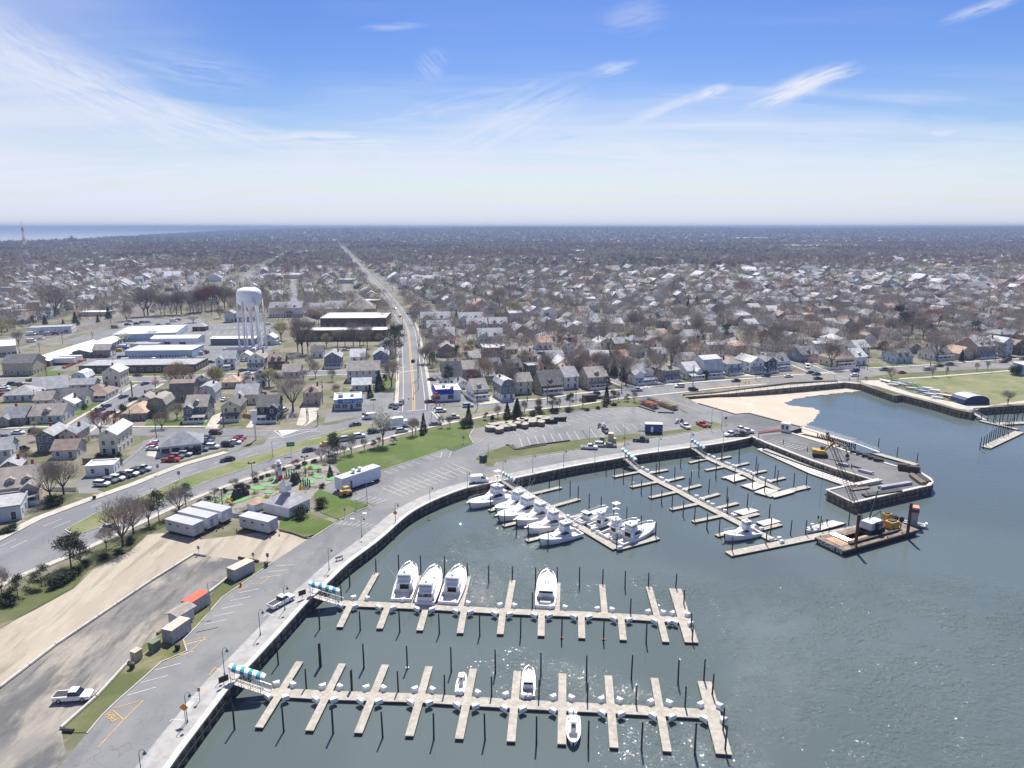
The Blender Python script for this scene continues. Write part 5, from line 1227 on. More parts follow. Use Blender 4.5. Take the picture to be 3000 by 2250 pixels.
cars('c4',[(1145,365,'sedan','blue',15),(1240,390,'suv','black',15),(985,455,'suv','blue',15),(930,488,'suv','grey',15),(1345,243,'sedan','blue',15),(1020,515,'sedan','maroon',10)],'on the side street between the small houses')
cars('c4',[(170,700,'sedan','white',85),(45,750,'suv','blue',85),(330,695,'suv','black',85)],'on the left end of the cross street')
cars('c4',[(300,215,'pickup','black',90),(1280,168,'sedan','maroon',90),(835,172,'suv','blue',90)],'on the street in front of the brick offices')
cars('c4',[(40,275,'sedan','white',70),(45,300,'suv','white',70),(120,250,'suv','black',70),(180,250,'sedan','grey',70),(15,345,'sedan','red',70),(220,260,'sedan','maroon',70)],'in the small lot at the left margin')
cars('c4',[(190,870,'van','grey',20),(150,930,'sedan','silver',15)],'behind the grey gabled house at left')
cars('c1',[(845,635,'sedan','black',240)],'driving on the far carriageway below the car lot')
cars('c1',[(155,530,'sedan','white',90),(165,506,'sedan','red',90),(185,482,'sedan','white',90),(320,638,'pickup','red',88),(375,608,'suv','grey',95),(450,585,'suv','silver',95),(525,565,'suv','black',95),(605,540,'suv','grey',95),
 (705,516,'suv','white',95),(630,486,'suv','blue',95),(645,462,'suv','grey',95),(665,442,'suv','black',95),(560,450,'pickup','red',10),(848,498,'suv','black',95),(910,473,'sedan','white',95),(935,450,'sedan','red',95),(960,428,'sedan','grey',95)],
 'on the dealer lot around the square showroom','cars lined up for sale')
cars('c1',[(735,385,'suv','maroon',90)],'on the cross street above the dealer lot')
cars('c1',[(815,75,'sedan','white',10),(1370,175,'suv','white',10)],'in a driveway between houses')
cars('c1',[(1600,545,'sedan','blue',62),(1760,490,'sedan','yellow',62),(1945,445,'suv','silver',62),(2060,418,'suv','white',62)],'on the near carriageway beside the green median')
cars('c2',[(618,690,'suv','black',62),(875,685,'suv','silver',64),(1182,620,'sedan','grey',72),(1348,558,'pickup','silver',75),(1237,497,'suv','white',75),(1490,450,'suv','silver',78)],'in traffic at the big junction')
cars('c2',[(575,560,'van','white',255),(445,625,'sedan','blue',245)],'on the far carriageway below the ice cream restaurant')
cars('c2',[(780,452,'sedan','black',185),(822,465,'suv','blue',185),(872,428,'suv','grey',185)],'waiting at the end of the main road')
cars('c2',[(982,35,'suv','black',0)],'driving away up the main road')
cars('c2',[(1155,205,'sedan','black',100),(1458,310,'pickup','white',10),(1135,410,'sedan','black',70)],'parked around the fast food restaurant')
car(*K('c2',822,640),'box','white',66,'long white box truck crossing the junction')
car(*K('c2',1592,1150),'van','white',80,'white camper van parked on the promenade beside the largest yacht')
cars('c3',[(715,680,'pickup','white',98),(825,658,'suv','white',98),(908,662,'sedan','grey',98)],'parked by the grass island and utility boxes')
cars('c3',[(1193,612,'pickup','black',100)],'parked below the blue trailer')
cars('c3',[(868,530,'suv','black',165)],'with a watercraft trailer in the upper lot')
cars('c3',[(1605,485,'pickup','white',165),(1757,468,'pickup','red',160)],'with trailer on the wet corner of the lot')
cars('c3',[(2030,560,'pickup','white',250),(2110,515,'pickup','white',80),(2170,535,'pickup','white',85),(2120,560,'pickup','black',85)],'parked in the work crew group at the dock corner')
cars('c3',[(1155,145,'pickup','silver',80),(1550,110,'suv','white',260),(1677,142,'suv','black',80),(770,185,'suv','black',260),(785,215,'pickup','black',260)],'on the highway right of the junction')
cars('e4',[(1682,990,'sedan','black',260),(2002,938,'suv','blue',260)],'on the highway in front of the white beach houses')
cars('e5',[(175,900,'sedan','white',80),(363,870,'sedan','black',265),(417,882,'sedan','blue',265),(432,920,'sedan','black',80),(750,853,'suv','blue',265),(748,892,'sedan','white',80),(1000,843,'suv','grey',265),(1155,868,'sedan','red',80),
 (1378,840,'suv','silver',80),(1478,810,'sedan','black',265),(1570,795,'sedan','grey',265),(2035,775,'sedan','maroon',265),(2065,758,'suv','blue',265),(2208,750,'suv','blue',265)],'on the highway above the beach and park')
cars('e5',[(340,822,'van','white',195)],'turning from the side street right of the porch houses')
cars('e1',[(1245,672,'van','grey',90),(1540,664,'sedan','green',90)],'on the road above the blue works building')
cars('e1',[(1875,600,'van','white',90),(1380,640,'suv','black',70),(1480,630,'suv','black',70),(1410,605,'suv','silver',70),(1540,615,'suv','grey',70),(1600,612,'suv','silver',70),(1715,640,'sedan','black',90),(1820,635,'sedan','maroon',90),(1930,585,'sedan','blue',90)],'in the lot below the line of tall trees')
cars('e1',[(1670,1020,'suv','white',20),(1370,1035,'van','white',60),(1330,1010,'van','blue',80),(2090,1005,'sedan','grey',80),(2050,1000,'sedan','silver',80),(1770,1030,'sedan','black',80),(1080,985,'pickup','red',80),(1340,885,'van','white',80),(1890,1030,'suv','silver',80)],'in the works yard')
cars('e1',[(340,745,'van','white',80),(420,735,'van','white',80),(520,745,'van','silver',80),(340,820,'van','white',80),(440,790,'sedan','white',80),(600,740,'van','grey',80)],'in the yard beyond the railway')
cars('e2',[(250,1045,'sedan','blue',70),(625,1025,'suv','white',20),(585,1135,'sedan','blue',15),(660,1168,'sedan','white',90),(1730,1085,'suv','white',15),(215,635,'sedan','white',90),(868,635,'suv','white',20),(915,665,'sedan','white',10),(2060,460,'suv','silver',90),(1700,915,'sedan','silver',80),(960,845,'van','white',80)],'among the houses and lots left of the main road')
cars('e3',[(215,200,'sedan','black',340),(30,205,'sedan','blue',340),(80,290,'suv','black',160),(400,250,'suv','white',80),(1605,693,'sedan','black',110),(2020,750,'suv','silver',95),(1545,1005,'sedan','white',20)],'near the townhouse blocks')
# ------------------------------------------------------------------ boats
def boat(bow,stern,style,label,beam=None,hullc=M_gel,boot=M_gel,tower=False,name='motor_yacht',z0=0.0):
 bx,by=bow;sx,sy=stern;L=math.hypot(bx-sx,by-sy);az=math.atan2(by-sy,bx-sx)
 W=beam or L*(.35 if L>10 else.36)
 t=empty(name,(bx+sx)/2,(by+sy)/2,z0,az-math.pi/2);tag(t,label,'boat')
 N=14;big=L>10;fb0,fb1=(1.15,2.25)if big else(.75,1.15)
 st=[]
 for i in range(N+1):
  s=i/N;y=-L/2+L*s
  hb=W/2*(0.90+.10*min(1,s*3))if s<.45 else W/2*math.sqrt(max(0,1-((s-.45)/.555)**2.3))
  hb=max(hb,.03);sh=fb0+(fb1-fb0)*s**1.7
  yb=y-(L*.06)*max(0,(s-.75)/.25)**1.3
  st.append([(0,yb,-.3),(hb*.72*(1-.35*s),yb,-.12),(hb*(.93-.35*max(0,s-.5)),(yb+y)/2,.25+.15*s),(hb,y,sh)])
 h=MB();i0=0
 for side in(-1,1):
  i0=len(h.v)
  for r_ in st:h.v+=[(side*x,y,z)for x,y,z in r_]
  for i in range(N):
   for k in range(3):
    q=(i0+i*4+k,i0+i*4+k+1,i0+(i+1)*4+k+1,i0+(i+1)*4+k)
    h.f.append(q if side>0 else q[::-1]);h.m.append(1 if k==0 else 0)
 a=st[0];h.face([(-a[3][0],a[3][1],a[3][2]),(-a[2][0],a[2][1],a[2][2]),(-a[1][0],a[1][1],-.12),(a[1][0],a[1][1],-.12),(a[2][0],a[2][1],a[2][2]),(a[3][0],a[3][1],a[3][2])],0)
 h.build('hull',[hullc,M_bluetarp if boot=='blue' else M_black],t,False)
 nc={'sport':4,'aft':1,'express':4,'console':12}[style]
 dk=MB()
 for i in range(nc,N):
  p,q=st[i][3],st[i+1][3];dk.face([(-p[0],p[1],p[2]),(p[0],p[1],p[2]),(q[0],q[1],q[2]),(-q[0],q[1],q[2])])
 zf=.45 if big else.25;ck=MB()
 for i in range(nc):
  p,q=st[i][3],st[i+1][3]
  for s in(-1,1):
   dk.face([(s*p[0],p[1],p[2]),(s*(p[0]-.28),p[1],p[2]),(s*(q[0]-.28),q[1],q[2]),(s*q[0],q[1],q[2])][::s])
   ck.face([(s*(p[0]-.28),p[1],p[2]),(s*(p[0]-.28),p[1],zf),(s*(q[0]-.28),q[1],zf),(s*(q[0]-.28),q[1],q[2])][::-s])
  ck.face([(-p[0]+.28,p[1],zf),(p[0]-.28,p[1],zf),(q[0]-.28,q[1],zf),(-q[0]+.28,q[1],zf)])
 p=st[nc][3];ck.face([(-p[0]+.28,p[1],zf),(p[0]-.28,p[1],zf),(p[0]-.28,p[1],p[2]),(-p[0]+.28,p[1],p[2])])
 p=st[0][3];dk.box(-p[0],p[0],p[1],p[1]+.25,p[2]-.15,p[2]+.02)
 dk.build('deck',M_gel,t);ck.build('cockpit',M_cream,t)
 yC=-L/2+L*nc/N;S=L/15
 if style in('sport','aft'):
  z1=fb0+.15;hc=1.45*S**.6+.3
  w0,w1=W*.42,W*.33;yf=yC+L*(.40 if style=='sport' else.5)
  c=MB();c.hull8([(-w0,yC+.1,z1-.4),(w0,yC+.1,z1-.4),(w1*.55,yf,z1+.45),(-w1*.55,yf,z1+.45)],[(-w1,yC+.1,z1+hc),(w1,yC+.1,z1+hc),(w1*.8,yC+(yf-yC)*.48,z1+hc),(-w1*.8,yC+(yf-yC)*.48,z1+hc)])
  cab=c.build('cabin',M_gel,t)
  c=MB()
  for s in(-1,1):
   ya,yb_=yC+.9,yC+(yf-yC)*.72
   f=lambda yy,zz_:(s*(w0+(w1-w0)*(zz_-z1+.4)/(hc+.4)+.05)*(1-.35*max(0,(yy-yC)/(yf-yC))**1.6),yy,zz_)
   zc_=z1+hc*.42
   P=[f(ya,zc_-.05),f(yb_,zc_-.12),f(yC+(yf-yC)*.5,z1+hc*.78),f(ya+.5,z1+hc*.86),f(ya,zc_+.3)]
   c.face(P);c.face(P[::-1])
  c.build('side_windows',M_glass,cab)
  c=MB();q=[(-w1*.62,yC+.06,z1-.1),(w1*.62,yC+.06,z1-.1),(w1*.62,yC+.06,z1+hc*.7),(-w1*.62,yC+.06,z1+hc*.7)];c.face(q);c.face(q[::-1]);c.build('cabin_door',M_glass if style=='sport' else M_glass,cab)
  zf1=z1+hc;fy0,fy1=yC-.4,yC+(yf-yC)*.42;c=MB()
  c.box(-w1-.05,w1+.05,fy0-.5,fy1+.2,zf1,zf1+.14)
  c.hull8([(-w1*.95,fy0+.8,zf1+.14),(w1*.95,fy0+.8,zf1+.14),(w1*.8,fy1+.3,zf1+.14),(-w1*.8,fy1+.3,zf1+.14)],[(-w1*.9,fy0+.9,zf1+.85),(w1*.9,fy0+.9,zf1+.85),(w1*.7,fy1-.1,zf1+.85),(-w1*.7,fy1-.1,zf1+.85)])
  fbo=c.build('flybridge',M_gel,t)
  c=MB();zt=zf1+1.85
  q=[(-w1*.86,fy0+.7,zf1+.86),(w1*.86,fy0+.7,zf1+.86),(w1*.68,fy1-.15,zf1+.86),(-w1*.68,fy1-.15,zf1+.86)]
  c.hull8(q,[(x*.93,y-.15,zt-.25)for x,y,z in q]);c.build('enclosure',mat('clear_vinyl',(.35,.37,.38),.2,.15,1),fbo)
  c=MB();c.hull8([(-w1*.95,fy0+.2,zt-.25),(w1*.95,fy0+.2,zt-.25),(w1*.8,fy1+.1,zt-.2),(-w1*.8,fy1+.1,zt-.2)],[(-w1*.85,fy0+.4,zt-.05),(w1*.85,fy0+.4,zt-.05),(w1*.7,fy1-.1,zt),(-w1*.7,fy1-.1,zt)])
  c.lathe([(.0,zt+.45),(.28,zt+.4),(.3,zt+.15),(.1,zt)],10,(0,fy0+1.2));c.build('hardtop',M_gel,fbo)
  c=MB()
  for s in(-1,1):
   for yy in(fy0+.4,fy1-.2):c.tube((s*w1*.88,yy,zf1+.1),(s*w1*.84,yy,zt-.2),.045,n=4)
   c.tube((s*w1,fy0+1,zf1+.3),(s*(W*.62),fy0-2.6,zf1+5.5),.04,.015,n=4)
   c.tube((s*.5,fy0+.6,zt),(s*.55,fy0+.3,zt+3.2),.02,.01,n=4)
  if tower:
   for s in(-1,1):
    for yy in(fy0+.4,fy1-.5):c.tube((s*w1*.85,yy,zt),(s*.55,(fy0+fy1)/2+(yy-(fy0+fy1)/2)*.4,zt+2.6),.05,n=4)
   c.box(-.7,.7,(fy0+fy1)/2-.8,(fy0+fy1)/2+.7,zt+2.55,zt+2.65);c.box(-.8,.8,(fy0+fy1)/2-.9,(fy0+fy1)/2+.9,zt+4.1,zt+4.2)
   for s in(-1,1):
    for yy in(-.6,.6):c.tube((s*.6,(fy0+fy1)/2+yy,zt+2.6),(s*.6,(fy0+fy1)/2+yy,zt+4.1),.035,n=4)
  c.build('outriggers_and_frame',M_white,fbo)
  if style=='aft':
   c=MB();c.box(-w1*.95,w1*.95,-L/2+.35,yC+.1,fb0,fb0+1.9);c.box(-w1*1.02,w1*1.02,-L/2+.2,fy0-.3,fb0+1.9,fb0+2.02);a_=c.build('aft_cabin',M_gel,t)
   for k in range(3):
    o=MB().box(-.45,.45,-.04,.0,0,.75).build('aft_window',M_glass,a_);o.location=((k-1)*w1*.62,-L/2+.34,fb0+.9)
 elif style=='express':
  c=MB();z1=fb0;ya=yC-.2
  c.hull8([(-W*.4,ya,z1),(W*.4,ya,z1),(W*.2,ya+L*.42,z1+.55),(-W*.2,ya+L*.42,z1+.55)],[(-W*.36,ya,z1+.85),(W*.36,ya,z1+.85),(W*.26,ya+L*.2,z1+.9),(-W*.26,ya+L*.2,z1+.9)])
  cb_=c.build('cabin',M_gel,t)
  c=MB();c.hull8([(-W*.35,ya+L*.02,z1+.86),(W*.35,ya+L*.02,z1+.86),(W*.25,ya+L*.2,z1+.9),(-W*.25,ya+L*.2,z1+.9)],[(-W*.31,ya+.1,z1+1.7),(W*.31,ya+.1,z1+1.7),(W*.22,ya+L*.11,z1+1.7),(-W*.22,ya+L*.11,z1+1.7)])
  c.build('windscreen',M_glass,cb_)
  c=MB();c.box(-W*.33,W*.33,ya-.6,ya+L*.1,z1+1.7,z1+1.8)
  for s in(-1,1):c.tube((s*W*.32,ya-.5,z1),(s*W*.32,ya-.5,z1+1.7),.04,n=4)
  c.build('hardtop',M_gel,t)
  c=MB();c.box(-W*.25,W*.25,yC-2.6,yC-1.4,zf,zf+.8);c.build('helm_seat',M_steel_grey,t)
 else:
  c=MB();c.box(-W*.16,W*.16,-L*.12,L*.08,zf,zf+1.2);c.build('console',M_gel,t)
  c=MB();c.box(-W*.15,W*.15,L*.02,L*.09,zf+1.2,zf+1.6);c.build('windscreen',M_glass,t)
  c=MB();c.hull8([(-W*.3,-L*.2,zf+2.1),(W*.3,-L*.2,zf+2.1),(W*.27,L*.1,zf+2.15),(-W*.27,L*.1,zf+2.15)],[(-W*.27,-L*.18,zf+2.25),(W*.27,-L*.18,zf+2.25),(W*.24,L*.08,zf+2.28),(-W*.24,L*.08,zf+2.28)])
  c.build('t_top',M_gel,t)
  c=MB()
  for s in(-1,1):
   for yy in(-L*.12,L*.06):c.tube((s*W*.17,yy,zf),(s*W*.24,yy,zf+2.1),.035,n=4)
  c.build('t_top_frame',M_chrome,t)
 if style in('express','console')and not big:
  for s in(-.35,.35):
   c=MB();c.box(s-.22,s+.22,-L/2-.55,-L/2-.05,.6,1.35);c.box(s-.12,s+.12,-L/2-.5,-L/2-.2,-.3,.6);c.build('outboard_engine',M_white,t)
 c=MB();P=[]
 for i in range(int(N*.55),N+1):
  p=st[i][3];P.append((max(p[0]-.12,.05),p[1],p[2]))
 for s in(-1,1):
  for a_,b_ in zip(P[:-1],P[1:]):
   c.tube((s*a_[0],a_[1],a_[2]+.75),(s*b_[0],b_[1],b_[2]+.75),.03,n=4)
   c.tube((s*a_[0],a_[1],a_[2]),(s*a_[0],a_[1],a_[2]+.75),.025,n=4)
 if not(style=='console'):c.build('bow_rail',M_chrome,t)
 if big:
  c=MB();c.box(-.28,.28,L/2-.3,L/2+.9,fb1-.06,fb1+.06);c.build('pulpit',M_gel,t)
 c=MB()
 for s in(-.35,.35):c.box(s-.2,s+.2,L*.18,L*.18+.4,fb0+(fb1-fb0)*.5,fb0+(fb1-fb0)*.5+.12)
 if big:c.build('deck_hatch',M_glass,t)
 return t
def sg(c,a,b,z=.4):return g(c,*a,1.6),g(c,*b,.9)
boat(*sg('c5',(232,400),(640,300)),'sport','largest white sport fishing yacht with tower nearest the bulkhead',tower=True)
boat(*sg('c5',(478,452),(800,350)),'sport','white yacht with dark wrap window just right of the largest yacht')
boat(*sg('c5',(500,520),(930,400)),'sport','dark bottomed white yacht third in the row from the bulkhead',tower=False)
boat(*sg('c5',(668,560),(1020,465)),'sport','white yacht fourth in the row with two small deck hatches')
boat(*sg('c5',(772,632),(1150,545)),'sport','cream white yacht fifth in the row with dark wrap window')
boat(*sg('c5',(882,735),(1255,655)),'sport','white yacht outermost in the left row on the crowded dock')
boat(*sg('c5',(1500,455),(1240,565)),'express','small open white boat at the top of the right side berths',name='motor_boat')
boat(*sg('c5',(1615,500),(1360,600)),'sport','white yacht with wood toned stern in the right side berths')
boat(*sg('c5',(1790,575),(1475,695)),'sport','white yacht with outrigger tower second from the dock corner',tower=True)
boat(*sg('c5',(1940,600),(1600,755)),'sport','white yacht with long bow rail beside the outer finger')
boat(*sg('B',(562,570),(508,752)),'sport','leftmost white yacht with two windows on its stern at the second dock')
boat(*sg('B',(695,588),(635,768)),'aft','high sterned white motor yacht with aft cabin windows at the second dock')
boat(*sg('B',(828,588),(760,768)),'sport','white fishing yacht with dark cockpit floor right of the aft cabin yacht')
boat(*sg('B',(1300,612),(1284,788)),'express','white cruiser with dark open cockpit alone at the second dock')
boat(*sg('B',(843,1128),(822,1245)),'console','small open boat with dark canvas top at the nearest dock',name='motor_boat')
boat(*sg('B',(1198,1112),(1192,1265)),'express','white twin outboard boat with cabin at the nearest dock',name='motor_boat')
boat(*sg('B',(1438,1505),(1438,1372)),'console','white centre console boat below the nearest dock walkway',name='motor_boat')
boat(*sg('C',(445,842),(645,818)),'sport','single white sport fishing yacht beside the long dock to the barge',tower=False)
boat(*sg('d6',(500,650),(625,655)),'console','small work skiff tied beside the loose float near the barge',name='work_skiff')
# ------------------------------------------------------------------ trees
TREEMAT=dict(
 bare=mat('bare_twigs',(.31,.265,.225),0.95,0.2,.4,rnd=.2),brown=mat('brown_twigs',(.33,.255,.18),.95,.2,.4,rnd=.15),red=mat('reddish_buds',(.27,.13,.12),.95,.2,.4,rnd=.15),
 willow=mat('yellow_green_buds',(.36,.34,.16),.9,.25,.4,rnd=.15),white=mat('white_blossom',(.62,.60,.52),.9,.1,.4,rnd=.08),pink=mat('pink_blossom',(.58,.36,.38),.9,.15,.4,rnd=.08),
 conifer=mat('conifer_needles',(.030,.048,.026),.9,.35,.8,rnd=.2),pine=mat('pine_needles',(.055,.068,.038),.9,.35,.8,rnd=.2),bush=mat('evergreen_leaves',(.035,.05,.022),.9,.35,.8,rnd=.2))
def tri_cloud(C,D,ln,wd,r):
 """C centres (n,3), D directions (n,3) -> slender triangles"""
 n=len(C);D=D/(np.linalg.norm(D,axis=1,keepdims=True)+1e-9)
 q=r.normal(size=(n,3));S=np.cross(D,q);S/=(np.linalg.norm(S,axis=1,keepdims=True)+1e-9)
 ln=ln*r.uniform(.6,1.4,(n,1));wd=wd*r.uniform(.7,1.3,(n,1))
 return np.stack([C-S*wd*.5-D*ln*.4,C+S*wd*.5-D*ln*.4,C+D*ln*.6],1)
def crown_pts(kind,n,r,H=10.0):
 """unit tree of height 10"""
 if kind in('bare','brown','red'):
  nb=16;th=r.uniform(0,6.28,nb);ph=np.arccos(r.uniform(-.25,.98,nb));R_=r.uniform(.55,1,nb)
  cx,cy,cz=3.1*R_*np.sin(ph)*np.cos(th),3.1*R_*np.sin(ph)*np.sin(th),6.2+3.3*R_*np.cos(ph)
  k=r.integers(0,nb,n);P=np.stack([cx[k],cy[k],cz[k]],1)+r.normal(size=(n,3))*[.85,.85,.8]
  D=P-[0,0,3.2];D=D/np.linalg.norm(D,axis=1,keepdims=True)+r.normal(size=(n,3))*.35+[0,0,.25]
  return P,D
 if kind in('willow','white','pink','bush'):
  nb=18;th=r.uniform(0,6.28,nb);ph=np.arccos(r.uniform(-.4,1,nb));R_=r.uniform(.4,1,nb);zz,rz,rr=(4.2,5.0,4.6)if kind=='bush' else(6.0,3.4,3.3)
  cx,cy,cz=rr*R_*np.sin(ph)*np.cos(th),rr*R_*np.sin(ph)*np.sin(th),zz+rz*R_*np.cos(ph)
  k=r.integers(0,nb,n);P=np.stack([cx[k],cy[k],cz[k]],1)+r.normal(size=(n,3))*(1.25 if kind=='bush' else.8)
  P[:,2]=np.abs(P[:,2]);return P,r.normal(size=(n,3))+([0,0,-.8]if kind=='willow' else[0,0,.2])
 if kind=='conifer':
  z=.6+9.4*r.uniform(0,1,n)**1.5;rad=(10.2-z)*.29*np.sqrt(r.uniform(.15,1,n));th=r.uniform(0,6.28,n);lay=.3*np.sin(z*5+np.cos(th*3))
  rad=rad*(1+lay*.5)*(1+.2*np.sin(th*5+z));P=np.stack([rad*np.cos(th),rad*np.sin(th),z],1)
  return P,np.stack([np.cos(th),np.sin(th),-.25+0*z],1)+r.normal(size=(n,3))*.35
 nb=12;th=r.uniform(0,6.28,nb);cz=r.uniform(3.2,9.4,nb);rr=(10.6-cz)*.26+.5
 k=r.integers(0,nb,n);P=np.stack([(rr*np.cos(th))[k],(rr*np.sin(th))[k],cz[k]],1)+r.normal(size=(n,3))*[.75,.75,.5]
 return P,r.normal(size=(n,3))+[0,0,.3]
NTRI=dict(bare=(1900,.95,.075),brown=(2500,.9,.08),red=(1900,.85,.10),willow=(1500,.8,.14),white=(1500,.5,.26),pink=(1500,.5,.26),conifer=(1700,.9,.26),pine=(1200,.65,.24),bush=(1100,1.2,.7))
TPL={}
def tree_tpl(kind,v):
 if(kind,v)in TPL:return TPL[kind,v]
 r=np.random.default_rng(hash((len(kind)*31+ord(kind[0])*7+ord(kind[1]),v))%9999)
 n,ln,wd=NTRI[kind];P,D=crown_pts(kind,n,r)
 T=tri_cloud(P,D,ln,wd,r)
 cm=np_tris('crown',T,None,[TREEMAT[kind]])
 b=MB();rr=random.Random(v*7+3)
 if kind in('conifer','pine'):
  b.tube((0,0,-.3),(.1,0,9.2),.17,.03,6)
  if kind=='pine':
   for k in range(12):a=rr.uniform(0,6.28);z=rr.uniform(3,8.5);q=(10.5-z)*.28;b.tube((0,0,z-.5),(q*math.cos(a),q*math.sin(a),z),.05,.02,4)
 elif kind=='bush':b.tube((0,0,-.3),(0,0,3),.3,.1,5)
 else:
  th=2.3 if kind!='brown' else 1.2
  b.tube((0,0,-.3),(0,0,th),.26,.2,7)
  for k in range(8):
   a=k*.79+rr.uniform(-.3,.3);e=rr.uniform(.7,1.35);L1=rr.uniform(2.2,3.2)
   p1=Vector((math.cos(a)*math.cos(e)*L1,math.sin(a)*math.cos(e)*L1,th-.1+math.sin(e)*L1));b.tube((0,0,th-.25),p1,.13,.075,5)
   for j in range(4):
    a2=a+rr.uniform(-.9,.9);e2=rr.uniform(.3,1.4);L2=rr.uniform(1.5,2.6);p2=p1+Vector((math.cos(a2)*math.cos(e2)*L2,math.sin(a2)*math.cos(e2)*L2,math.sin(e2)*L2))
    b.tube(p1,p2,.065,.03,4)
    for m_ in range(2):
     a3=a2+rr.uniform(-1,1);p3=p2+Vector((math.cos(a3)*.7,math.sin(a3)*.7,rr.uniform(.3,1.3)));b.tube(p2,p3,.03,.012,3)
 tm=b.mesh('trunk',M_trunk);TPL[kind,v]=(tm,cm);return TPL[kind,v]
TN=dict(bare='bare_tree',brown='bare_tree',red='budding_tree',willow='budding_tree',white='blossoming_tree',pink='blossoming_tree',conifer='conifer_tree',pine='pine_tree',bush='shrub')
TL=dict(bare='bare grey brown tree',brown='densely twigged brown bare tree',red='reddish budding tree',willow='yellow green budding tree',white='white blossoming tree',pink='pink blossoming tree',
 conifer='dark conical conifer',pine='loose dark pine',bush='dark rounded evergreen shrub')
TREES=[];ntree=0
def tree(x,y,h,kind,where='',fat=1.0,label=None):
 global ntree
 tm,cm=tree_tpl(kind,random.randrange(4 if kind in('bare','conifer')else 2))
 s=h/10.0;t=empty(TN[kind],x,y,LZ,random.uniform(0,6.28));f=fat*(1.0 if kind!='conifer' else.95)
 t.scale=(s*f*random.uniform(.92,1.08),s*f*random.uniform(.92,1.08),s)
 link('trunk',tm,t);link('crown',cm,t)
 if label is None:label=TL[kind]+(' '+where if where else '')
 tag(t,label,'shrub' if kind=='bush' else 'tree','trees and shrubs of the town',near=not where);TREES.append((x,y));ntree+=1
 return t
def trees(c,rows,where):
 for row in rows:
  x,y,hz,kind=row[:4];gx,gy=g(c,x,y);tree(gx,gy,hz/CROP[c][2]*mpp(gx,gy)*1.04,kind,where,row[4]if len(row)>4 else 1.0)
trees('A',[(345,182,190,'bare',1.1),(275,215,215,'bare'),(385,580,200,'pine',1.3),(440,570,150,'pine',1.1),(225,680,125,'pine',1.4),(98,740,140,'pine',1.2),(575,470,110,'bare',1.2),(665,465,260,'bare',1.1),(722,395,200,'bare',1.15),(805,350,170,'bare',.8),
 (860,330,175,'pine'),(970,290,160,'bare',1.1),(1005,250,130,'pine',1.1),(10,720,150,'bare',.8)],'in the verge above the sand lot')
trees('A',[(300,690,55,'bush',1.2),(340,660,60,'bush',1.3),(380,640,50,'bush',1.3),(420,610,50,'bush',1.2),(470,570,40,'bush',1.2),(560,530,30,'bush',1.6),(700,450,40,'bush',1.3),(640,500,25,'bush',1.8),(30,770,60,'bush',1.4),(60,780,50,'bush',1.4)],'in the hedge line above the sand lot')
trees('A',[(290,245,60,'bush',1.3),(320,230,45,'bush',1.3),(60,380,40,'bush',1.5),(20,390,30,'bush',1.8)],'beside the big gabled house at lower left')
trees('c1',[(720,968,85,'bare',1.4),(905,890,95,'bare',1.3),(1100,818,90,'bare',1.2),(1290,745,90,'bare',1.3),(1475,700,85,'red',1.2),(1710,630,120,'bare',1.5),(1840,612,210,'pine',1.1),(1795,775,105,'conifer',1.1),(1780,600,150,'bare')],'around the edge of the miniature golf course')
trees('c1',[(1530,1160,110,'bush',1.1),(1715,1065,90,'bush',1.1)],'against the front wall of the golf clubhouse')
trees('c1',[(830,925,35,'bush',1.3),(1030,890,35,'bush',1.3),(1100,830,40,'bush',1.4),(1160,800,35,'bush',1.3),(1220,780,30,'bush',1.6),(1500,700,35,'bush',1.4),(950,900,35,'bush',1.3),(1370,720,30,'bush',1.5),(1560,670,35,'bush',1.4),(1640,650,35,'bush',1.5),(580,1030,40,'bush',1.6),(660,990,35,'bush',1.6),(1720,880,40,'bush',1.4),(1880,790,40,'bush',1.4)],'in the planting of the miniature golf course')
trees('c2',[(410,885,190,'bare',.8),(530,855,120,'bare',.8),(345,900,100,'bare',.8),(240,870,190,'pine',.9),(280,880,150,'bare')],'between the golf course and the junction')
trees('c2',[(702,800,350,'white',.75)],'standing alone at the top of the big lawn')
trees('c2',[(800,790,70,'pine',1.6),(620,830,75,'pine',1.5),(665,800,70,'red',1.2)],'low on the upper edge of the big lawn')
trees('c2',[(1078,690,185,'conifer',.75),(975,715,170,'bare',.8),(1005,705,150,'bare',.7),(1242,640,110,'bare',.8),(1320,640,110,'bare',.7),(1495,600,170,'conifer',.9),(1455,640,80,'bush',1),(1500,640,70,'bush',1),(1655,570,75,'pine',1.2),(1716,585,65,'bush',.6),
 (1765,550,120,'bare',.9),(1852,555,145,'conifer',1.1),(1945,520,150,'conifer',1.2),(2010,515,130,'bare',.7),(2140,490,120,'bare',.8),(1065,715,30,'bush',1.4),(2140,480,40,'bush',1.8)],'between the highway and the marina lots')
trees('c3',[(40,400,170,'conifer',1.1),(250,330,120,'bare',.7),(375,312,145,'pine',1.1),(440,300,90,'bare',.6),(535,300,140,'pine',1.1),(655,300,100,'bare',1.0),(875,255,160,'conifer',.9),(938,262,130,'pine',.9),(985,240,90,'bare',.6),(1065,240,70,'pine',1.5),(1132,245,100,'bare',.9),
 (200,370,45,'bush',1.6),(270,375,45,'bush',1.6),(380,350,50,'bush',1.3),(525,335,40,'bush',1.8),(690,325,25,'bush',2),(860,290,30,'bush',1.8),(945,280,28,'bush',1.8),(790,310,25,'bush',2),(420,350,55,'bush',.7)],'on the verge above the upper parking lot')
trees('d7',[(775,412,130,'bare',1.1),(1222,385,125,'bare',.7),(1375,380,110,'bare',.5),(1702,325,95,'bare',.7),(1815,315,105,'bare',.6),(2036,682,150,'bare',1.15),(2115,362,105,'bush',1.1),(505,420,40,'bare',1.4)],'on the grass of the waterfront park')
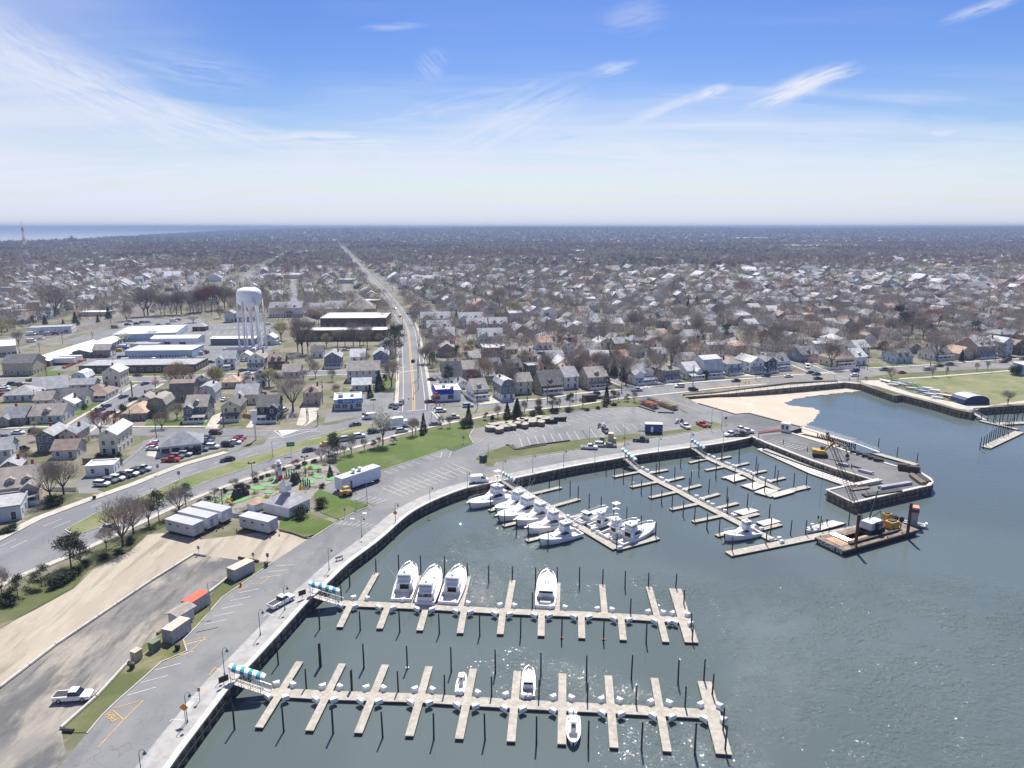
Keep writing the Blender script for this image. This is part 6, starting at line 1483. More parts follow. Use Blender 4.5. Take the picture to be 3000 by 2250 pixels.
trees('c2',[(667,292,175,'conifer',1.2),(582,360,115,'conifer',1.1),(725,205,60,'bush',.8)],'behind the ice cream restaurant')
trees('e3',[(1625,935,150,'pink',1.2),(1750,945,150,'willow',1.2),(1590,800,60,'white',1.4),(1935,910,150,'bare',1.1),(1250,800,150,'conifer',1.2),(690,780,200,'pine',.9),(400,790,220,'bare',1.2),(350,790,180,'bare',1.2),(600,790,120,'bare',1),(430,830,150,'pine',1),(860,660,150,'willow',1.2),
 (800,740,140,'brown',1.1),(850,1010,150,'red',.9),(1430,790,140,'bare',.7),(1830,590,190,'bare',1.1),(1155,180,190,'brown',1.1),(1325,300,190,'willow',1.1),(1260,300,60,'conifer',1.1),(730,260,70,'white',1.5),(1550,140,90,'white',1.3),(690,300,80,'conifer',1),(620,290,90,'willow',.9),
 (1740,1050,60,'bush',.9),(500,130,120,'brown',1)],'among the houses right of the main road')
trees('e3',[(30,700,330,'pine',1),(70,590,220,'pine',1),(20,560,200,'bare'),(230,370,130,'bare',1),(250,330,100,'pine')],'in the row beside the bend of the main road')
trees('e4',[(300,1060,130,'pine',.9),(790,850,240,'bare',.9),(980,800,320,'bare',.9),(1030,790,300,'bare',.9),(895,810,80,'conifer',1.3),(120,570,220,'bare',.9),(230,560,200,'bare',.9),(700,510,200,'bare',.9),(600,470,260,'bare',1),(560,470,220,'bare',1),(1270,590,310,'bare',.8),(1565,560,200,'pine',.9),
 (1335,960,90,'bush',.9),(1160,240,150,'conifer',.9),(1250,240,170,'conifer',1),(1050,250,130,'red',1),(770,150,70,'willow',1.5),(1790,200,80,'bush',1),(1380,450,100,'bare',1.1),(530,510,60,'bush',2),(180,620,100,'pink',1.1),(70,640,80,'red',1.3),(1925,710,100,'bare',1.1),(1820,600,180,'brown',1),
 (1950,640,220,'bare',.8),(2060,640,240,'bare',.9),(2120,630,220,'bare',.9)],'among the houses facing the beach')
trees('e5',[(982,730,145,'pine',1.1),(1670,765,105,'conifer',.8),(1460,765,250,'bare',1.1),(1140,520,250,'pine',1.1),(715,640,220,'bare',1),(905,640,150,'bare',1),(440,350,100,'conifer',.8),(1600,470,160,'bare',1),(660,260,60,'bush',1),(810,520,150,'bare',.8),(850,500,120,'bare',.9),
 (1240,520,230,'bare',1.1),(1340,560,210,'bare',1.1),(1420,520,230,'brown',1.2),(1780,560,150,'pine',1.1),(1800,410,60,'bush',1),(2010,330,70,'bush',1.1),(2060,700,60,'bush',1),(1050,560,160,'bare',1),(70,650,230,'bare',1),(20,640,200,'bare',1),(230,185,40,'willow',2),(1400,230,50,'pink',1.6)],
 'in the streets above the park and beach')
trees('e1',[(600,550,330,'bare',1),(820,640,140,'conifer',1.1),(1175,565,125,'conifer',1.1),(1060,605,80,'conifer',1.1),(490,640,110,'conifer',1),(360,640,110,'pine',1.2),(60,560,130,'pine',1.4),(80,700,150,'willow',1.2),(20,740,140,'willow',1.2),(685,640,70,'conifer',1),(205,850,150,'bare',1),(1370,590,180,'brown',1)],
 'beyond the railway and storage rows')
trees('e1',[(1352,840,125,'white',1.2),(1660,785,95,'white',1.6)],'in front of the pale blue low building')
trees('e1',[(1600,535,300,'bare',.9),(1560,540,260,'bare',.9),(1780,530,250,'bare',.9),(1740,525,220,'bare',.9),(1960,520,260,'bare',.8),(1910,520,240,'bare',.8),(2060,520,250,'bare',.8),(2130,500,230,'red',.9),(1850,520,200,'bare',.9),(2180,490,230,'bare',.8)],'in the tall row behind the car park')
trees('e2',[(60,500,230,'bare',.9),(120,490,220,'bare',.9),(190,490,230,'red',1),(260,480,270,'red',1),(330,470,250,'bare',1),(400,460,240,'bare',1),(470,480,230,'brown',1),(60,610,90,'white',1.8),(350,560,130,'bare',1.1)],'in the tall row left of the water tower')
trees('e2',[(1010,800,230,'willow',1),(1240,950,420,'bare',.8),(1190,920,300,'bare',.8),(1300,940,300,'bare',.7),(1100,550,70,'brown',1.6),(1500,880,170,'willow',.9),(1900,850,110,'willow',1),(1620,860,180,'bare',.9),(1700,860,190,'bare',.9),(1790,860,260,'bare',.8),(1940,880,260,'bare',.7),(1860,870,180,'bare',1),(2150,860,180,'pine',1),
 (2080,850,130,'bare',1)],'behind the long brick school building row')
trees('e2',[(320,1335,280,'willow',1),(300,1340,250,'brown',.8),(880,1300,220,'willow',1.3),(980,1330,170,'brown',1),(1140,1570,400,'bare',1),(640,1300,130,'bare',1.1),(830,1440,90,'pine',1.1),(1380,1200,170,'bare',1),(1320,1120,160,'bare',.9),(1250,1250,130,'bare',1),(1560,1240,130,'bare',1),(1610,1400,120,'brown',1.1),(1920,1080,160,'bare',1.1)],
 'among the houses left of the main road')
trees('c4',[(1640,280,240,'brown',1.1),(1700,290,230,'brown',1.1),(1600,275,190,'brown',1.1),(930,700,210,'red',1.2),(1100,620,110,'red',1.2),(1500,650,160,'brown',1.1),(1640,560,150,'bare',1.3),(1400,400,110,'pine',1.5),(1440,280,90,'pink',1),(350,760,110,'brown',1.1),(220,1010,160,'brown',1.3),(1145,500,75,'bush',.9),(1070,540,75,'conifer',.7),(780,470,45,'bush',1.2),
 (495,420,75,'bush',.8),(660,500,45,'conifer',.8),(920,930,55,'bush',1.1),(980,935,50,'bush',1.2),(1040,935,50,'bush',1.2),(1100,930,60,'bush',.9),(320,640,60,'willow',1.6)],'between the small houses at left')
def ok_tree(x,y):
 if near_path(x,y,MAIN,10)or near_path(x,y,RAILP,13)or near_path(x,y,FAR2,10):return False
 v=(x*vx+y*vy);s=v/62.0;s-=round(s)
 return abs(s*62)>5.5 and not housed(x,y,-.6)
NOTREE=[gl('e1',[(-400,1700),(-400,860),(560,640),(1250,560),(2212,560),(2212,1700)]),gl('e2',[(0,1700),(0,560),(930,560),(1000,640),(2180,640),(2212,1700)]),KEEP[2]]
nleft=0
cand=[]
for _ in range(12000):
 y=math.sqrt(random.uniform(300**2,760**2));x=random.uniform(-.77,.77)*y
 if any(inpoly(x,y,P)for P in NOTREE)or not ok_tree(x,y):continue
 cand.append((x,y))
cand.sort(key=lambda q:q[1]);kk=['bare']*14+['brown']*6+['red']*2+['willow']*2+['white','pink']+['conifer']*3+['pine']*2
LOD=[];placed=list(TREES);grid={}
for q in placed:grid.setdefault((int(q[0]//6),int(q[1]//6)),[]).append(q)
acc=[]
for x,y in cand:
 gi=(int(x//6),int(y//6))
 if any((x-a)**2+(y-b_)**2<56 for i in(-1,0,1)for j in(-1,0,1)for a,b_ in grid.get((gi[0]+i,gi[1]+j),[])):continue
 grid.setdefault(gi,[]).append((x,y));acc.append((x,y))
print('trees placed',ntree,'candidates',len(acc))
random.shuffle(acc);acc.sort(key=lambda q:q[1]//40)
for x,y in acc:
 k=random.choice(kk);h=random.uniform(8,16)if k in('bare','brown')else random.uniform(6,11)
 if ntree<297 and y<520:tree(x,y,h,k)
 else:LOD.append((x,y,h,k))
r2=np.random.default_rng(5)
def ring(y0,y1,area,hlo,hhi):
 n=int((y1**2-y0**2)*.78/area);out=[]
 Y=np.sqrt(r2.uniform(y0**2,y1**2,n));Xs=r2.uniform(-.78,.78,n)*Y
 return n,Xs,Y
def elev(X,Y):
 q=np.clip((Y-3300)/4300,0,1);q=q*q*(3-2*q)
 return q*np.clip((X/Y+.44)/.14,0,1)*(53+6*np.sin(X*.0011+1)+3*np.sin(X*.0037+Y*.001))
KI=['bare','brown','red','willow','white','pink','conifer','pine','bush'];PR=np.array([.47,.20,.07,.07,.025,.01,.10,.055,0.0]);PR=PR/PR.sum()
CP=np.array(wC);MPATH=MAIN;out_T=[];out_M=[]
def add_lod(Xs,Ys,Hs,Ks,ntri,ln,wd,base=LZ):
 for ki in range(len(KI)):
  s=Ks==ki;m=int(s.sum())
  if not m:continue
  kind=KI[ki];x,y,h=Xs[s],Ys[s],Hs[s]/10.
  P,D=crown_pts(kind,ntri*24,r2);P=P.reshape(24,ntri,3);D=D.reshape(24,ntri,3)
  v=r2.integers(0,24,m);a=r2.uniform(0,6.28,m);ca,sa=np.cos(a)[:,None],np.sin(a)[:,None]
  p=P[v];d_=D[v];fat=r2.uniform(.95,1.35,m)[:,None]
  px=(p[...,0]*ca-p[...,1]*sa)*h[:,None]*fat+x[:,None];py=(p[...,0]*sa+p[...,1]*ca)*h[:,None]*fat+y[:,None];pz=p[...,2]*h[:,None]+base+elev(x,y)[:,None]
  dx=d_[...,0]*ca-d_[...,1]*sa;dy=d_[...,0]*sa+d_[...,1]*ca
  C=np.stack([px,py,pz],-1).reshape(-1,3);DD=np.stack([dx,dy,d_[...,2]],-1).reshape(-1,3)
  S=np.repeat(h,ntri)[:,None]
  f=1.0 if kind in('bare','brown','red')else 1.5
  T=tri_cloud(C,DD,ln*S,wd*f*S,r2);out_T.append(T);out_M.append(np.full(len(T),ki))
  if ntri>60 and kind in('bare','brown','red','willow'):
   z0=np.full(m,base);w=.028*h*10*.5
   tr=np.stack([np.stack([x-w,y,z0],-1),np.stack([x+w,y,z0],-1),np.stack([x,y,base+h*6.5],-1)],1);out_T.append(tr);out_M.append(np.full(m,9))
L_=np.array([(a,b_,c_,KI.index(d_))for a,b_,c_,d_ in LOD],float)
add_lod(L_[:,0],L_[:,1],L_[:,2],L_[:,3].astype(int),380,1.1,.125)
def mask(Xs,Ys,streets_=True):
 k=np.ones(len(Xs),bool)
 for P in NOTREE:k&=~inpoly_np(Xs,Ys,P)
 k&=dist_np(Xs,Ys,MAIN)>11;k&=dist_np(Xs,Ys,RAILP)>15;k&=dist_np(Xs,Ys,FAR2)>10
 cx=np.interp(Ys,CP[:,1],CP[:,0]);k&=(Ys<CP[0,1])|(Xs>cx+30)
 if streets_:
  v=(Xs*vx+Ys*vy)/62.;v=np.abs(v-np.round(v))*62;k&=v>5
 return k
def patchy(Xs,Ys):
 k=r2.choice(9,len(Xs),p=PR);q=np.sin(Xs*.0042+Ys*.0021+1)*np.cos(Ys*.0048-Xs*.0013)
 a=r2.uniform(0,1,len(Xs));k=np.where((q>.45)&(a<.55),2,k);k=np.where((q<-.55)&(a<.35),7,k);q2=np.cos(Xs*.006-2)*np.sin(Ys*.007+Xs*.003)
 return np.where((q2>.6)&(a>.75),3,k)
FH=np.array(FARH);hg=set((int(a//8),int(b_//8))for a,b_ in FARH)
for(y0,y1,area,nt,ln,wd)in((760,1300,115,130,1.3,.22),(1300,2100,90,56,1.7,.46),(2100,3300,120,26,2.8,.95)):
 n,Xs,Ys=ring(y0,y1,area,7,15);k=mask(Xs,Ys,y1<1400)
 k&=np.array([(int(a//8),int(b_//8))not in hg or rr<(.35 if y1<1400 else.8)for a,b_,rr in zip(Xs,Ys,r2.uniform(0,1,n))])
 dens=.62+.38*np.sin(Xs*.0075+1.3)*np.cos(Ys*.0055+.7);k&=r2.uniform(0,1,n)<dens+.12
 Xs,Ys=Xs[k],Ys[k];add_lod(Xs,Ys,r2.uniform(8,16,len(Xs)),patchy(Xs,Ys),nt,ln,wd)
 print('ring',y0,len(Xs))
n,Xs,Ys=ring(3300,9500,1500,0,0);k=mask(Xs,Ys,False);Xs,Ys=Xs[k],Ys[k]
add_lod(Xs,Ys,r2.uniform(12,20,len(Xs))*1.2,r2.choice(9,len(Xs),p=PR),14,6.0,2.4,base=-7.0)
T=np.concatenate(out_T);Mx=np.concatenate(out_M);print('woodland tris',len(T))
wo=link('woodland',np_tris('woodland',T,Mx,[TREEMAT[k]for k in KI]+[M_trunk]));struct(wo,'stuff')
del T,out_T
M_canopy=multi('far_canopy',(.085,.075,.07),[((.055,.05,.048),.012,.4,.6,.8,None),((.12,.105,.08),.02,.5,.65,.6,None),((.06,.07,.045),.035,.6,.7,.7,None),((.12,.075,.07),.008,.56,.7,.5,None),((.42,.42,.42),.05,.72,.76,.7,None)])
na,nr=420,150;AA=np.linspace(-.80,.80,na);RR=2300*(50000/2300)**np.linspace(0,1,nr);A2,R2=np.meshgrid(AA,RR);X=A2*R2;Y=R2
Zc=5.2+3.2*np.sin(X*.013+np.sin(Y*.009)*2)*np.cos(Y*.011+1)+r2.uniform(-2.2,2.2,X.shape)*(1+np.clip((Y-4000)/4000,0,1)*1.2)
Zc=Zc+elev(X,Y)
Zc=np.where(Y<3400,Zc-(3400-Y)/1100*7.5,Zc)
cx=np.interp(Y,CP[:,1],CP[:,0]);sea=(X<cx+20);Zc=np.where(sea,-12,Zc)
road=dist_np(X,Y,MAIN[-4:])<14;Zc=np.where(road&(Y<2500),-3,Zc)
cb=MB();cb.v=[tuple(q)for q in np.stack([X,Y,Zc],-1).reshape(-1,3)]
cb.f=[(j*na+i,j*na+i+1,(j+1)*na+i+1,(j+1)*na+i)for j in range(nr-1)for i in range(na-1)];cb.m=[0]*len(cb.f)
struct(cb.build('distant_woodland',M_canopy,smooth=False),'stuff')
# ------------------------------------------------------------------ towers
tx,ty=G(742,1022);t=empty('water_tower',tx,ty,LZ);tag(t,'tall white water tower on slender legs above the works yard','water tower')
k_=dep(tx,ty)/F;Rt=70*k_/2
b=MB();b.lathe([(0,26.9),(Rt*.5,27.1),(Rt*.8,27.8),(Rt*.96,29.2),(Rt,30.8),(Rt,34.4),(Rt*.97,35.9),(Rt*.87,37.3),(Rt*.62,38.3),(Rt*.3,38.8),(0,38.9)],32);tank=b.build('tank',mat('tower_white',(.88,.89,.91),.4,.03,.3),t,True)
text_mesh('tank_emblem','B',4.5,mat('faint_emblem_blue',(.55,.62,.68),.5,.05,1),tank,.03,(Rt*.62,-Rt*.80,31.5),(math.pi/2,0,R(38)))
b=MB();b.tube((0,0,0),(0,0,26.9),.95,.95,14);b.tube((0,0,25),(0,0,26.95),.95,1.6,14);b.build('riser_pipe',MATS['tower_white'],t,True)
LG=[]
for i in range(6):
 a=i*math.pi/3+.25;p=(math.cos(a)*Rt*.98,math.sin(a)*Rt*.98);q=(math.cos(a)*Rt*1.06,math.sin(a)*Rt*1.06);LG.append((q,p))
 m=MB();m.tube((*q,0),(*p,31),.55,.5,10);m.build('leg',MATS['tower_white'],t,True)
b=MB()
for i in range(6):
 (q0,p0_),(q1,p1_)=LG[i],LG[(i+1)%6]
 for z0,z1 in((1,12),(12,24)):
  f0=lambda s,z:tuple(s[0][k]+(s[1][k]-s[0][k])*z/30 for k in(0,1))+(z,)
  b.tube(f0(LG[i],z0),f0(LG[(i+1)%6],z1),.06,n=4);b.tube(f0(LG[i],z1),f0(LG[(i+1)%6],z0),.06,n=4);b.tube(f0(LG[i],z1),f0(LG[(i+1)%6],z1),.1,n=4)
b.build('cross_bracing',MATS['tower_white'],t)
b=MB();b.tube((Rt+.1,.5,26),(Rt+.1,.5,37),.12,n=4);b.build('ladder',M_pole_steel,t)
b=MB();b.box(-7,6,-4,3,0,.8);tag(link('covered_tank_base',b.mesh('covered_tank_base',M_bluetarp)),'low blue covered mound at the feet of the water tower','covered pile');THINGS[-1][0].location=(tx,ty,LZ)
rx,ry=G(80,772);t=empty('radio_mast',rx,ry,LZ);tag(t,'red and white lattice radio mast standing at the far left','radio mast')
top=91.0
for j in range(8):
 z0,z1=top*.82*j/8,top*.82*(j+1)/8;b=MB();wd=lambda z:5.2*(1-z/(top*.95))+.5
 for i in range(4):
  a=math.pi/4+i*math.pi/2;a2=a+math.pi/2
  c0=(wd(z0)*math.cos(a),wd(z0)*math.sin(a),z0);c1=(wd(z1)*math.cos(a),wd(z1)*math.sin(a),z1);d0=(wd(z0)*math.cos(a2),wd(z0)*math.sin(a2),z0);d1=(wd(z1)*math.cos(a2),wd(z1)*math.sin(a2),z1)
  b.tube(c0,c1,.28,n=4);b.tube(c0,d1,.16,n=4);b.tube(d0,c1,.16,n=4);b.tube(c1,d1,.18,n=4)
 b.build('mast_section',M_orange if j%2 else M_white,t)
b=MB();b.tube((0,0,top*.8),(0,0,top),.35,.15,6);b.build('antenna',M_steel_grey,t)
x,y=G(893,700);t=empty('water_tower',x,y,LZ);tag(t,'tiny distant water tower near the horizon left of centre','water tower');s_=mpp(x,y)
b=MB();b.lathe([(0,12*s_),(4*s_,13*s_),(5*s_,16*s_),(4*s_,19*s_),(0,20*s_)],12);b.build('tank',M_white,t,True);b=MB();b.tube((0,0,0),(0,0,13*s_),1.5*s_,n=8);b.build('stem',M_white,t)
x,y=G(232,712);s_=mpp(x,y)
t=empty('seaside_building',x,y,LZ);tag(t,'large grey block with a small tower on the far coast','building')
b=MB();b.box(-32*s_,38*s_,-8,12,0,11*s_);b.box(-30*s_,-12*s_,-8.5,12.5,11*s_,15*s_);b.box(-24*s_,-18*s_,-2,6,15*s_,20*s_);b.build('walls',WALL['shingle'],t)
x,y=G(2680,736);s_=mpp(x,y)
for(px,py,w,d_,h,lab)in((2430,727,220,120,9,'long white roofed warehouse far behind the houses at right'),(2370,741,110,90,8,'second white warehouse nearer than the longest one at right'),(2110,678,40,100,14,'tiny bright building on the horizon right of centre'),(2215,705,110,150,9,'thin pale industrial roof left of the far warehouses'),
 (880,745,90,60,8,'long low pale roofs beside the far road near centre left'),(2775,775,26,20,8,'bright blue roofed building far off at right'),(1310,820,90,40,7,'wide low building behind the sandy ball field')):
 x,y=G(px,py)if py>700 else(2050,7000);w*=mpp(x,y);t=empty('warehouse',x,y,LZ+float(elev(x,y))+(8 if py<700 else 0));tag(t,lab,'warehouse')
 b=MB();b.box(-w/2,w/2,0,d_,0,h);b.build('walls',WALL['palegrey'],t);b=MB();b.box(-w/2-1,w/2+1,-1,d_+1,h,h+.6);b.build('roof',MATS['bright_blue_fascia']if 'blue' in lab else M_roofwhite,t)
flat('ball_field',[[G(*q)for q in[(1215,822),(1225,806),(1330,806),(1300,822)]]],3,M_sandlot)
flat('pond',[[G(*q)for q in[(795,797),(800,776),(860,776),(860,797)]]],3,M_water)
# ------------------------------------------------------------------ street lamps, poles, signs
def lamp_proto():
 t=empty('street_lamp',0,0,0);b=MB();b.tube((0,0,0),(0,0,.5),.16,.12,8);b.tube((0,0,.5),(0,0,4.6),.07,.055,8)
 P=[(0,0,4.6),(.08,0,5.0),(.32,0,5.25),(.6,0,5.2),(.74,0,4.95)]
 for a,c in zip(P[:-1],P[1:]):b.tube(a,c,.04,n=6)
 b.build('post',M_teal,t);b=MB();b.lathe([(.05,5.0),(.1,4.85),(.28,4.6),(.3,4.5),(0,4.5)],12,(.74,0));b.build('lamp_shade',M_teal,t,True)
 return t
LP=lamp_proto();first=True
for i,(c,x,y)in enumerate([('A',770,1740),('e7',126,1320),('e7',404,968),('e7',671,668),('e7',855,478),('e7',1185,180),('c2',505,1655),('c2',818,1520),('c2',1138,1355),('c2',1483,1215),('c2',1813,1090),('c3',192,885),('c3',478,840),('c3',766,805),('c3',1052,760),('c3',1355,712),('c3',1650,668),('C',250,330)]):
 t=LP if i==0 else copy_tree(LP);gx,gy=g(c,x,y);t.location=(gx,gy,LZ+.08);t.rotation_euler=(0,0,R(10))
 tag(t,'teal hooked street lamp along the marina promenade','street lamp','teal lamps along the promenade')
def pole(c,x,y,hz,label,kind='light',az=0):
 gx,gy=g(c,x,y);h=hz/CROP[c][2]*mpp(gx,gy)
 t=empty({'light':'street_light','flood':'floodlight_pole','utility':'utility_pole','sign':'sign_post'}[kind],gx,gy,LZ,R(az));b=MB()
 if kind=='utility':
  b.tube((0,0,0),(0,0,h),.16,.11,7);b.build('pole',M_wood,t);b=MB();b.box(-1.2,1.2,-.06,.06,h-.9,h-.75);b.box(-.9,.9,-.05,.05,h-1.7,h-1.58);b.build('crossarm',M_wood,t)
  b=MB();b.tube((.35,0,h-3.2),(.35,0,h-2.2),.22,n=8);b.build('transformer',M_steel_grey,t)
 elif kind=='flood':
  b.tube((0,0,0),(0,0,h),.13,.1,7);b.build('pole',M_wood,t);b=MB();b.box(-1.0,1.0,-.1,.1,h-.2,h);b.build('lamp_bar',M_black,t)
  for s in(-.8,.8):o=MB().box(-.28,.28,-.3,.2,-.1,.35).build('floodlight',M_black,t);o.location=(s,0,h)
 else:
  b.tube((0,0,0),(0,0,h),.1,.06,8);b.tube((0,0,h),(1.6,0,h+.25),.05,n=6);b.build('post',M_pole_steel,t);b=MB();b.box(1.4,2.1,-.13,.13,h+.18,h+.3);b.build('lamp_head',M_pole_steel,t)
 cat={'light':'street light','flood':'floodlight','utility':'utility pole'}[kind]
 tag(t,label,cat,{'utility':'utility poles along the streets','light':'tall street lights'}.get(kind),near=kind=='utility');return t
for c,x,y,h in[('A',1135,812,165),('c2',556,1352,210),('c3',714,615,140),('c3',1040,612,180),('c3',1843,510,210),('c3',1937,500,180),('c2',1676,900,120),('c3',1945,790,290),('c1',1262,612,165)]:
 pole(c,x,y,h,'tall grey street light with single arm','light',15)
for c,x,y,h in[('c1',1077,810,165),('c1',1566,780,195),('c1',797,1062,175)]:pole(c,x,y,h,'floodlight pole with twin lamps over the miniature golf','flood',20)
for c,x,y,h in[('c2',1028,290,290),('c2',838,200,150),('c2',1575,465,230),('c2',2038,400,200),('c3',592,200,210),('c3',1015,160,110),('c3',1672,90,90),('c3',325,200,130),('c1',805,320,190),('c1',185,420,200),('c1',1590,265,120),('c1',1680,300,150),('c4',855,590,130),('c4',1215,640,180),
 ('c4',1232,380,170),('c4',325,400,120),('c4',435,175,190),('c4',1145,180,130),('c4',2075,640,150),('c4',1440,230,100),('e3',285,950,420),('e3',295,600,300),('e3',135,560,150),('e3',110,400,120),('e3',1675,1200,250),('e3',1455,1150,180),('e4',1215,1025,230),('e4',1895,965,220),('e4',445,1085,230),
 ('e5',775,945,180),('e5',858,835,150),('e5',380,810,160),('e5',1200,800,130),('e5',1960,770,110),('e5',1395,850,110),('e1',220,1000,120),('e1',430,930,110),('e1',680,850,150),('e1',505,1200,240),('e1',1230,1090,110),('e1',1430,1440,220),('e1',1000,790,90),('e1',1200,650,80),('e2',1140,1115,110),('e2',805,1110,150),
 ('e2',1290,1690,190),('e2',1460,1490,260),('e2',1970,250,90),('e2',885,780,110)]:
 pole(c,x,y,h,'brown wooden utility pole with crossarm','utility',random.choice((8,20,98)))
def sign(c,x,y,h,w,hh,m,label,az=0,shape='box',txt=None,col=None):
 gx,gy=g(c,x,y);t=empty('sign',gx,gy,LZ,R(az));b=MB();b.tube((0,0,0),(0,0,h),.06,n=6);b.build('post',M_pole_steel,t)
 b=MB()
 if shape=='diamond':b.v+=[(0,-.1,h-hh*1.4),(w*.7,-.1,h-hh*.7),(0,-.1,h),(-w*.7,-.1,h-hh*.7),(0,-.05,h-hh*1.4),(w*.7,-.05,h-hh*.7),(0,-.05,h),(-w*.7,-.05,h-hh*.7)];b.f+=[(0,1,2,3),(7,6,5,4),(0,4,5,1),(1,5,6,2),(2,6,7,3),(3,7,4,0)];b.m+=[0]*6
 else:b.box(-w/2,w/2,-.1,-.04,h-hh,h)
 b.build('sign_board',m,t);tag(t,label,'sign')
 if txt:text_mesh('sign_lettering',txt,hh*.5,col or M_white,t,.01,(0,-.12,h-hh/2),(math.pi/2,0,0))
 return t
M_sgreen=mat('sign_green',(.02,.22,.10),.5,.05,1);M_sorange=mat('sign_orange',(.70,.25,.02),.5,.05,1)
sign('A',1003,1412,3.4,1.0,1.0,M_sorange,'orange diamond warning sign on the promenade at lower left',0,'diamond')
sign('c2',818,1512,3.2,.95,.95,M_sorange,'yellow orange diamond sign beside the promenade near the clubhouse',0,'diamond')
sign('c3',1038,640,3.0,.9,.9,M_sorange,'small orange diamond sign on the grass island',0,'diamond')
sign('c1',1432,580,4.6,2.6,1.5,M_sgreen,'green highway direction sign standing in the median',15,txt='35 S')
sign('c2',615,505,6.0,2.4,.7,M_sgreen,'green street name sign below the ice cream restaurant',15)
sign('c1',397,820,3.2,.8,1.1,M_steel_grey,'grey backed sign in the median left of the dark sedan',20)
sign('c1',203,760,3.4,.8,1.1,M_steel_grey,'grey backed sign on the pavement below the car lot',20)
sign('A',1080,1300,2.6,.5,.7,M_steel_grey,'small parking sign beside the nearest promenade lamp',0)
sign('c2',1447,790,2.8,.8,1.0,M_steel_grey,'grey sign at the right corner of the big lawn',0)
sign('c2',458,1400,3.0,.8,1.0,M_white,'white sign on the lawn beside the clubhouse drive',0);sign('c2',350,1470,2.6,.5,.7,M_sgreen,'small green sign at the lawn kerb',0)
sign('A',1075,508,2.3,.6,.8,M_steel_grey,'grey sign at the end of the timber barrier on the sand lot',0);sign('A',1370,545,2.3,.6,.8,M_steel_grey,'left sign behind the topmost container',0);sign('A',1448,555,2.6,.6,.9,M_bluetarp,'bluish sign right of the topmost container',0)
sign('A',1210,1218,2.0,1.6,1.1,M_rust,'dark notice board beside the nearest covered gangway',40);sign('e7',985,395,2.0,1.6,1.1,M_rust,'dark notice board beside the second covered gangway',40)
sign('e4',1570,1450,3.0,.9,.9,M_bluetarp,'blue sign at the corner before the beach ramp',0)
gx,gy=g('c1',1105,440);t=empty('pylon_sign',gx,gy,LZ,R(20));b=MB();b.tube((0,0,0),(0,0,9.5),.35,.3,10);b.build('post',M_white,t);b=MB();b.box(-1.0,1.0,-.35,.35,7.2,11.2);b.build('sign_cabinet',M_white,t);tag(t,'tall white pylon sign at the tip of the dealer lot','sign')
gx,gy=g('c1',1100,440);b=MB();b.prism([(1.6*math.cos(a*.63),1.2*math.sin(a*.63))for a in range(10)],0,.25)
gx,gy=g('c2',1195,445);t=empty('pylon_sign',gx,gy,LZ,0);b=MB();b.tube((0,0,0),(0,0,5.0),.18,n=8);b.build('post',M_red,t);b=MB();b.box(-.6,.6,-.25,.25,4.4,6.2);b.build('sign_cabinet',M_red,t);tag(t,'small red pylon sign in front of the fast food restaurant','sign')
for i,(c,x,y)in enumerate([('c2',1112,470),('c2',870,500),('c2',1150,560),('e5',575,915),('e4',1710,1130)]):
 gx,gy=g(c,x,y);t=empty('traffic_signal',gx,gy,LZ,R(20));b=MB();b.tube((0,0,0),(0,0,5.6),.12,.09,7);b.tube((0,0,5.4),(5.5,0,5.9),.08,.05,6);b.build('mast',M_pole_steel,t)
 for xx in(3.4,5.3):o=MB().box(-.18,.18,-.15,.15,-.6,.5).build('signal_head',M_yellow,t);o.location=(xx,0,5.5)
 tag(t,'traffic signal on a grey mast at a highway crossing','traffic signal','traffic signals')
# ------------------------------------------------------------------ helpers for boxes given by three ground corners
def obb(c,p1,p2,p3,z=LZ):
 a,b_,d_=Vector(g(c,*p1,z)),Vector(g(c,*p2,z)),Vector(g(c,*p3,z))
 u=(b_-a);w=u.length;ang=math.atan2(u.y,u.x);nrm=Vector((-math.sin(ang),math.cos(ang)));dd=(d_-b_).dot(nrm);c_=a+u/2+nrm*dd/2
 return c_.x,c_.y,w,abs(dd),ang
def container(c,P,h,wallm,roofm,label,L=None,D=None):
 x,y,w,d_,a=obb(c,*P);d_=D or d_;t=empty('storage_container',x,y,LZ,a);b=MB();n=26
 for s in(-1,1):
  for k in range(n):
   x0,x1=-w/2+w*k/n,-w/2+w*(k+1)/n;o_=.05 if k%2 else 0;b.box(x0,x1,*sorted((s*(d_/2-.2),s*(d_/2-o_))),.15,h-.12)
 for s in(-1,1):
  for k in range(8):
   y0,y1=-d_/2+d_*k/8,-d_/2+d_*(k+1)/8;o_=.05 if k%2 else 0;b.box(*sorted((s*(w/2-.18),s*(w/2-o_))),y0,y1,.15,h-.12)
 b.build('corrugated_walls',wallm,t);b=MB();b.box(-w/2,w/2,-d_/2,d_/2,h-.12,h);b.build('roof',roofm,t);b=MB()
 for sx in(-1,1):
  for sy in(-1,1):b.box(*sorted((sx*w/2*1.003,sx*(w/2-.18))),*sorted((sy*d_/2*1.006,sy*(d_/2-.18))),0,h-.002)
 b.build('corner_posts',wallm,t);b=MB();b.box(-w/2-.04,-w/2+.05,-.04,.04,.3,h-.3)
 for s in(-.5,.5):b.tube((-w/2-.05,s,.3),(-w/2-.05,s,h-.3),.03,n=4)
 b.build('door_bars',M_steel_grey,t);tag(t,label,'container');return t
M_contg=mat('container_grey',(.36,.36,.37),.6,.12,1);M_contr=mat('faded_rust_roof',(.62,.38,.30),.8,c2=(.62,.50,.44),scale=.6);M_roofred=mat('orange_red_roof',(.62,.10,.05),.7,.15,.8);M_conto=mat('peach_roof',(.66,.42,.26),.8,c2=(.55,.50,.44),scale=.7)
container('A',[(1283,655),(1355,592),(1300,575)],2.7,M_contg,M_conto,'grey container with orange stained roof, farthest up the grass strip',D=2.9)if False else None
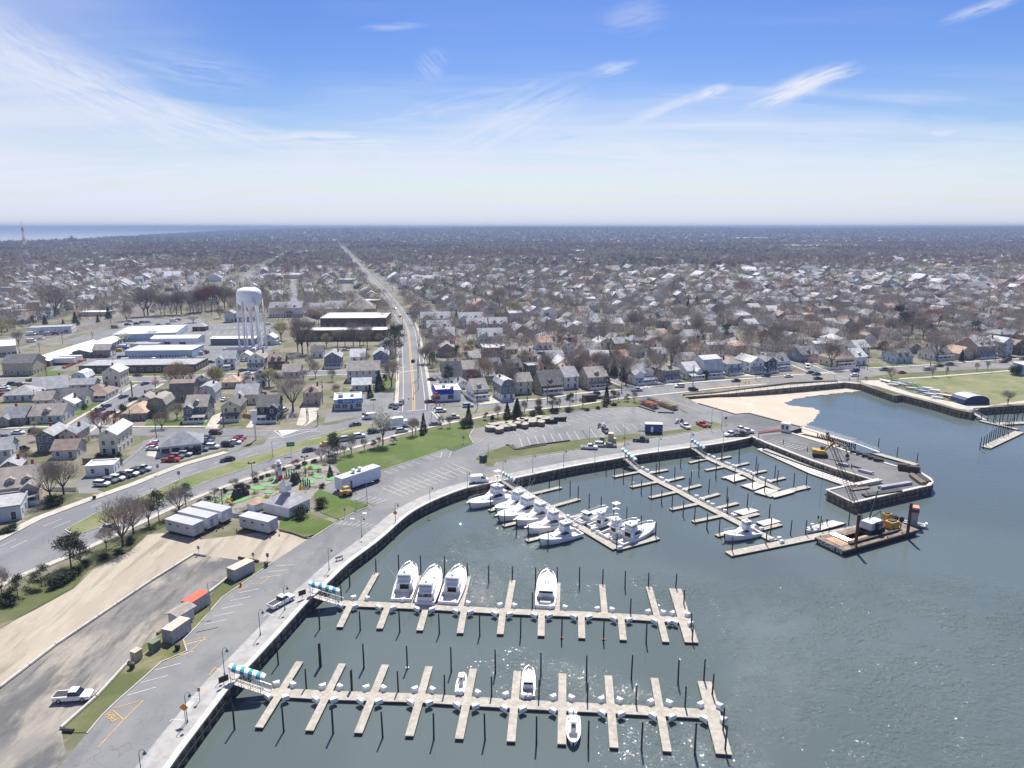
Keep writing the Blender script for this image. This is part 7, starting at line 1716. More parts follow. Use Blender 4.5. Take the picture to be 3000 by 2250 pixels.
def cont2(near_l,near_r,far_r,h,roofm,label,c='A'):
 return container(c,[near_l,near_r,far_r],h,M_contg,roofm,label)
cont2((1228,640),(1270,655),(1355,592),2.8,M_conto,'grey container with orange stained roof farthest up the grass strip')
cont2((985,825),(1038,838),(1118,768),2.8,M_roofred,'grey container with bright red roof in the middle of the row')
cont2((878,980),(935,993),(1022,918),2.8,M_contr,'grey container with pale pink roof nearest the camera')
x,y,w,d_,a=obb('A',(912,890),(965,905),(1035,848));house(0,0,0,d_,.8,math.degrees(a),'gf','palegrey','taupe','grey shed with low gable roof between the red and pink roofed containers',xy=g('A',940,897),W_=w,name='shed',cat='shed',nwin=0,chim=0,pitch=.3)
def cabinet(c,P,h,m,label,name='utility_box'):
 x,y,w,d_,a=obb(c,*P);t=empty(name,x,y,LZ,a);b=MB();b.box(-w/2-.15,w/2+.15,-d_/2-.15,d_/2+.15,.02,.15);b.build('plinth',M_concrete,t)
 b=MB();b.box(-w/2,w/2,-d_/2,d_/2,.15,h);b.build('cabinet',m,t);b=MB();b.box(-w/2-.06,w/2+.06,-d_/2-.06,d_/2+.06,h,h+.12);b.build('lid',m,t)
 b=MB();b.box(-.02,.02,-d_/2-.02,-d_/2-.004,.3,h-.15);b.box(.08,.14,-d_/2-.05,-d_/2-.004,h*.45,h*.55);b.build('door_seam',M_black,t);tag(t,label,'utility box');return t
M_ugreen=mat('utility_green',(.13,.17,.10),.6,.1,1);M_tan=mat('utility_tan',(.42,.37,.28),.6,.1,1);M_dgreen=mat('dark_green_paint',(.02,.07,.045),.5,.1,1)
cabinet('A',[(802,1030),(830,1040),(860,1010)],1.8,M_ugreen,'olive green utility cabinet beside the nearest container');cabinet('A',[(706,1083),(735,1092),(765,1065)],1.9,M_tan,'grey tan utility cabinet left of the olive one')
cabinet('c2',[(1595,960),(1628,968),(1655,950)],2.2,M_dgreen,'dark green box at the tip of the grass island');cabinet('c3',[(888,625),(935,628),(945,612)],3.4,M_tan,'tall tan utility cabinet in the grass island');cabinet('c3',[(810,630),(855,632),(865,618)],2.2,M_ugreen,'green utility box beside the tall tan cabinet')
cabinet('c3',[(940,628),(965,628),(968,615)],1.6,M_tan,'small low tan box right of the tall tan cabinet')
for c,x,y,lab in(('A',960,1020,'dark litter bin on the kerb point below the nearest container'),('A',1438,572,'dark green bin beside the farthest container'),('A',715,1122,'small green bin near the utility cabinets'),('c2',520,530,'grey bin at the edge of the restaurant lot'),('c3',1828,488,'dark bin on the grass by the trailer trucks'),('c4',875,1300,'dark bin with yellow lid on the left pavement')):
 gx,gy=g(c,x,y);t=empty('litter_bin',gx,gy,LZ+.1);b=MB();b.lathe([(0,0),(.42,0),(.5,1.0),(0,1.0)],10);b.build('bin_body',M_dgreen if 'green' in lab else M_black,t);b=MB();b.lathe([(0,1.15),(.35,1.12),(.55,1.0),(.5,.97)],10);b.build('lid',M_yellow if 'yellow' in lab else M_black,t);tag(t,lab,'bin')
gx,gy=g('A',1300,680);t=empty('fire_hydrant',gx,gy,LZ+.1);b=MB();b.lathe([(0,0),(.2,0),(.18,.6),(.22,.65),(.1,.85),(0,.9)],10);b.build('body',M_red,t);b=MB();b.tube((-.3,0,.5),(.3,0,.5),.1,n=8);b.build('nozzles',M_red,t);tag(t,'red fire hydrant on the grass strip below the topmost container','fire hydrant')
gx,gy=g('A',1835,545)
for c,x,y,lab in(('c1',1880,1555,'pale bench on the promenade near the curve'),):
 gx,gy=g(c,x,y);t=empty('bench',gx,gy,LZ+.1,R(35));b=MB();b.box(-.9,.9,-.25,.25,.42,.5);b.build('seat',M_cap,t);b=MB();b.box(-.9,.9,.2,.28,.5,.95);b.build('backrest',M_cap,t)
 for s in(-.75,.75):o=MB().box(-.06,.06,-.22,.22,0,.42).build('leg',M_concrete,t);o.location=(s,0,0)
 tag(t,lab,'bench')
def log_barrier(c,pts,label,r=.28,m=M_wood,name='timber_barrier'):
 P=gl(c,pts);t=empty(name,*P[0],LZ);b=MB();P=[(x-P[0][0],y-P[0][1])for x,y in P][0:];P=dense(P,5.0)
 for a,d_ in zip(P[:-1],P[1:]):
  q=lerp(a,d_,.97);b.tube((*a,.3),(*q,.3),r,r,6)
 b.build('logs',m,t);tag(t,label,'barrier');return t
log_barrier('A',[(-150,1330),(0,1230),(300,1000),(820,650),(1050,507),(1115,517)],'long line of pale logs dividing the sand lot from the gravel lot',m=M_cap)
log_barrier('A',[(330,1450),(520,1280),(700,1085)],'lower guard rail between gravel lot and grass strip',m=M_cap);log_barrier('A',[(850,940),(892,903)],'short guard rail piece behind the nearest container',m=M_wood)
log_barrier('A',[(1130,715),(1228,638)],'guard rail piece between the red roofed and topmost containers',m=M_cap);log_barrier('A',[(1288,528),(1400,549)],'dark log lying behind the topmost container',m=M_timber_dark)
log_barrier('A',[(340,1462),(400,1466)],'dark log at the lower end of the grass strip',m=M_timber_dark);log_barrier('c1',[(1325,1278),(1445,1305),(1570,1352),(1635,1325)],'timber edging around the lower lawn of the clubhouse')
log_barrier('c2',[(1840,808),(1870,806),(1925,850),(2212,805)],'timber edging on the upper side of the grass island');log_barrier('c3',[(0,650),(35,690),(180,655),(540,608)],'dark timber edging below the angled parking bays',m=M_timber_dark)
log_barrier('c3',[(1172,290),(1325,340)],'curved dark log in front of the left kayak rack',m=M_timber_dark);log_barrier('c3',[(1350,348),(1505,352)],'straight dark log in front of the right kayak rack',m=M_timber_dark)
log_barrier('c3',[(1770,420),(1850,448)],'stack of grey planks on the corner grass',.5,M_steel_grey);log_barrier('c3',[(1165,520),(1235,522)],'dark beam sticking out left of the blue trailer',.15,M_timber_dark)
# ------------------------------------------------------------------ office trailers
def trailer(x,y,w,d_,a,h,wallm,label,win=3,z=.75,name='office_trailer',roofm=None,longn=False):
 t=empty(name,x,y,LZ,a);b=MB();b.box(-w/2,w/2,-d_/2,d_/2,z,z+h);b.build('walls',wallm,t)
 b=MB();b.box(-w/2-.08,w/2+.08,-d_/2-.08,d_/2+.08,z+h,z+h+.12);b.build('roof',roofm or M_steel_grey,t)
 b=MB();b.box(-w/2+.3,w/2-.3,-d_/2+.4,d_/2-.4,.25,z-.02)
 for k in range(3):
  for s in(-1,1):b.tube((-w*.15+k*1.1,s*(d_/2-.45)-.12,.4),(-w*.15+k*1.1,s*(d_/2-.45)+.12,.4),.4,n=10)
 b.build('chassis',M_black,t)
 for k in range(win):
  o=MB().box(-.38,.38,-.05,.02,0,.42).build('window',M_glass,t);o.location=(-w*.32+k*w*.28*(1 if k<2 else 1.12),-d_/2-.01,z+h*.58)
 o=MB().box(-.05,.04,-.5,.5,0,2.0).build('door',M_steel_grey if win else M_white,t);o.location=(w/2+.01,-d_*.1,z+.15)
 tag(t,label,'trailer');return t
M_tgrey=mat('trailer_grey_panel',(.36,.39,.44),.5,.05,1);M_troof=mat('trailer_roof',(.42,.43,.47),.5,.08,.4)
x4,y4,w4,d4,a4=obb('c1',(958,1268),(1225,1328),(1322,1282));trailer(x4,y4,w4,d4,a4,2.9,M_tgrey,'grey office trailer standing alone beside the clubhouse lawn',3,roofm=M_troof)
dx,dy=(math.cos(a4),math.sin(a4));nx_,ny_=-dy,dx
for(cx_,cy_),lab,wn,ww in(((530,1360),'nearest of the three grouped grey office trailers',3,w4),((665,1290),'middle of the three grouped grey office trailers',2,w4*1.08),((800,1228),'farthest of the three grouped grey office trailers',0,w4*1.12)):
 qx,qy=g('c1',cx_,cy_);trailer(qx-dx*ww/2+nx_*d4/2,qy-dy*ww/2+ny_*d4/2,ww,d4,a4,2.9,M_tgrey if wn==3 else mat('trailer_pale_panel',(.58,.60,.64),.5,.05,1),lab,wn,roofm=M_troof)
x,y,w,d_,a=obb('c2',(325,1250),(680,1125),(660,1090));t=trailer(x,y,w,3.6,a,3.6,mat('trailer_white',(.62,.66,.74),.5,.04,1),'very long white trailer with roof vents above the parking bays',0,roofm=M_troof)
for k in(-.12,.04):
 b=MB();b.lathe([(0,0),(.5,0),(.5,.9),(.7,1.0),(.7,1.15),(0,1.3)],10,(k*w,0));o=b.build('roof_vent',M_chrome,t);o.location=(0,0,4.4)
x,y,w,d_,a=obb('c3',(1236,545),(1395,548),(1400,520));t=trailer(x,y,w,2.8,a,3.1,mat('trailer_blue',(.02,.06,.22),.5,.05,1),'dark blue trailer with white roof on the grass island',0,roofm=M_roofwhite,z=.6)
o=MB().box(-.45,.45,-.05,.01,0,2.1).build('side_door',M_white,t);o.location=(-w*.12,-1.42,.7)
x,y,w,d_,a=obb('C',(783,230),(822,236),(826,226));t=empty('guard_booth',x,y,LZ+.1,a);w=3.0;b=MB();b.box(-1.6,1.6,-1.4,1.4,0,3.0);b.build('walls',M_white,t);b=MB();b.box(-1.75,1.75,-1.55,1.55,3.0,3.2);b.build('roof',M_cap,t);put_win(t,'w',-.75,-1.41,1.8,0,'white');put_win(t,'w',.75,-1.41,1.8,0,'white');tag(t,'small white guard booth at the entrance of the work jetty','guard booth')
gx,gy=g('c2',368,1270);t=empty('forklift',gx,gy,LZ+.1,R(-60));b=MB();b.box(-.9,.9,-1.6,1.3,.5,1.4);b.box(-.85,.85,-1.9,-1.2,.45,1.7);b.build('chassis',M_yellow,t);b=MB();b.box(-.75,.75,-.9,.6,2.6,2.7)
for sx in(-.7,.7):
 for sy in(-.8,.5):b.tube((sx,sy,1.3),(sx,sy,2.6),.05,n=4)
b.build('roll_cage',M_yellow,t);b=MB()
for s in(-.5,.5):b.box(s-.1,s+.1,1.35,1.55,.2,4.2);b.box(s-.08,s+.08,1.55,2.9,.25,.33)
b.box(-.6,.6,1.35,1.5,4.0,4.2);b.build('mast_and_forks',M_black,t)
for sx in(-.85,.85):
 for sy in(-1.0,.9):m=MB();m.tube((sx-.15,sy,.5),(sx+.15,sy,.5),.5,n=12);m.build('wheel',M_tyre,t)
tag(t,'orange yellow forklift with raised mast beside the long white trailer','forklift')
# ------------------------------------------------------------------ golf clubhouse and course
gx,gy=g('c1',1330,1165)
x,y,w,d_,a=obb('c1',(1178,1105),(1415,1162),(1640,1075))
t=house(0,0,0,d_,.95,math.degrees(a),'hip','white','grey','white golf clubhouse with grey hip roof and cupola',xy=(x+math.sin(a)*d_/2,y-math.cos(a)*d_/2),W_=w,name='clubhouse',cat='clubhouse',nwin=5,chim=0,pitch=.5,wk='s')
b=MB();b.box(-1.1,1.1,-1.1,1.1,5.6,7.4);cu=b.build('cupola',M_white,t);b=MB();b.prism([(-1.4,-1.4),(1.4,-1.4),(1.4,1.4),(-1.4,1.4)],7.4,8.8,P2=[(-.05,-.05),(.05,-.05),(.05,.05),(-.05,.05)]);b.build('cupola_roof',ROOF['grey'],cu)
x,y,w,d_,a=obb('c1',(990,1080),(1065,1105),(1130,1070));t=house(0,0,0,3.4,.7,math.degrees(a),'hip','white','tan','small white golf kiosk with tan pyramid roof',xy=g('c1',1058,1096),W_=3.4,name='kiosk',cat='kiosk',nwin=1,wk='b',chim=0,door=False,pitch=.45)
M_felt=mat('putting_felt',(.15,.31,.12),.95,.12,1.0)
for i,P in enumerate([[(670,1030),(760,985),(870,970),(880,990),(800,1010),(700,1030)],[(880,1030),(960,985),(1080,955),(1070,980),(960,1020),(890,1040)],[(1040,870),(1180,865),(1190,900),(1100,910),(1040,895)],[(1130,855),(1330,850),(1370,865),(1200,885)],[(1180,920),(1260,910),(1280,935),(1190,945)],
 [(1160,820),(1310,770),(1330,800),(1200,835)],[(1370,750),(1420,735),(1540,750),(1540,770),(1400,770)],[(1530,815),(1590,790),(1670,840),(1620,855),(1540,830)],[(1590,755),(1650,750),(1730,780),(1720,800),(1640,795)],[(1540,690),(1600,670),(1720,690),(1700,720),(1560,715)],
 [(820,930),(960,890),(1000,885),(960,925),(840,950)],[(740,1045),(830,1055),(900,1100),(880,1108),(800,1065)],[(1100,985),(1130,965),(1170,970),(1160,990)],[(1750,790),(1860,770),(1910,780),(1830,815),(1760,825)],[(1380,840),(1430,830),(1440,860),(1390,868)],[(1135,1050),(1175,1035),(1175,1055),(1145,1062)]]):
 Q=gl('c1',P);cx_,cy_=sum(q[0]for q in Q)/len(Q),sum(q[1]for q in Q)/len(Q);Q=smooth_path([(q[0]-cx_,q[1]-cy_)for q in Q]+[(Q[0][0]-cx_,Q[0][1]-cy_)],2)[:-1]
 b=MB();b.prism(Q,0,.14);o=b.build('putting_green',M_felt);o.location=(cx_,cy_,LZ+.1);tag(o,'bright green felt putting strip on the miniature golf course','putting green','felt putting greens')
gx,gy=g('c1',1322,805);t=empty('model_lighthouse',gx,gy,LZ+.1);b=MB();b.lathe([(1.05,0),(.95,1.4),(.85,2.8),(.75,4.2),(.7,5.0)],16,mfun=lambda j,k:(j+k//4)%3);b.build('tower',[M_red,M_white,WALL['lightblue']],t);b=MB();b.lathe([(.95,5.0),(.95,5.15),(.55,5.15),(.55,5.8),(.75,5.85),(0,6.5)],16);b.build('lantern_room',M_white,t);tag(t,'small red, white and blue model lighthouse on the golf course','lighthouse')
rb_=random.Random(3)
for i,(x,y)in enumerate([(955,975),(940,955),(985,950),(915,985),(1480,835),(1460,850)]):
 gx,gy=g('c1',x,y);b=MB();r_=rb_.uniform(1.0,1.6)
 for j in range(3):
  zz,rr0,rr1=j*r_*.8,r_*(1.1-.25*j),r_*(.95-.3*j);n=9;o_=[rb_.uniform(.8,1.2)for _ in range(n)]
  b.prism([(rr0*o_[k]*math.cos(k*6.283/n),rr0*o_[k]*math.sin(k*6.283/n))for k in range(n)],zz,zz+r_*.82,P2=[(rr1*o_[k]*math.cos(k*6.283/n),rr1*o_[k]*math.sin(k*6.283/n))for k in range(n)])
 o=b.build('rock',mat('dark_rock',(.055,.05,.048),.9,.3,1.5));o.location=(gx,gy,LZ+.1);tag(o,'dark rock of the waterfall mound on the golf course' if i<4 else 'dark rock beside the golf pond','rock')
for i,(x,y)in enumerate([(1100,935),(1205,980),(1310,895),(1530,895),(850,1015),(1610,710),(1740,675),(1250,815),(1500,775),(1480,800),(1690,735),(1380,805),(1620,770),(880,1050),(740,1020),(1340,925),(1020,940),(1570,745)]):
 gx,gy=g('c1',x,y);b=MB();rr=rb_.uniform(.7,1.3)
 C=rb_;n=70;T=tri_cloud(np.abs(rng.normal(size=(n,3)))*[1,1,1]*rr*.0+rng.normal(size=(n,3))*[rr*.5,rr*.5,rr*.3]+[0,0,rr*.5],rng.normal(size=(n,3))+[0,0,.6],.5,.3,rng);T[...,2]=np.maximum(T[...,2],0)
 o=link('flower_bush',np_tris('flower_bush',T,None,[mat('yellow_flowers',(.60,.48,.03),.9,.25,2)if i<7 else TREEMAT['brown']]));o.location=(gx,gy,LZ+.1)
 tag(o,('yellow flowering bush' if i<7 else 'low brown bush')+' on the miniature golf course','bush')
for i in range(5):
 for(bx,by,sx_)in((1390,800,24),(1525,880,20)):
  gx,gy=g('c1',bx+i*sx_,by-(i%2)*14);b=MB();b.tube((0,0,0),(0,0,2.4),.18,.16,7);o=b.build('timber_post',M_timber_dark);o.location=(gx,gy,LZ+.1);tag(o,'dark timber post beside a golf pond','post','timber posts of the golf course')
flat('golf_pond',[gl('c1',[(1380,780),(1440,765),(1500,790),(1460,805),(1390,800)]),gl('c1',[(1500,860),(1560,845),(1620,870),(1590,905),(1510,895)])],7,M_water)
t=house(0,0,0,11,1.15,22,'hip','palegrey','slate','square car showroom with dark pyramid roof and glass walls',xy=g('c1',420,575),W_=13,name='showroom',cat='showroom',nwin=4,wk='p',fr='dark',chim=0,pitch=.55)
# ------------------------------------------------------------------ stored wooden floats in the upper lot
def wfloat(c,x,y,s,label,i):
 gx,gy=g(c,x,y);t=empty('wooden_float',gx,gy,LZ+.1,rb_.uniform(0,3));q=[(s*math.cos(a),s*.72*math.sin(a))for a in(.3,1.3,1.9,2.85,3.5,4.4,5.0,5.95)]
 b=MB();b.prism(q,.15,1.5);b.build('float_body',M_wood,t);b=MB();b.prism([(x*1.04,y*1.04)for x,y in q],1.5,1.7);b.build('deck',M_dock,t)
 b=MB();b.prism([(x*.75,y*.75)for x,y in q],0,.15);b.build('skid',M_timber_dark,t);tag(t,label,'wooden float','wooden floats stored in the lot');return t
for i,(x,y)in enumerate([(1060,1520),(1095,1490),(1155,1535),(1190,1478),(1215,1510),(1270,1470),(1285,1500),(1350,1475),(1385,1440),(1425,1485),(1425,1430),(1510,1435),(1515,1460),(1600,1410),(1600,1460),(1650,1425)]):
 wfloat('e3',x,y,2.35,'brown wooden float section stored on the upper parking lot',i)
for c,x,y,s in(('e3',1810,1408,2.2),('e3',1755,1438,1.0),('e3',1700,1440,1.2)):
 gx,gy=g(c,x,y);b=MB();b.hull8([(-s,-s*.5,.1),(s,-s*.6,.1),(s*.9,s*.5,.1),(-s*.8,s*.6,.1)],[(-s*1.3,-s*.5,1.4),(s*1.2,-s*.7,1.8),(s,s*.5,1.0),(-s,s*.6,.9)]);o=b.build('timber_scrap',M_timber_dark);o.location=(gx,gy,LZ+.1);tag(o,'dark broken timber heap right of the stored floats','timber scrap')
KC=['red','orange','yellow','green','blue','white','teal','black','pink'];KM=dict(red=M_red,orange=mat('kayak_orange',(.7,.22,.03),.4,.05,1),yellow=mat('kayak_yellow',(.7,.55,.05),.4,.05,1),green=mat('kayak_green',(.12,.45,.08),.4,.05,1),blue=mat('kayak_blue',(.03,.16,.5),.4,.05,1),white=M_gel,
 teal=mat('kayak_teal',(.03,.35,.36),.4,.05,1),black=M_black,pink=mat('kayak_pink',(.6,.15,.25),.4,.05,1))
KME={}
def kayak(x,y,z,rot,col,label,s=1.0,name='kayak'):
 if(col,name)not in KME:
  b=MB();n=8;L_=3.6
  rings=[]
  for i in range(n+1):
   u=i/n;w=.36*math.sin(math.pi*min(max(u,.02),.98))**.65;h=.18*math.sin(math.pi*min(max(u,.03),.97))**.5;yy=-L_/2+L_*u
   rings.append([(w*math.cos(a),yy,.2+h*math.sin(a)+.12*abs(2*u-1)**3)for a in[k*math.pi/4 for k in range(8)]])
  for r_ in rings:b.v+=r_
  for i in range(n):
   for k in range(8):b.f.append((i*8+k,i*8+(k+1)%8,(i+1)*8+(k+1)%8,(i+1)*8+k));b.m.append(0)
  hull=b.mesh('hull',KM[col],True);b=MB();b.prism([(.2*math.cos(a),-.1+.45*math.sin(a))for a in[k*math.pi/4 for k in range(8)]],.36,.4);KME[col,name]=(hull,b.mesh('cockpit',M_black))
 t=empty(name,x,y,z,rot);t.scale=(s,s,s);link('hull',KME[col,name][0],t);link('cockpit',KME[col,name][1],t);tag(t,label,name,'kayaks on the racks' if name=='kayak' else None);return t
for ri,(a0,a1,n,lv,nm)in enumerate((((1200,262),(1340,312),9,3,'the front kayak rack'),((1245,222),(1490,300),14,2,'the rear kayak rack'),((1370,275),(1520,325),9,3,'the right kayak rack'))):
 A_,B_=Vector(g('c3',*a0)),Vector(g('c3',*a1));dr=(B_-A_);an=math.atan2(dr.y,dr.x);t=empty('kayak_rack',*A_,LZ+.1,an);Lr=dr.length
 b=MB()
 for k in range(n+1):
  for yy in(-1,1):b.tube((Lr*k/n,yy,0),(Lr*k/n,yy,lv*.7),.06,n=4)
 for q in range(lv):
  for yy in(-1,1):b.tube((0,yy,.1+q*.7),(Lr,yy,.1+q*.7),.05,n=4)
 b.build('rack_frame',M_wood,t);tag(t,f'wooden rack frame of {nm}','kayak rack')
 for q in range(lv):
  for k in range(n):
   p=A_+dr*((k+.5)/n);col=KC[rb_.randrange(9)];kayak(p.x,p.y,LZ+.25+q*.7,an+rb_.uniform(-.06,.06),col,f'{col} kayak on {nm}',.98)
def dinghy(c,x,y,az,L_,col,label,cover=False,mast=False):
 gx,gy=g(c,x,y);t=empty('dinghy',gx,gy,LZ+.1,R(az));b=MB();n=7;W=L_*.34;rings=[]
 for i in range(n+1):
  u=i/n;w=W/2*(math.sqrt(max(0,1-max(0,(u-.35)/.65)**2.2))if u>.35 else.88+.12*u/.35);w=max(w,.04);yy=-L_/2+L_*u
  rings.append([(-w,yy,.85+.2*u*u),(-w*.7,yy,.35),(0,yy,.22+.25*u**3),(w*.7,yy,.35),(w,yy,.85+.2*u*u)])
 for r_ in rings:b.v+=r_
 for i in range(n):
  for k in range(4):b.f.append((i*5+k,(i+1)*5+k,(i+1)*5+k+1,i*5+k+1));b.m.append(0)
 b.face(rings[0][::-1]);b.build('hull',KM.get(col,M_gel),t)
 b=MB()
 for i in range(n):b.face([rings[i][0],rings[i][4],rings[i+1][4],rings[i+1][0]])
 if cover:
  for i in range(n):
   p,q=rings[i],rings[i+1];hh=.45
   for s in(0,4):b.face([p[s],q[s],(0,q[s][1],q[s][2]+hh*(1-(i+1)/n)+.05),(0,p[s][1],p[s][2]+hh*(1-i/n)+.05)])
 b.build('boat_cover' if cover else 'deck',KM.get(col,M_gel)if cover else M_gel,t)
 b=MB();b.box(-.5,.5,-1,-.8,0,.3);b.box(-.5,.5,1,1.2,0,.4);b.build('stand',M_timber_dark,t)
 if mast:b=MB();b.tube((0,0,.8),(0,0,5.5),.05,n=5);b.build('mast',M_chrome,t)
 tag(t,label,'small boat');return t
for x,y,az,L_,col,lab,cv,ms in[(790,480,70,5,'white','white dinghy nearest the bare park tree',0,0),(815,460,70,5,'white','second white dinghy behind the first at the park',0,0),(895,480,60,4.5,'blue','blue and white dinghy left of the kayak pile',0,0),(985,520,65,5,'teal','pale teal dinghy in front of the orange kayaks',0,0),
 (1105,553,60,5,'blue','bright blue covered boat in the park row',1,0),(1160,520,60,4.6,'white','upright white covered boat behind the blue one',1,0),(1240,545,60,4.6,'white','long white covered boat right of the first white cover',1,0),(1190,585,60,5,'teal','pale skiff in front of the white covered boats',0,0),
 (1310,590,60,4.8,'white','white catamaran hull near the red kayaks',0,0),(1270,620,60,4.8,'white','greyish dinghy at the front of the park row',0,0),(1370,600,60,4.5,'white','white boat under the red kayak',0,0),(1450,640,60,4,'black','dark inflatable left of the blue shelter',0,0),(1420,610,60,5,'orange','orange trimmed boat left of the blue shelter',0,0),(710,440,20,7,'white','grey covered sailboat on stands by the path',1,0)]:
 dinghy('d7',x,y,az,L_,col,lab,cv,ms)
for i,(x,y,col)in enumerate([(990,490,'red'),(1010,495,'orange'),(1030,500,'green'),(1050,505,'green'),(1365,582,'red'),(1000,480,'white'),(930,470,'blue')]):kayak(*g('d7',x,y),LZ+.6+(i%3)*.3,R(60),col,f'{col} kayak stacked among the park boats',1.2)
gx,gy=g('d7',1620,660);t=empty('storage_shelter',gx,gy,LZ+.1,R(10));b=MB();n=8;W=6.5;Dp=4.0
for k in range(n):
 a0,a1=math.pi*k/n,math.pi*(k+1)/n;q=lambda a,y_:(W*math.cos(a),y_,.6+3.3*math.sin(a)**.8);b.face([q(a0,-Dp),q(a1,-Dp),q(a1,Dp),q(a0,Dp)][::-1],1 if 2<k<6 else 0);b.face([q(a0,Dp),q(a1,Dp),q(a1,Dp-.01),q(a0,Dp-.01)])
b.build('canopy',[mat('navy_canvas',(.015,.035,.11),.7,.1,1),M_troof],t);b=MB();b.face([(W*math.cos(math.pi*k/n),-Dp+.02,.6+3.3*math.sin(math.pi*k/n)**.8)for k in range(n+1)]+[(-W,-Dp+.02,0),(W,-Dp+.02,0)]);b.build('end_wall',MATS['navy_canvas'],t)
tag(t,'arched navy blue storage shelter on the park grass','shelter')
gx,gy=g('d7',2190,370);t=empty('park_building',gx+6,gy+4,LZ);b=MB();b.box(-6,6,-4,4,0,5.5);b.build('walls',WALL['lightblue'],t);b=MB();b.box(-6.3,6.3,-4.3,4.3,5.5,5.8);b.build('roof',M_roofwhite,t);tag(t,'pale blue box building at the right margin beside a round bush','building')
# ------------------------------------------------------------------ work barge, crane, tug
A_,B_,C_=Vector(g('d6',622,762,1.5)),Vector(g('d6',985,950,1.5)),Vector(g('d6',1965,672,1.5));ang=math.atan2((C_-B_).y,(C_-B_).x);Lb=(C_-B_).length;Wb=abs((A_-B_).dot(Vector((-math.sin(ang),math.cos(ang)))))
t=empty('work_barge',B_.x,B_.y,0,ang);tag(t,'dark work barge with wooden deck and two rusty spuds at the end of the long dock','barge')
b=MB();b.hull8([(1.2,.3,-.4),(Lb-1.6,.3,-.4),(Lb-1.6,Wb-.3,-.4),(1.2,Wb-.3,-.4)],[(0,0,1.4),(Lb,0,1.4),(Lb,Wb,1.4),(0,Wb,1.4)]);b.build('hull',M_black,t)
b=MB();b.box(.15,Lb-.15,.15,Wb-.15,1.4,1.5);b.build('deck',mat('barge_deck_wood',(.27,.21,.155),.9,c2=(.12,.10,.09),scale=.5),t)
b=MB()
for x_,y_,w_,l_ in((1.5,2,3,Wb-4),(5.5,3,8,3),(6,Wb-5,8,2.5)):b.box(x_,x_+w_,y_,y_+l_,1.5,1.62)
b.build('crane_mats',mat('timber_mats',(.40,.27,.17),.9,.2,.6),t)
text_mesh('hull_lettering','HUGHES 310',1.25,M_white,t,.02,(-.02,Wb/2-.5,.85),(math.pi/2,0,-math.pi/2))
for i in range(10):
 bx_,by_=(rb_.uniform(1,Lb-1),rb_.choice((.5,Wb-.5)));m=MB();m.tube((bx_,by_,1.5),(bx_,by_,1.95),.18,n=8);m.build('bollard',M_yellow,t)
def local(c,x,y,z):
 p=Vector(g(c,x,y,z))-B_;return(p.x*math.cos(-ang)-p.y*math.sin(-ang),p.x*math.sin(-ang)+p.y*math.cos(-ang))
for(x,y,hh)in((1135,880,8.2),(1810,715,8.2)):
 lx,ly=local('d6',x,y,1.5);m=MB();m.tube((lx,ly,-1),(lx,ly,1.5+hh),.38,n=12);m.build('spud',M_rust,t)
def bthing(name,cat,label,c,x,y,z,rot=0):wx,wy=g(c,x,y,z);o=empty(name,wx,wy,z,rot);tag(o,label,cat);return o
for nm,cat,lab,x,y,w_,d_,h_,m_ in(('generator','generator','yellow generator box on the barge deck',1600,650,3.0,2.2,2.0,M_yellow),('compressor','compressor','yellow rounded compressor behind the generator',1535,565,1.9,1.6,2.3,M_yellow),('winch','winch','dark red winch near the far edge of the barge',1625,555,1.8,1.6,1.4,M_rust),
 ('tool_chest','tool chest','small dark box on the far right of the barge deck',1730,560,1.0,.8,1.0,M_black)):
 o=bthing(nm,cat,lab,'d6',x,y,1.5,ang);b=MB();b.box(-w_/2,w_/2,-d_/2,d_/2,.15,h_);b.build('housing',m_,o);b=MB();b.box(-w_/2-.1,w_/2+.1,-d_/2-.1,d_/2+.1,0,.15);b.box(-w_*.3,w_*.3,-d_*.3,d_*.3,h_,h_+.25);b.build('skid_and_vent',M_black,o)
o=bthing('steel_pipe_bundle','pipes','bundle of silver pipes lying on the barge deck','d6',940,775,1.55,0);p2_=Vector(g('d6',1060,825,1.55))-Vector(g('d6',830,730,1.55));an=math.atan2(p2_.y,p2_.x);b=MB()
for k in range(5):b.tube((-p2_.length/2,(k-2)*.34,.2),(p2_.length/2,(k-2)*.34,.2),.15,n=8)
o.rotation_euler=(0,0,an);b.build('pipes',M_chrome,o)
o=bthing('steel_beam','beam','long black steel beam lying along the barge deck','d6',1375,775,1.55,ang);b=MB();b.box(-9,9,-.35,.35,0,.5);b.build('beam',M_black,o)
o=bthing('crawler_crane','crane','lattice boom crawler crane standing on the barge','d6',1330,690,1.5,0);cx_,cy_=o.location[:2]
tip=Vector((*g('C',1000,740,0),24.5));foot=Vector((cx_-1.6,cy_+1.2,3.2));ba=math.atan2((tip-foot).y,(tip-foot).x)
b=MB()
for s in(-1.6,1.6):b.box(-2.8,2.8,s-.45,s+.45,0,1.0)
b.build('crawler_tracks',M_black,o);o.children[0].rotation_euler=(0,0,ang)
b=MB();b.box(-2.4,2.6,-1.5,1.5,1.1,3.0);q=b.build('machinery_house',mat('crane_house_grey',(.50,.52,.55),.5,.08,1),o);q.rotation_euler=(0,0,ang+.1)
b=MB();b.box(-.9,.5,-2.5,-1.55,1.2,3.1);q=b.build('cab',M_glass,o);q.rotation_euler=(0,0,ang+.1)
b=MB();b.box(2.61,2.95,-1.55,1.55,1.1,2.6);q=b.build('counterweight',M_red,o);q.rotation_euler=(0,0,ang+.1)
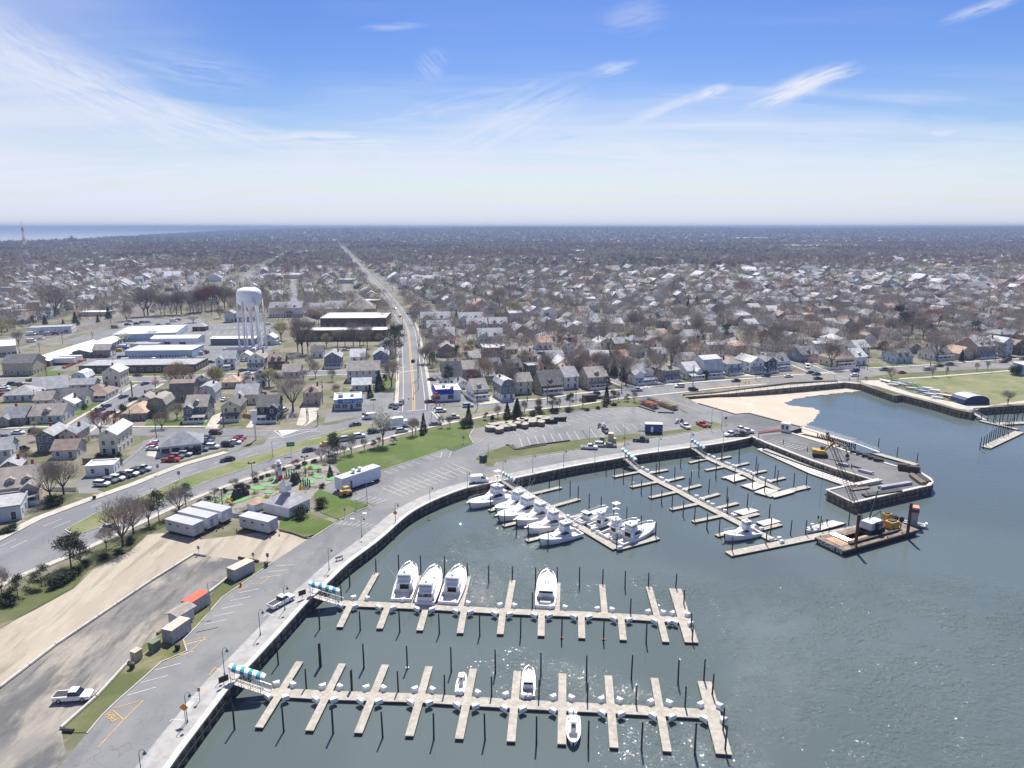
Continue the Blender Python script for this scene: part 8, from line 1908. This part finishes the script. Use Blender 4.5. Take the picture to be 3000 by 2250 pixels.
def lattice(b,p,q,w0,w1,n,r):
 p,q=Vector(p),Vector(q);d_=(q-p).normalized();s=d_.cross(Vector((0,0,1))).normalized();u=s.cross(d_);pts=[]
 for i in range(n+1):
  f=i/n;w=w0+(w1-w0)*(abs(2*f-1)**2 if w0==w1 else f);w=w0 if.08<f<.92 else w0*.45;c_=p+(q-p)*f
  pts.append([c_+s*w*sx+u*w*su for sx,su in((-1,-1),(1,-1),(1,1),(-1,1))])
 for i in range(n):
  for k in range(4):
   b.tube(pts[i][k],pts[i+1][k],r,n=4);b.tube(pts[i][k],pts[i+1][(k+1)%4],r*.6,n=3)
off=Vector((cx_,cy_,1.5))
b=MB();lattice(b,foot-off,tip-off,.55,.55,18,.07);b.build('lattice_boom',M_black,o)
b=MB();gt_=Vector((cx_+1.6,cy_-.6,7.2));b.tube(foot-off,gt_-off,.09,n=5);b.tube(Vector((cx_+2.2,cy_-.8,4.4))-off,gt_-off,.08,n=5)
for s in(-.25,.25):b.tube(gt_-off+Vector((0,s,0)),tip-off+Vector((0,s,0)),.03,n=4)
b.tube(tip-off,Vector((tip.x,tip.y,2.5))-off,.03,n=4);b.build('gantry_and_cables',M_black,o)
b=MB();b.tube(Vector((cx_-.6,cy_+.8,3.2))-off,Vector((*g('d6',1380,560,1.5),10.0))-off,.22,.16,6);b.build('pile_lead',M_black,o)
a_,c_=g('d6',1700,560,.5),g('d6',2030,610,.5)
bt=boat(g('d6',1690,560,.8),g('d6',2035,610,.8),'console','small push boat with tall orange wheelhouse behind the barge',hullc=M_steel_grey,name='push_boat');b=MB();b.box(-1.1,1.1,-1.2,.8,.6,3.6);wh=b.build('wheelhouse_base',M_steel_grey,bt);b=MB();b.box(-1.2,1.2,-1.3,.9,3.6,5.6);b.build('wheelhouse',M_orange,bt);b=MB();b.box(-1.22,1.22,-1.32,.92,4.3,5.1);b.build('wheelhouse_windows',M_glass,wh)
o=bthing('excavator','excavator','yellow excavator with bent arm working on the jetty','C',1010,375,LZ+.1,R(-15));o.location[2]=LZ+.1
b=MB()
for s in(-1.2,1.2):b.box(-2.3,2.3,s-.35,s+.35,0,.95)
b.build('tracks',M_black,o);b=MB();b.box(-2.3,1.4,-1.35,1.35,1.1,2.3);b.box(-2.6,-1.5,-1.3,1.3,1.2,2.5);b.build('upper_body',M_yellow,o);b=MB();b.box(0,1.5,.35,1.3,1.2,3.1);b.build('cab',M_glass,o)
b=MB();b.hull8([(1.0,-.5,1.7),(1.0,0,1.7),(4.4,0,5.0),(4.4,-.5,5.0)],[(1.0,-.5,2.4),(1.0,0,2.4),(4.1,0,5.7),(4.1,-.5,5.7)]);b.hull8([(4.2,-.5,5.0),(4.2,0,5.0),(7.2,0,4.0),(7.2,-.5,4.0)],[(4.2,-.5,5.7),(4.2,0,5.7),(7.4,0,4.5),(7.4,-.5,4.5)]);b.build('boom',M_yellow,o)
b=MB();b.hull8([(7.0,-.45,4.4),(7.0,-.05,4.4),(8.3,-.05,1.3),(8.3,-.45,1.3)],[(7.5,-.45,4.6),(7.5,-.05,4.6),(8.6,-.05,1.4),(8.6,-.45,1.4)]);b.build('arm',M_yellow,o);b=MB();b.hull8([(7.8,-.8,.5),(7.8,.3,.5),(8.9,.3,.4),(8.9,-.8,.4)],[(7.9,-.8,1.5),(7.9,.3,1.5),(8.8,.3,1.5),(8.8,-.8,1.5)]);b.build('bucket',M_black,o)
def stack(c,a,b_,n,r,m,label,cat='pipes',z=LZ+.1,name='pipe_stack',sq=False):
 p,q=Vector(g(c,*a)),Vector(g(c,*b_));L_=(q-p).length;o=empty(name,*((p+q)/2),z,math.atan2((q-p).y,(q-p).x));tag(o,label,cat);k=MB()
 for i in range(n):
  row=i%3;col=i//3;dx_=rb_.uniform(-.4,.4)
  if sq:k.box(-L_/2+dx_,L_/2+dx_,(row-1)*2.2*r-r,(row-1)*2.2*r+r,col*2*r,col*2*r+1.9*r)
  else:k.tube((-L_/2+dx_,(row-1)*2.1*r,r+col*2*r),(L_/2+dx_,(row-1)*2.1*r,r+col*2*r),r,n=8)
 k.build('stacked_lengths',m,o);return o
stack('C',(1215,560),(1360,530),6,.26,M_cap,'pile of shiny metal sheets near the jetty corner',name='metal_stack',sq=True);stack('C',(1360,570),(1540,540),6,.2,M_steel_grey,'long grey steel beams stacked on the jetty head',name='beam_stack',sq=True)
stack('C',(1265,615),(1480,582),3,.3,M_black,'dark flat steel sheets along the jetty edge',name='sheet_stack',sq=True);stack('C',(1190,580),(1295,565),3,.2,M_wood,'brown timbers beside the shiny metal pile',name='timber_stack',sq=True)
stack('C',(1200,436),(1255,450),2,.2,M_black,'black beam lying in the middle of the jetty',name='steel_beam',sq=True);stack('C',(1110,425),(1175,438),4,.25,M_steel_grey,'grey pipes near the excavator bucket');stack('C',(1240,465),(1320,485),6,.2,M_steel_grey,'grey rail sections along the inner jetty wall',name='rail_stack',sq=True)
stack('C',(1545,495),(1620,550),6,.28,M_wood,'heap of weathered timber poles on the jetty curve','timber',name='timber_heap');stack('C',(1590,490),(1650,535),3,.3,M_timber_dark,'dark timber baulks on the jetty curve','timber',name='timber_heap',sq=True)
for c,x,y,lab,m_ in(('C',1500,455,'left dark red scrap bin on the jetty edge',M_rust),('C',1558,467,'right dark brown scrap bin on the jetty edge',M_timber_dark)):
 o=bthing('scrap_bin','scrap bin',lab,c,x,y,LZ+.1,R(-25));o.location[2]=LZ+.1;b=MB();b.hull8([(-1.5,-1,0),(1.5,-1,0),(1.5,1,0),(-1.5,1,0)],[(-1.9,-1.2,1.7),(1.9,-1.2,1.7),(1.9,1.2,1.7),(-1.9,1.2,1.7)]);b.build('bin_body',m_,o);b=MB();b.box(-1.6,1.6,-1,1,1.72,1.95);b.build('scrap_load',M_timber_dark,o)
for i in range(5):gx,gy=g('C',1215+i*35,360+i*12);b=MB();b.box(-1.5,1.5,-.45,.45,0,1.0);o=b.build('fender_block',M_timber_dark);o.location=(gx,gy,LZ+.1);o.rotation_euler=(0,0,R(-30));tag(o,'dark fender block along the outer jetty edge','fender block','fender blocks')
for i in range(12):
 gx,gy=g('C',650+i*11,244-i*1.5);o=empty('traffic_barrel',gx,gy,LZ+.1);b=MB();b.lathe([(0,0),(.32,0),(.3,.35),(.28,.36),(.27,.7),(.25,.71),(.22,1.0),(0,1.0)],10,mfun=lambda j,k:1 if j in(3,)else 0);b.build('barrel',[mat('barrel_orange',(.75,.18,.05),.5,.05,1),M_white],o);tag(o,'orange and white traffic barrel closing the jetty entrance','traffic barrel','traffic barrels')
for i,(x,y)in enumerate([(768,342),(890,385),(905,390),(1008,430)]):
 dock_box(*g('C',x,y,1.2),.3,'white dock box on the ledge below the jetty');THINGS[-1][0].location[2]=1.15
for i,(x,y)in enumerate([(925,1285),(1180,1375)]):
 pass
for i,(c,x,y)in enumerate([('c1',525,1375),('c1',600,1355),('c1',742,1285),('c1',802,1258),('c1',928,1285),('c1',1240,1348),('c1',1322,1328)]):
 gx,gy=g(c,x,y);o=empty('traffic_cone',gx,gy,LZ+.1);b=MB();b.box(-.2,.2,-.2,.2,0,.05);b.build('base',M_black,o);b=MB();b.lathe([(.16,.05),(.1,.35),(.08,.5),(.03,.75),(0,.76)],10);b.build('cone',MATS['barrel_orange'],o);tag(o,'orange traffic cone beside the office trailers','traffic cone','traffic cones')
for i,(x,y,az,col)in enumerate([(805,480,160,'black'),(843,475,160,'white'),(1525,440,150,'white'),(1565,440,150,'black')]):
 gx,gy=g('c3',x,y);o=empty('watercraft_trailer',gx,gy,LZ+.1,R(az));b=MB();b.box(-.6,.6,-1.6,1.4,.4,.5);b.box(-.05,.05,1.4,2.8,.4,.5);b.build('frame',M_chrome,o)
 for s in(-.75,.75):m=MB();m.tube((s-.1,-.5,.32),(s+.1,-.5,.32),.32,n=10);m.build('wheel',M_tyre,o)
 b=MB();b.hull8([(-.5,-1.4,.5),(.5,-1.4,.5),(.15,1.6,.6),(-.15,1.6,.6)],[(-.45,-1.3,1.1),(.45,-1.3,1.1),(.2,1.2,1.2),(-.2,1.2,1.2)]);b.box(-.2,.2,-.9,.1,1.1,1.45);b.build('watercraft',M_black if col=='black' else M_gel,o);tag(o,f'{col} personal watercraft on a trailer behind a pickup','trailer')
o=bthing('trailer_dumpster','container','dark low container standing on the highway shoulder','c3',715,235,LZ+.1,R(15));b=MB();b.box(-3,3,-1.2,1.2,.2,2.6);b.build('body',M_rust,o);b=MB();b.box(-2.9,2.9,-1.1,1.1,2.6,2.75);b.build('load',M_timber_dark,o)
for i in range(7):
 gx,gy=g('e1',690+i*36,1105-i*14);o=empty('snow_plough',gx,gy,LZ+.05,R(-30));b=MB();b.hull8([(-1.6,-.3,0),(1.6,-.3,0),(1.6,.2,0),(-1.6,.2,0)],[(-1.6,.1,1.2),(1.6,.1,1.2),(1.6,.3,1.2),(-1.6,.3,1.2)]);b.build('blade',MATS['barrel_orange'],o);b=MB();b.box(-.4,.4,.2,1.4,.2,.6);b.build('mount',M_black,o);tag(o,'orange plough blade in the row beside the white trailers','plough','orange plough blades')
for x,y,lab in((685,1060,'long white trailer nearest the storage doors'),(760,1035,'white trailer behind the longest one in the yard')):
 gx,gy=g('e1',x,y);trailer(gx,gy,13,2.6,R(5),2.7,M_white,lab,0,1.0,'cargo_trailer',M_roofwhite)
for i,(x,y,m_)in enumerate([(1330,900,M_bluetarp),(1245,905,M_rust),(1275,925,M_yellow),(2150,960,M_concrete),(2195,945,M_rust),(1980,1020,M_ugreen)]):
 gx,gy=g('e1',x,y);o=empty('material_bay',gx,gy,LZ+.05,R(8));b=MB();b.hull8([(-3,-1.5,0),(3,-1.5,0),(3,1.5,0),(-3,1.5,0)],[(-2.2,-.8,2.2),(2.4,-.9,2.0),(2.1,.9,2.3),(-2.3,.8,1.9)]);b.build('heap',m_,o);b=MB();b.box(-3.2,3.2,1.6,1.9,0,1.6);b.build('bay_wall',M_concrete,o);tag(o,['blue covered','rust brown','yellow','grey','second rust brown','green'][i]+' material heap in the works yard','heap')
gx,gy=g('e2',570,945);o=empty('storage_tank',gx,gy,LZ,R(8));b=MB();b.tube((-9,0,2.0),(9,0,2.0),2.0,n=16);b.build('tank',M_cream,o,True);b=MB();b.box(-7,-6,-1.5,1.5,0,.6);b.box(6,7,-1.5,1.5,0,.6);b.build('saddle',M_concrete,o);tag(o,'long pale horizontal tank behind the white two storey house','storage tank')
def fence(c,pts,h,m,label,z=LZ):
 P=gl(c,pts);o=empty('fence',*P[0],z);P0=P[0];P=dense([(x-P0[0],y-P0[1])for x,y in P],2.4);b=MB()
 for a,d_ in zip(P[:-1],P[1:]):strip(b,[a,lerp(a,d_,.985)],-.04,.04,.08,h=h-.1)
 b.build('panels',m,o);b=MB()
 for x,y in P:b.box(x-.08,x+.08,y-.08,y+.08,0,h+.08)
 b.build('fence_posts',m,o);tag(o,label,'fence')
fence('c4',[(770,975),(1140,975)],1.9,M_wood,'tan board fence behind the small white office');fence('c4',[(1140,990),(1430,760)],1.1,M_white,'low white fence along the left side of the car lot');fence('c4',[(1040,320),(1130,325),(1215,260)],1.8,M_white,'white vinyl fence beside the tall cream house')
fence('e3',[(470,945),(575,1025)],1.8,M_white,'white fence behind the fast food restaurant');fence('e3',[(760,1120),(900,1225)],1.8,M_white,'long white fence left of the small dormered house');fence('c1',[(980,230),(1060,240),(1110,160)],1.7,mat('golden_boards',(.48,.34,.14),.8,.12,1),'golden wooden fence between the yellow and navy houses')
fence('c1',[(1390,265),(1440,180)],1.6,M_white,'white picket fence right of the navy house');fence('c1',[(890,1150),(985,1160)],1.1,M_steel_grey,'short grey gate fence beside the golf kiosk');fence('c4',[(480,1225),(705,1228)],1.2,M_white,'low white wall below the two big bare trees');fence('e3',[(1020,1030),(1130,1030),(1150,1045)],1.6,M_cream,'cream fence around the tiny bright lawn')
fence('e3',[(1280,545),(1450,605)],1.6,M_white,'white fence along the curved lane right of the townhouses');fence('e5',[(390,790),(470,830),(600,835),(840,825)],1.2,M_white,'low white fence in front of the cream hip roofed house')
# ------------------------------------------------------------------ people
def person_mesh(name,pose,cloth,legs):
 V=[(0,0,.95),(0,0,1.2),(0,.02,1.42),(0,.02,1.52),(0,.04,1.66),(-.1,0,.9),(-.12,.05,.5),(-.12,0,.06),(.1,0,.9),(.13,-.04,.5),(.14,-.1,.06),(-.2,0,1.42),(-.27,.02,1.14),(-.24,.2,.95),(.2,0,1.42),(.28,.03,1.15),(.25,.22,1.02),(-.12,.14,.04),(.14,.04,.04)]
 if pose=='bend':V=[(x,y+max(0,z-.95)*.8,z if z<.95 else.95+(z-.95)*.62)for x,y,z in V]
 E=[(0,1),(1,2),(2,3),(3,4),(0,5),(5,6),(6,7),(7,17),(0,8),(8,9),(9,10),(10,18),(2,11),(11,12),(12,13),(2,14),(14,15),(15,16)]
 RD=[.15,.15,.16,.06,.11,.09,.065,.05,.09,.065,.05,.07,.05,.04,.07,.05,.04,.045,.045]
 me=bpy.data.meshes.new(name);me.from_pydata(V,E,[]);o=bpy.data.objects.new(name,me);COL.objects.link(o);md=o.modifiers.new('s','SKIN')
 for i,r_ in enumerate(RD):me.skin_vertices[0].data[i].radius=(r_,r_)
 me.skin_vertices[0].data[0].use_root=True;sb_=o.modifiers.new('u','SUBSURF');sb_.levels=1;sb_.render_levels=1;bpy.context.view_layer.update()
 m2=bpy.data.meshes.new_from_object(o.evaluated_get(bpy.context.evaluated_depsgraph_get()));bpy.data.objects.remove(o);m2.materials.clear()
 for q in(cloth,legs,mat('skin',(.5,.33,.25),.6,.05,1)):m2.materials.append(q)
 for p in m2.polygons:
  z=p.center.z;p.material_index=1 if z<.9 else(2 if z>(1.5 if pose!='bend' else 1.29)else 0)
 return m2
M_neon=mat('neon_vest',(.45,.85,.05),.6,.05,1);M_denim=mat('dark_workwear',(.03,.035,.05),.8,.2,1);PM={}
for c,x,y,z,pose,cl,lab in(('d6',660,605,.65,'stand',M_neon,'person in neon vest standing on the float near the barge'),('d6',705,580,.65,'bend',M_neon,'person in neon top bending over on the float'),('d6',648,560,.65,'stand',M_denim,'person in dark clothes beside the two in neon'),('d6',760,605,.65,'stand',M_denim,'person in dark clothes on the pale float'),
 ('d6',792,710,1.5,'stand',M_denim,'person in dark clothes on the left end of the barge'),('d6',1000,655,1.5,'bend',M_denim,'person bending at the rear edge of the barge'),('d6',1715,660,1.5,'stand',M_denim,'person standing near the right spud of the barge'),('d7',1990,1040,.5,'stand',M_denim,'person fishing among the piles of the right float'),('d7',2040,1025,.5,'stand',M_rust,'second person in reddish clothes on the right float'),
 ('d7',668,410,LZ,'stand',M_denim,'person walking on the path beside the park boats'),('d7',322,425,LZ,'stand',M_denim,'person on the beach promenade near the crossing')):
 k=(pose,cl.name)
 if k not in PM:PM[k]=person_mesh('person',pose,cl,M_denim)
 gx,gy=g(c,x,y,z);o=link('person',PM[k]);o.location=(gx,gy,z);o.rotation_euler=(0,0,rb_.uniform(0,6));tag(o,lab,'person')
# ------------------------------------------------------------------ haze
b=MB();b.box(-30000,30000,-350,52000,-8,95.5);hz=b.build('haze',[]);struct(hz,'stuff')
hm=bpy.data.materials.new('haze_air');hm.use_nodes=True;nt=hm.node_tree
for n in list(nt.nodes):
 if n.type!='OUTPUT_MATERIAL':nt.nodes.remove(n)
pv=nt.nodes.new('ShaderNodeVolumePrincipled');nt.links.new(pv.outputs[0],[n for n in nt.nodes if n.type=='OUTPUT_MATERIAL'][0].inputs['Volume'])
pv.inputs['Density'].default_value=0.00017;pv.inputs['Color'].default_value=(.25,.33,.50,1);pv.inputs['Anisotropy'].default_value=0.35
hz.data.materials.clear();hz.data.materials.append(hm)
# ------------------------------------------------------------------ one label for each thing
LM=[(745,940,'the water tower'),(1035,960,'the flat brick school roof'),(840,915,'the motel'),(1200,1000,'the bend of the main road'),(1080,830,'the middle of the main road'),(1015,1180,'the ice cream restaurant'),(1310,1150,'the fast food restaurant'),
 (1290,980,'the left townhouses'),(1440,980,'the right townhouses'),(1443,1040,'the dark red modern house'),(1625,1130,'the olive dormered house'),(1590,1090,'the pink cherry tree'),(1750,1120,'the tan dormered house'),(1870,1110,'the white cross gabled house'),(2090,1090,'the pale gambrel house'),
 (2255,1080,'the navy porch house'),(2372,1050,'the blue house'),(2470,1060,'the cream hip roofed house'),(2650,1050,'the pale blue cape house'),(2765,1040,'the shaded porch house'),(2890,1030,'the big shingled house'),(2582,1040,'the dense pine above the highway'),(2200,990,'the streets above the beach'),(1850,1000,'the tan hip roofed house'),
 (1980,950,'the teal house'),(2050,1005,'the white upper street house'),(2420,970,'the dark gabled upper house'),(2640,980,'the dark tall pines'),(2780,900,'the half timbered house'),(2940,940,'the right margin houses'),(2500,900,'the white flat roofed house'),(2250,900,'the upper right woods'),(2000,880,'the wooded blocks right of centre'),
 (1750,900,'the tall bare grove'),(1600,920,'the white blossom trees'),(1500,860,'the ball field'),(1300,870,'the houses beyond the townhouses'),(335,1310,'the tall cream gabled house'),(130,1310,'the slate blue gabled house'),(60,1440,'the big tan house at lower left'),(280,1170,'the brown hip roofed house'),(455,1210,'the olive gambrel house'),(580,1220,'the slate porch house'),
 (680,1225,'the yellow house'),(790,1225,'the navy house'),(915,1180,'the tan four square house'),(812,1070,'the half timbered brown house'),(665,1070,'the white gabled house by the works yard'),(500,950,'the works car park'),(400,1090,'the brick offices'),(420,1020,'the pale blue works building'),(150,1050,'the red storage row'),(150,960,'the railway'),(60,860,'the far left blocks'),(250,850,'the houses beyond the railway'),
 (450,860,'the wooded blocks at left'),(620,850,'the tall tree row'),(700,780,'the far diagonal road'),(900,800,'the far white stores'),(600,1330,'the car showroom'),(340,1400,'the small car lot'),(860,1420,'the miniature golf course'),(1100,1330,'the big lawn'),(1480,1230,'the stored wooden floats'),(1900,1190,'the kayak racks'),(400,1560,'the sand lot hedge')]
ORD=['','leftmost','second from the left','third from the left','fourth from the left','fifth from the left','sixth from the left','seventh from the left','eighth from the left','ninth from the left','tenth from the left']+ [w+' from the left' for w in 'eleventh twelfth thirteenth fourteenth fifteenth sixteenth seventeenth eighteenth nineteenth twentieth'.split()]+[t_+'-'+w+' from the left' for t_ in('twenty','thirty','forty','fifty')for w in 'first second third fourth fifth sixth seventh eighth ninth tenth'.split()]
bpy.context.view_layer.update()
SP={}
for o,nr_ in THINGS:SP[o.name]=proj(*o.matrix_world.translation)
def dist_word(px,py,lx,ly):
 dx_,dy_=px-lx,py-ly
 if abs(dx_)<14 and abs(dy_)<9:return 'at'
 if abs(dx_)>abs(dy_)*1.3:return 'left of' if dx_<0 else 'right of'
 return 'above' if dy_<0 else 'below'
def grp():
 d_={}
 for o,nr_ in THINGS:d_.setdefault(o['label'],[]).append((o,nr_))
 return d_
for lab,L_ in grp().items():
 if(len(L_)>1 or len(lab.split())<4)and all(n for _,n in L_):
  for o,_ in L_:
   px,py=SP[o.name];lx,ly,nm=min(LM,key=lambda q:(q[0]-px)**2+((q[1]-py)*1.6)**2);o['label']=f'{lab} {dist_word(px, py, lx, ly)} {nm}'
SHORT=[(' with ',', '),('and no ',''),('dark mooring ','dark '),(' roofed house',' house'),('white dock box','white box'),(' at a finger of ',', '),(' side of the walkway',' side'),('densely twigged brown bare','dense brown'),('bare grey brown','bare grey'),('dark rounded evergreen','dark evergreen'),(' of the walkway',''),('the miniature golf course','the golf course'),(' standing','')]
for lab,L_ in grp().items():
 if len(L_)>1:
  L_.sort(key=lambda q:SP[q[0].name][0])
  base=lab;od=ORD
  for a_,b_ in SHORT:
   if len(base.split())+4>16:base=base.replace(a_,b_)
  base=' '.join(base.split()[:12])
  for i,(o,_)in enumerate(L_):
   w_=ORD[i+1]if i<len(L_)-1 else 'rightmost'
   if len(L_)==2:w_=('left','right')[i]+' one of two'
   s_=f'{base}, {w_}'
   if len(s_.split())>16:s_=s_.replace(' from the left','')
   o['label']=' '.join(s_.split()[:16]);o.get('group')or o.__setitem__('group',o['category']+' repeats')
for o,_ in THINGS:
 L_=o['label'].split()
 if len(L_)>16:
  s_=o['label']
  for a_,b_ in SHORT:s_=s_.replace(a_,b_)if len(s_.split())>16 else s_
  o['label']=' '.join(s_.split()[:16])
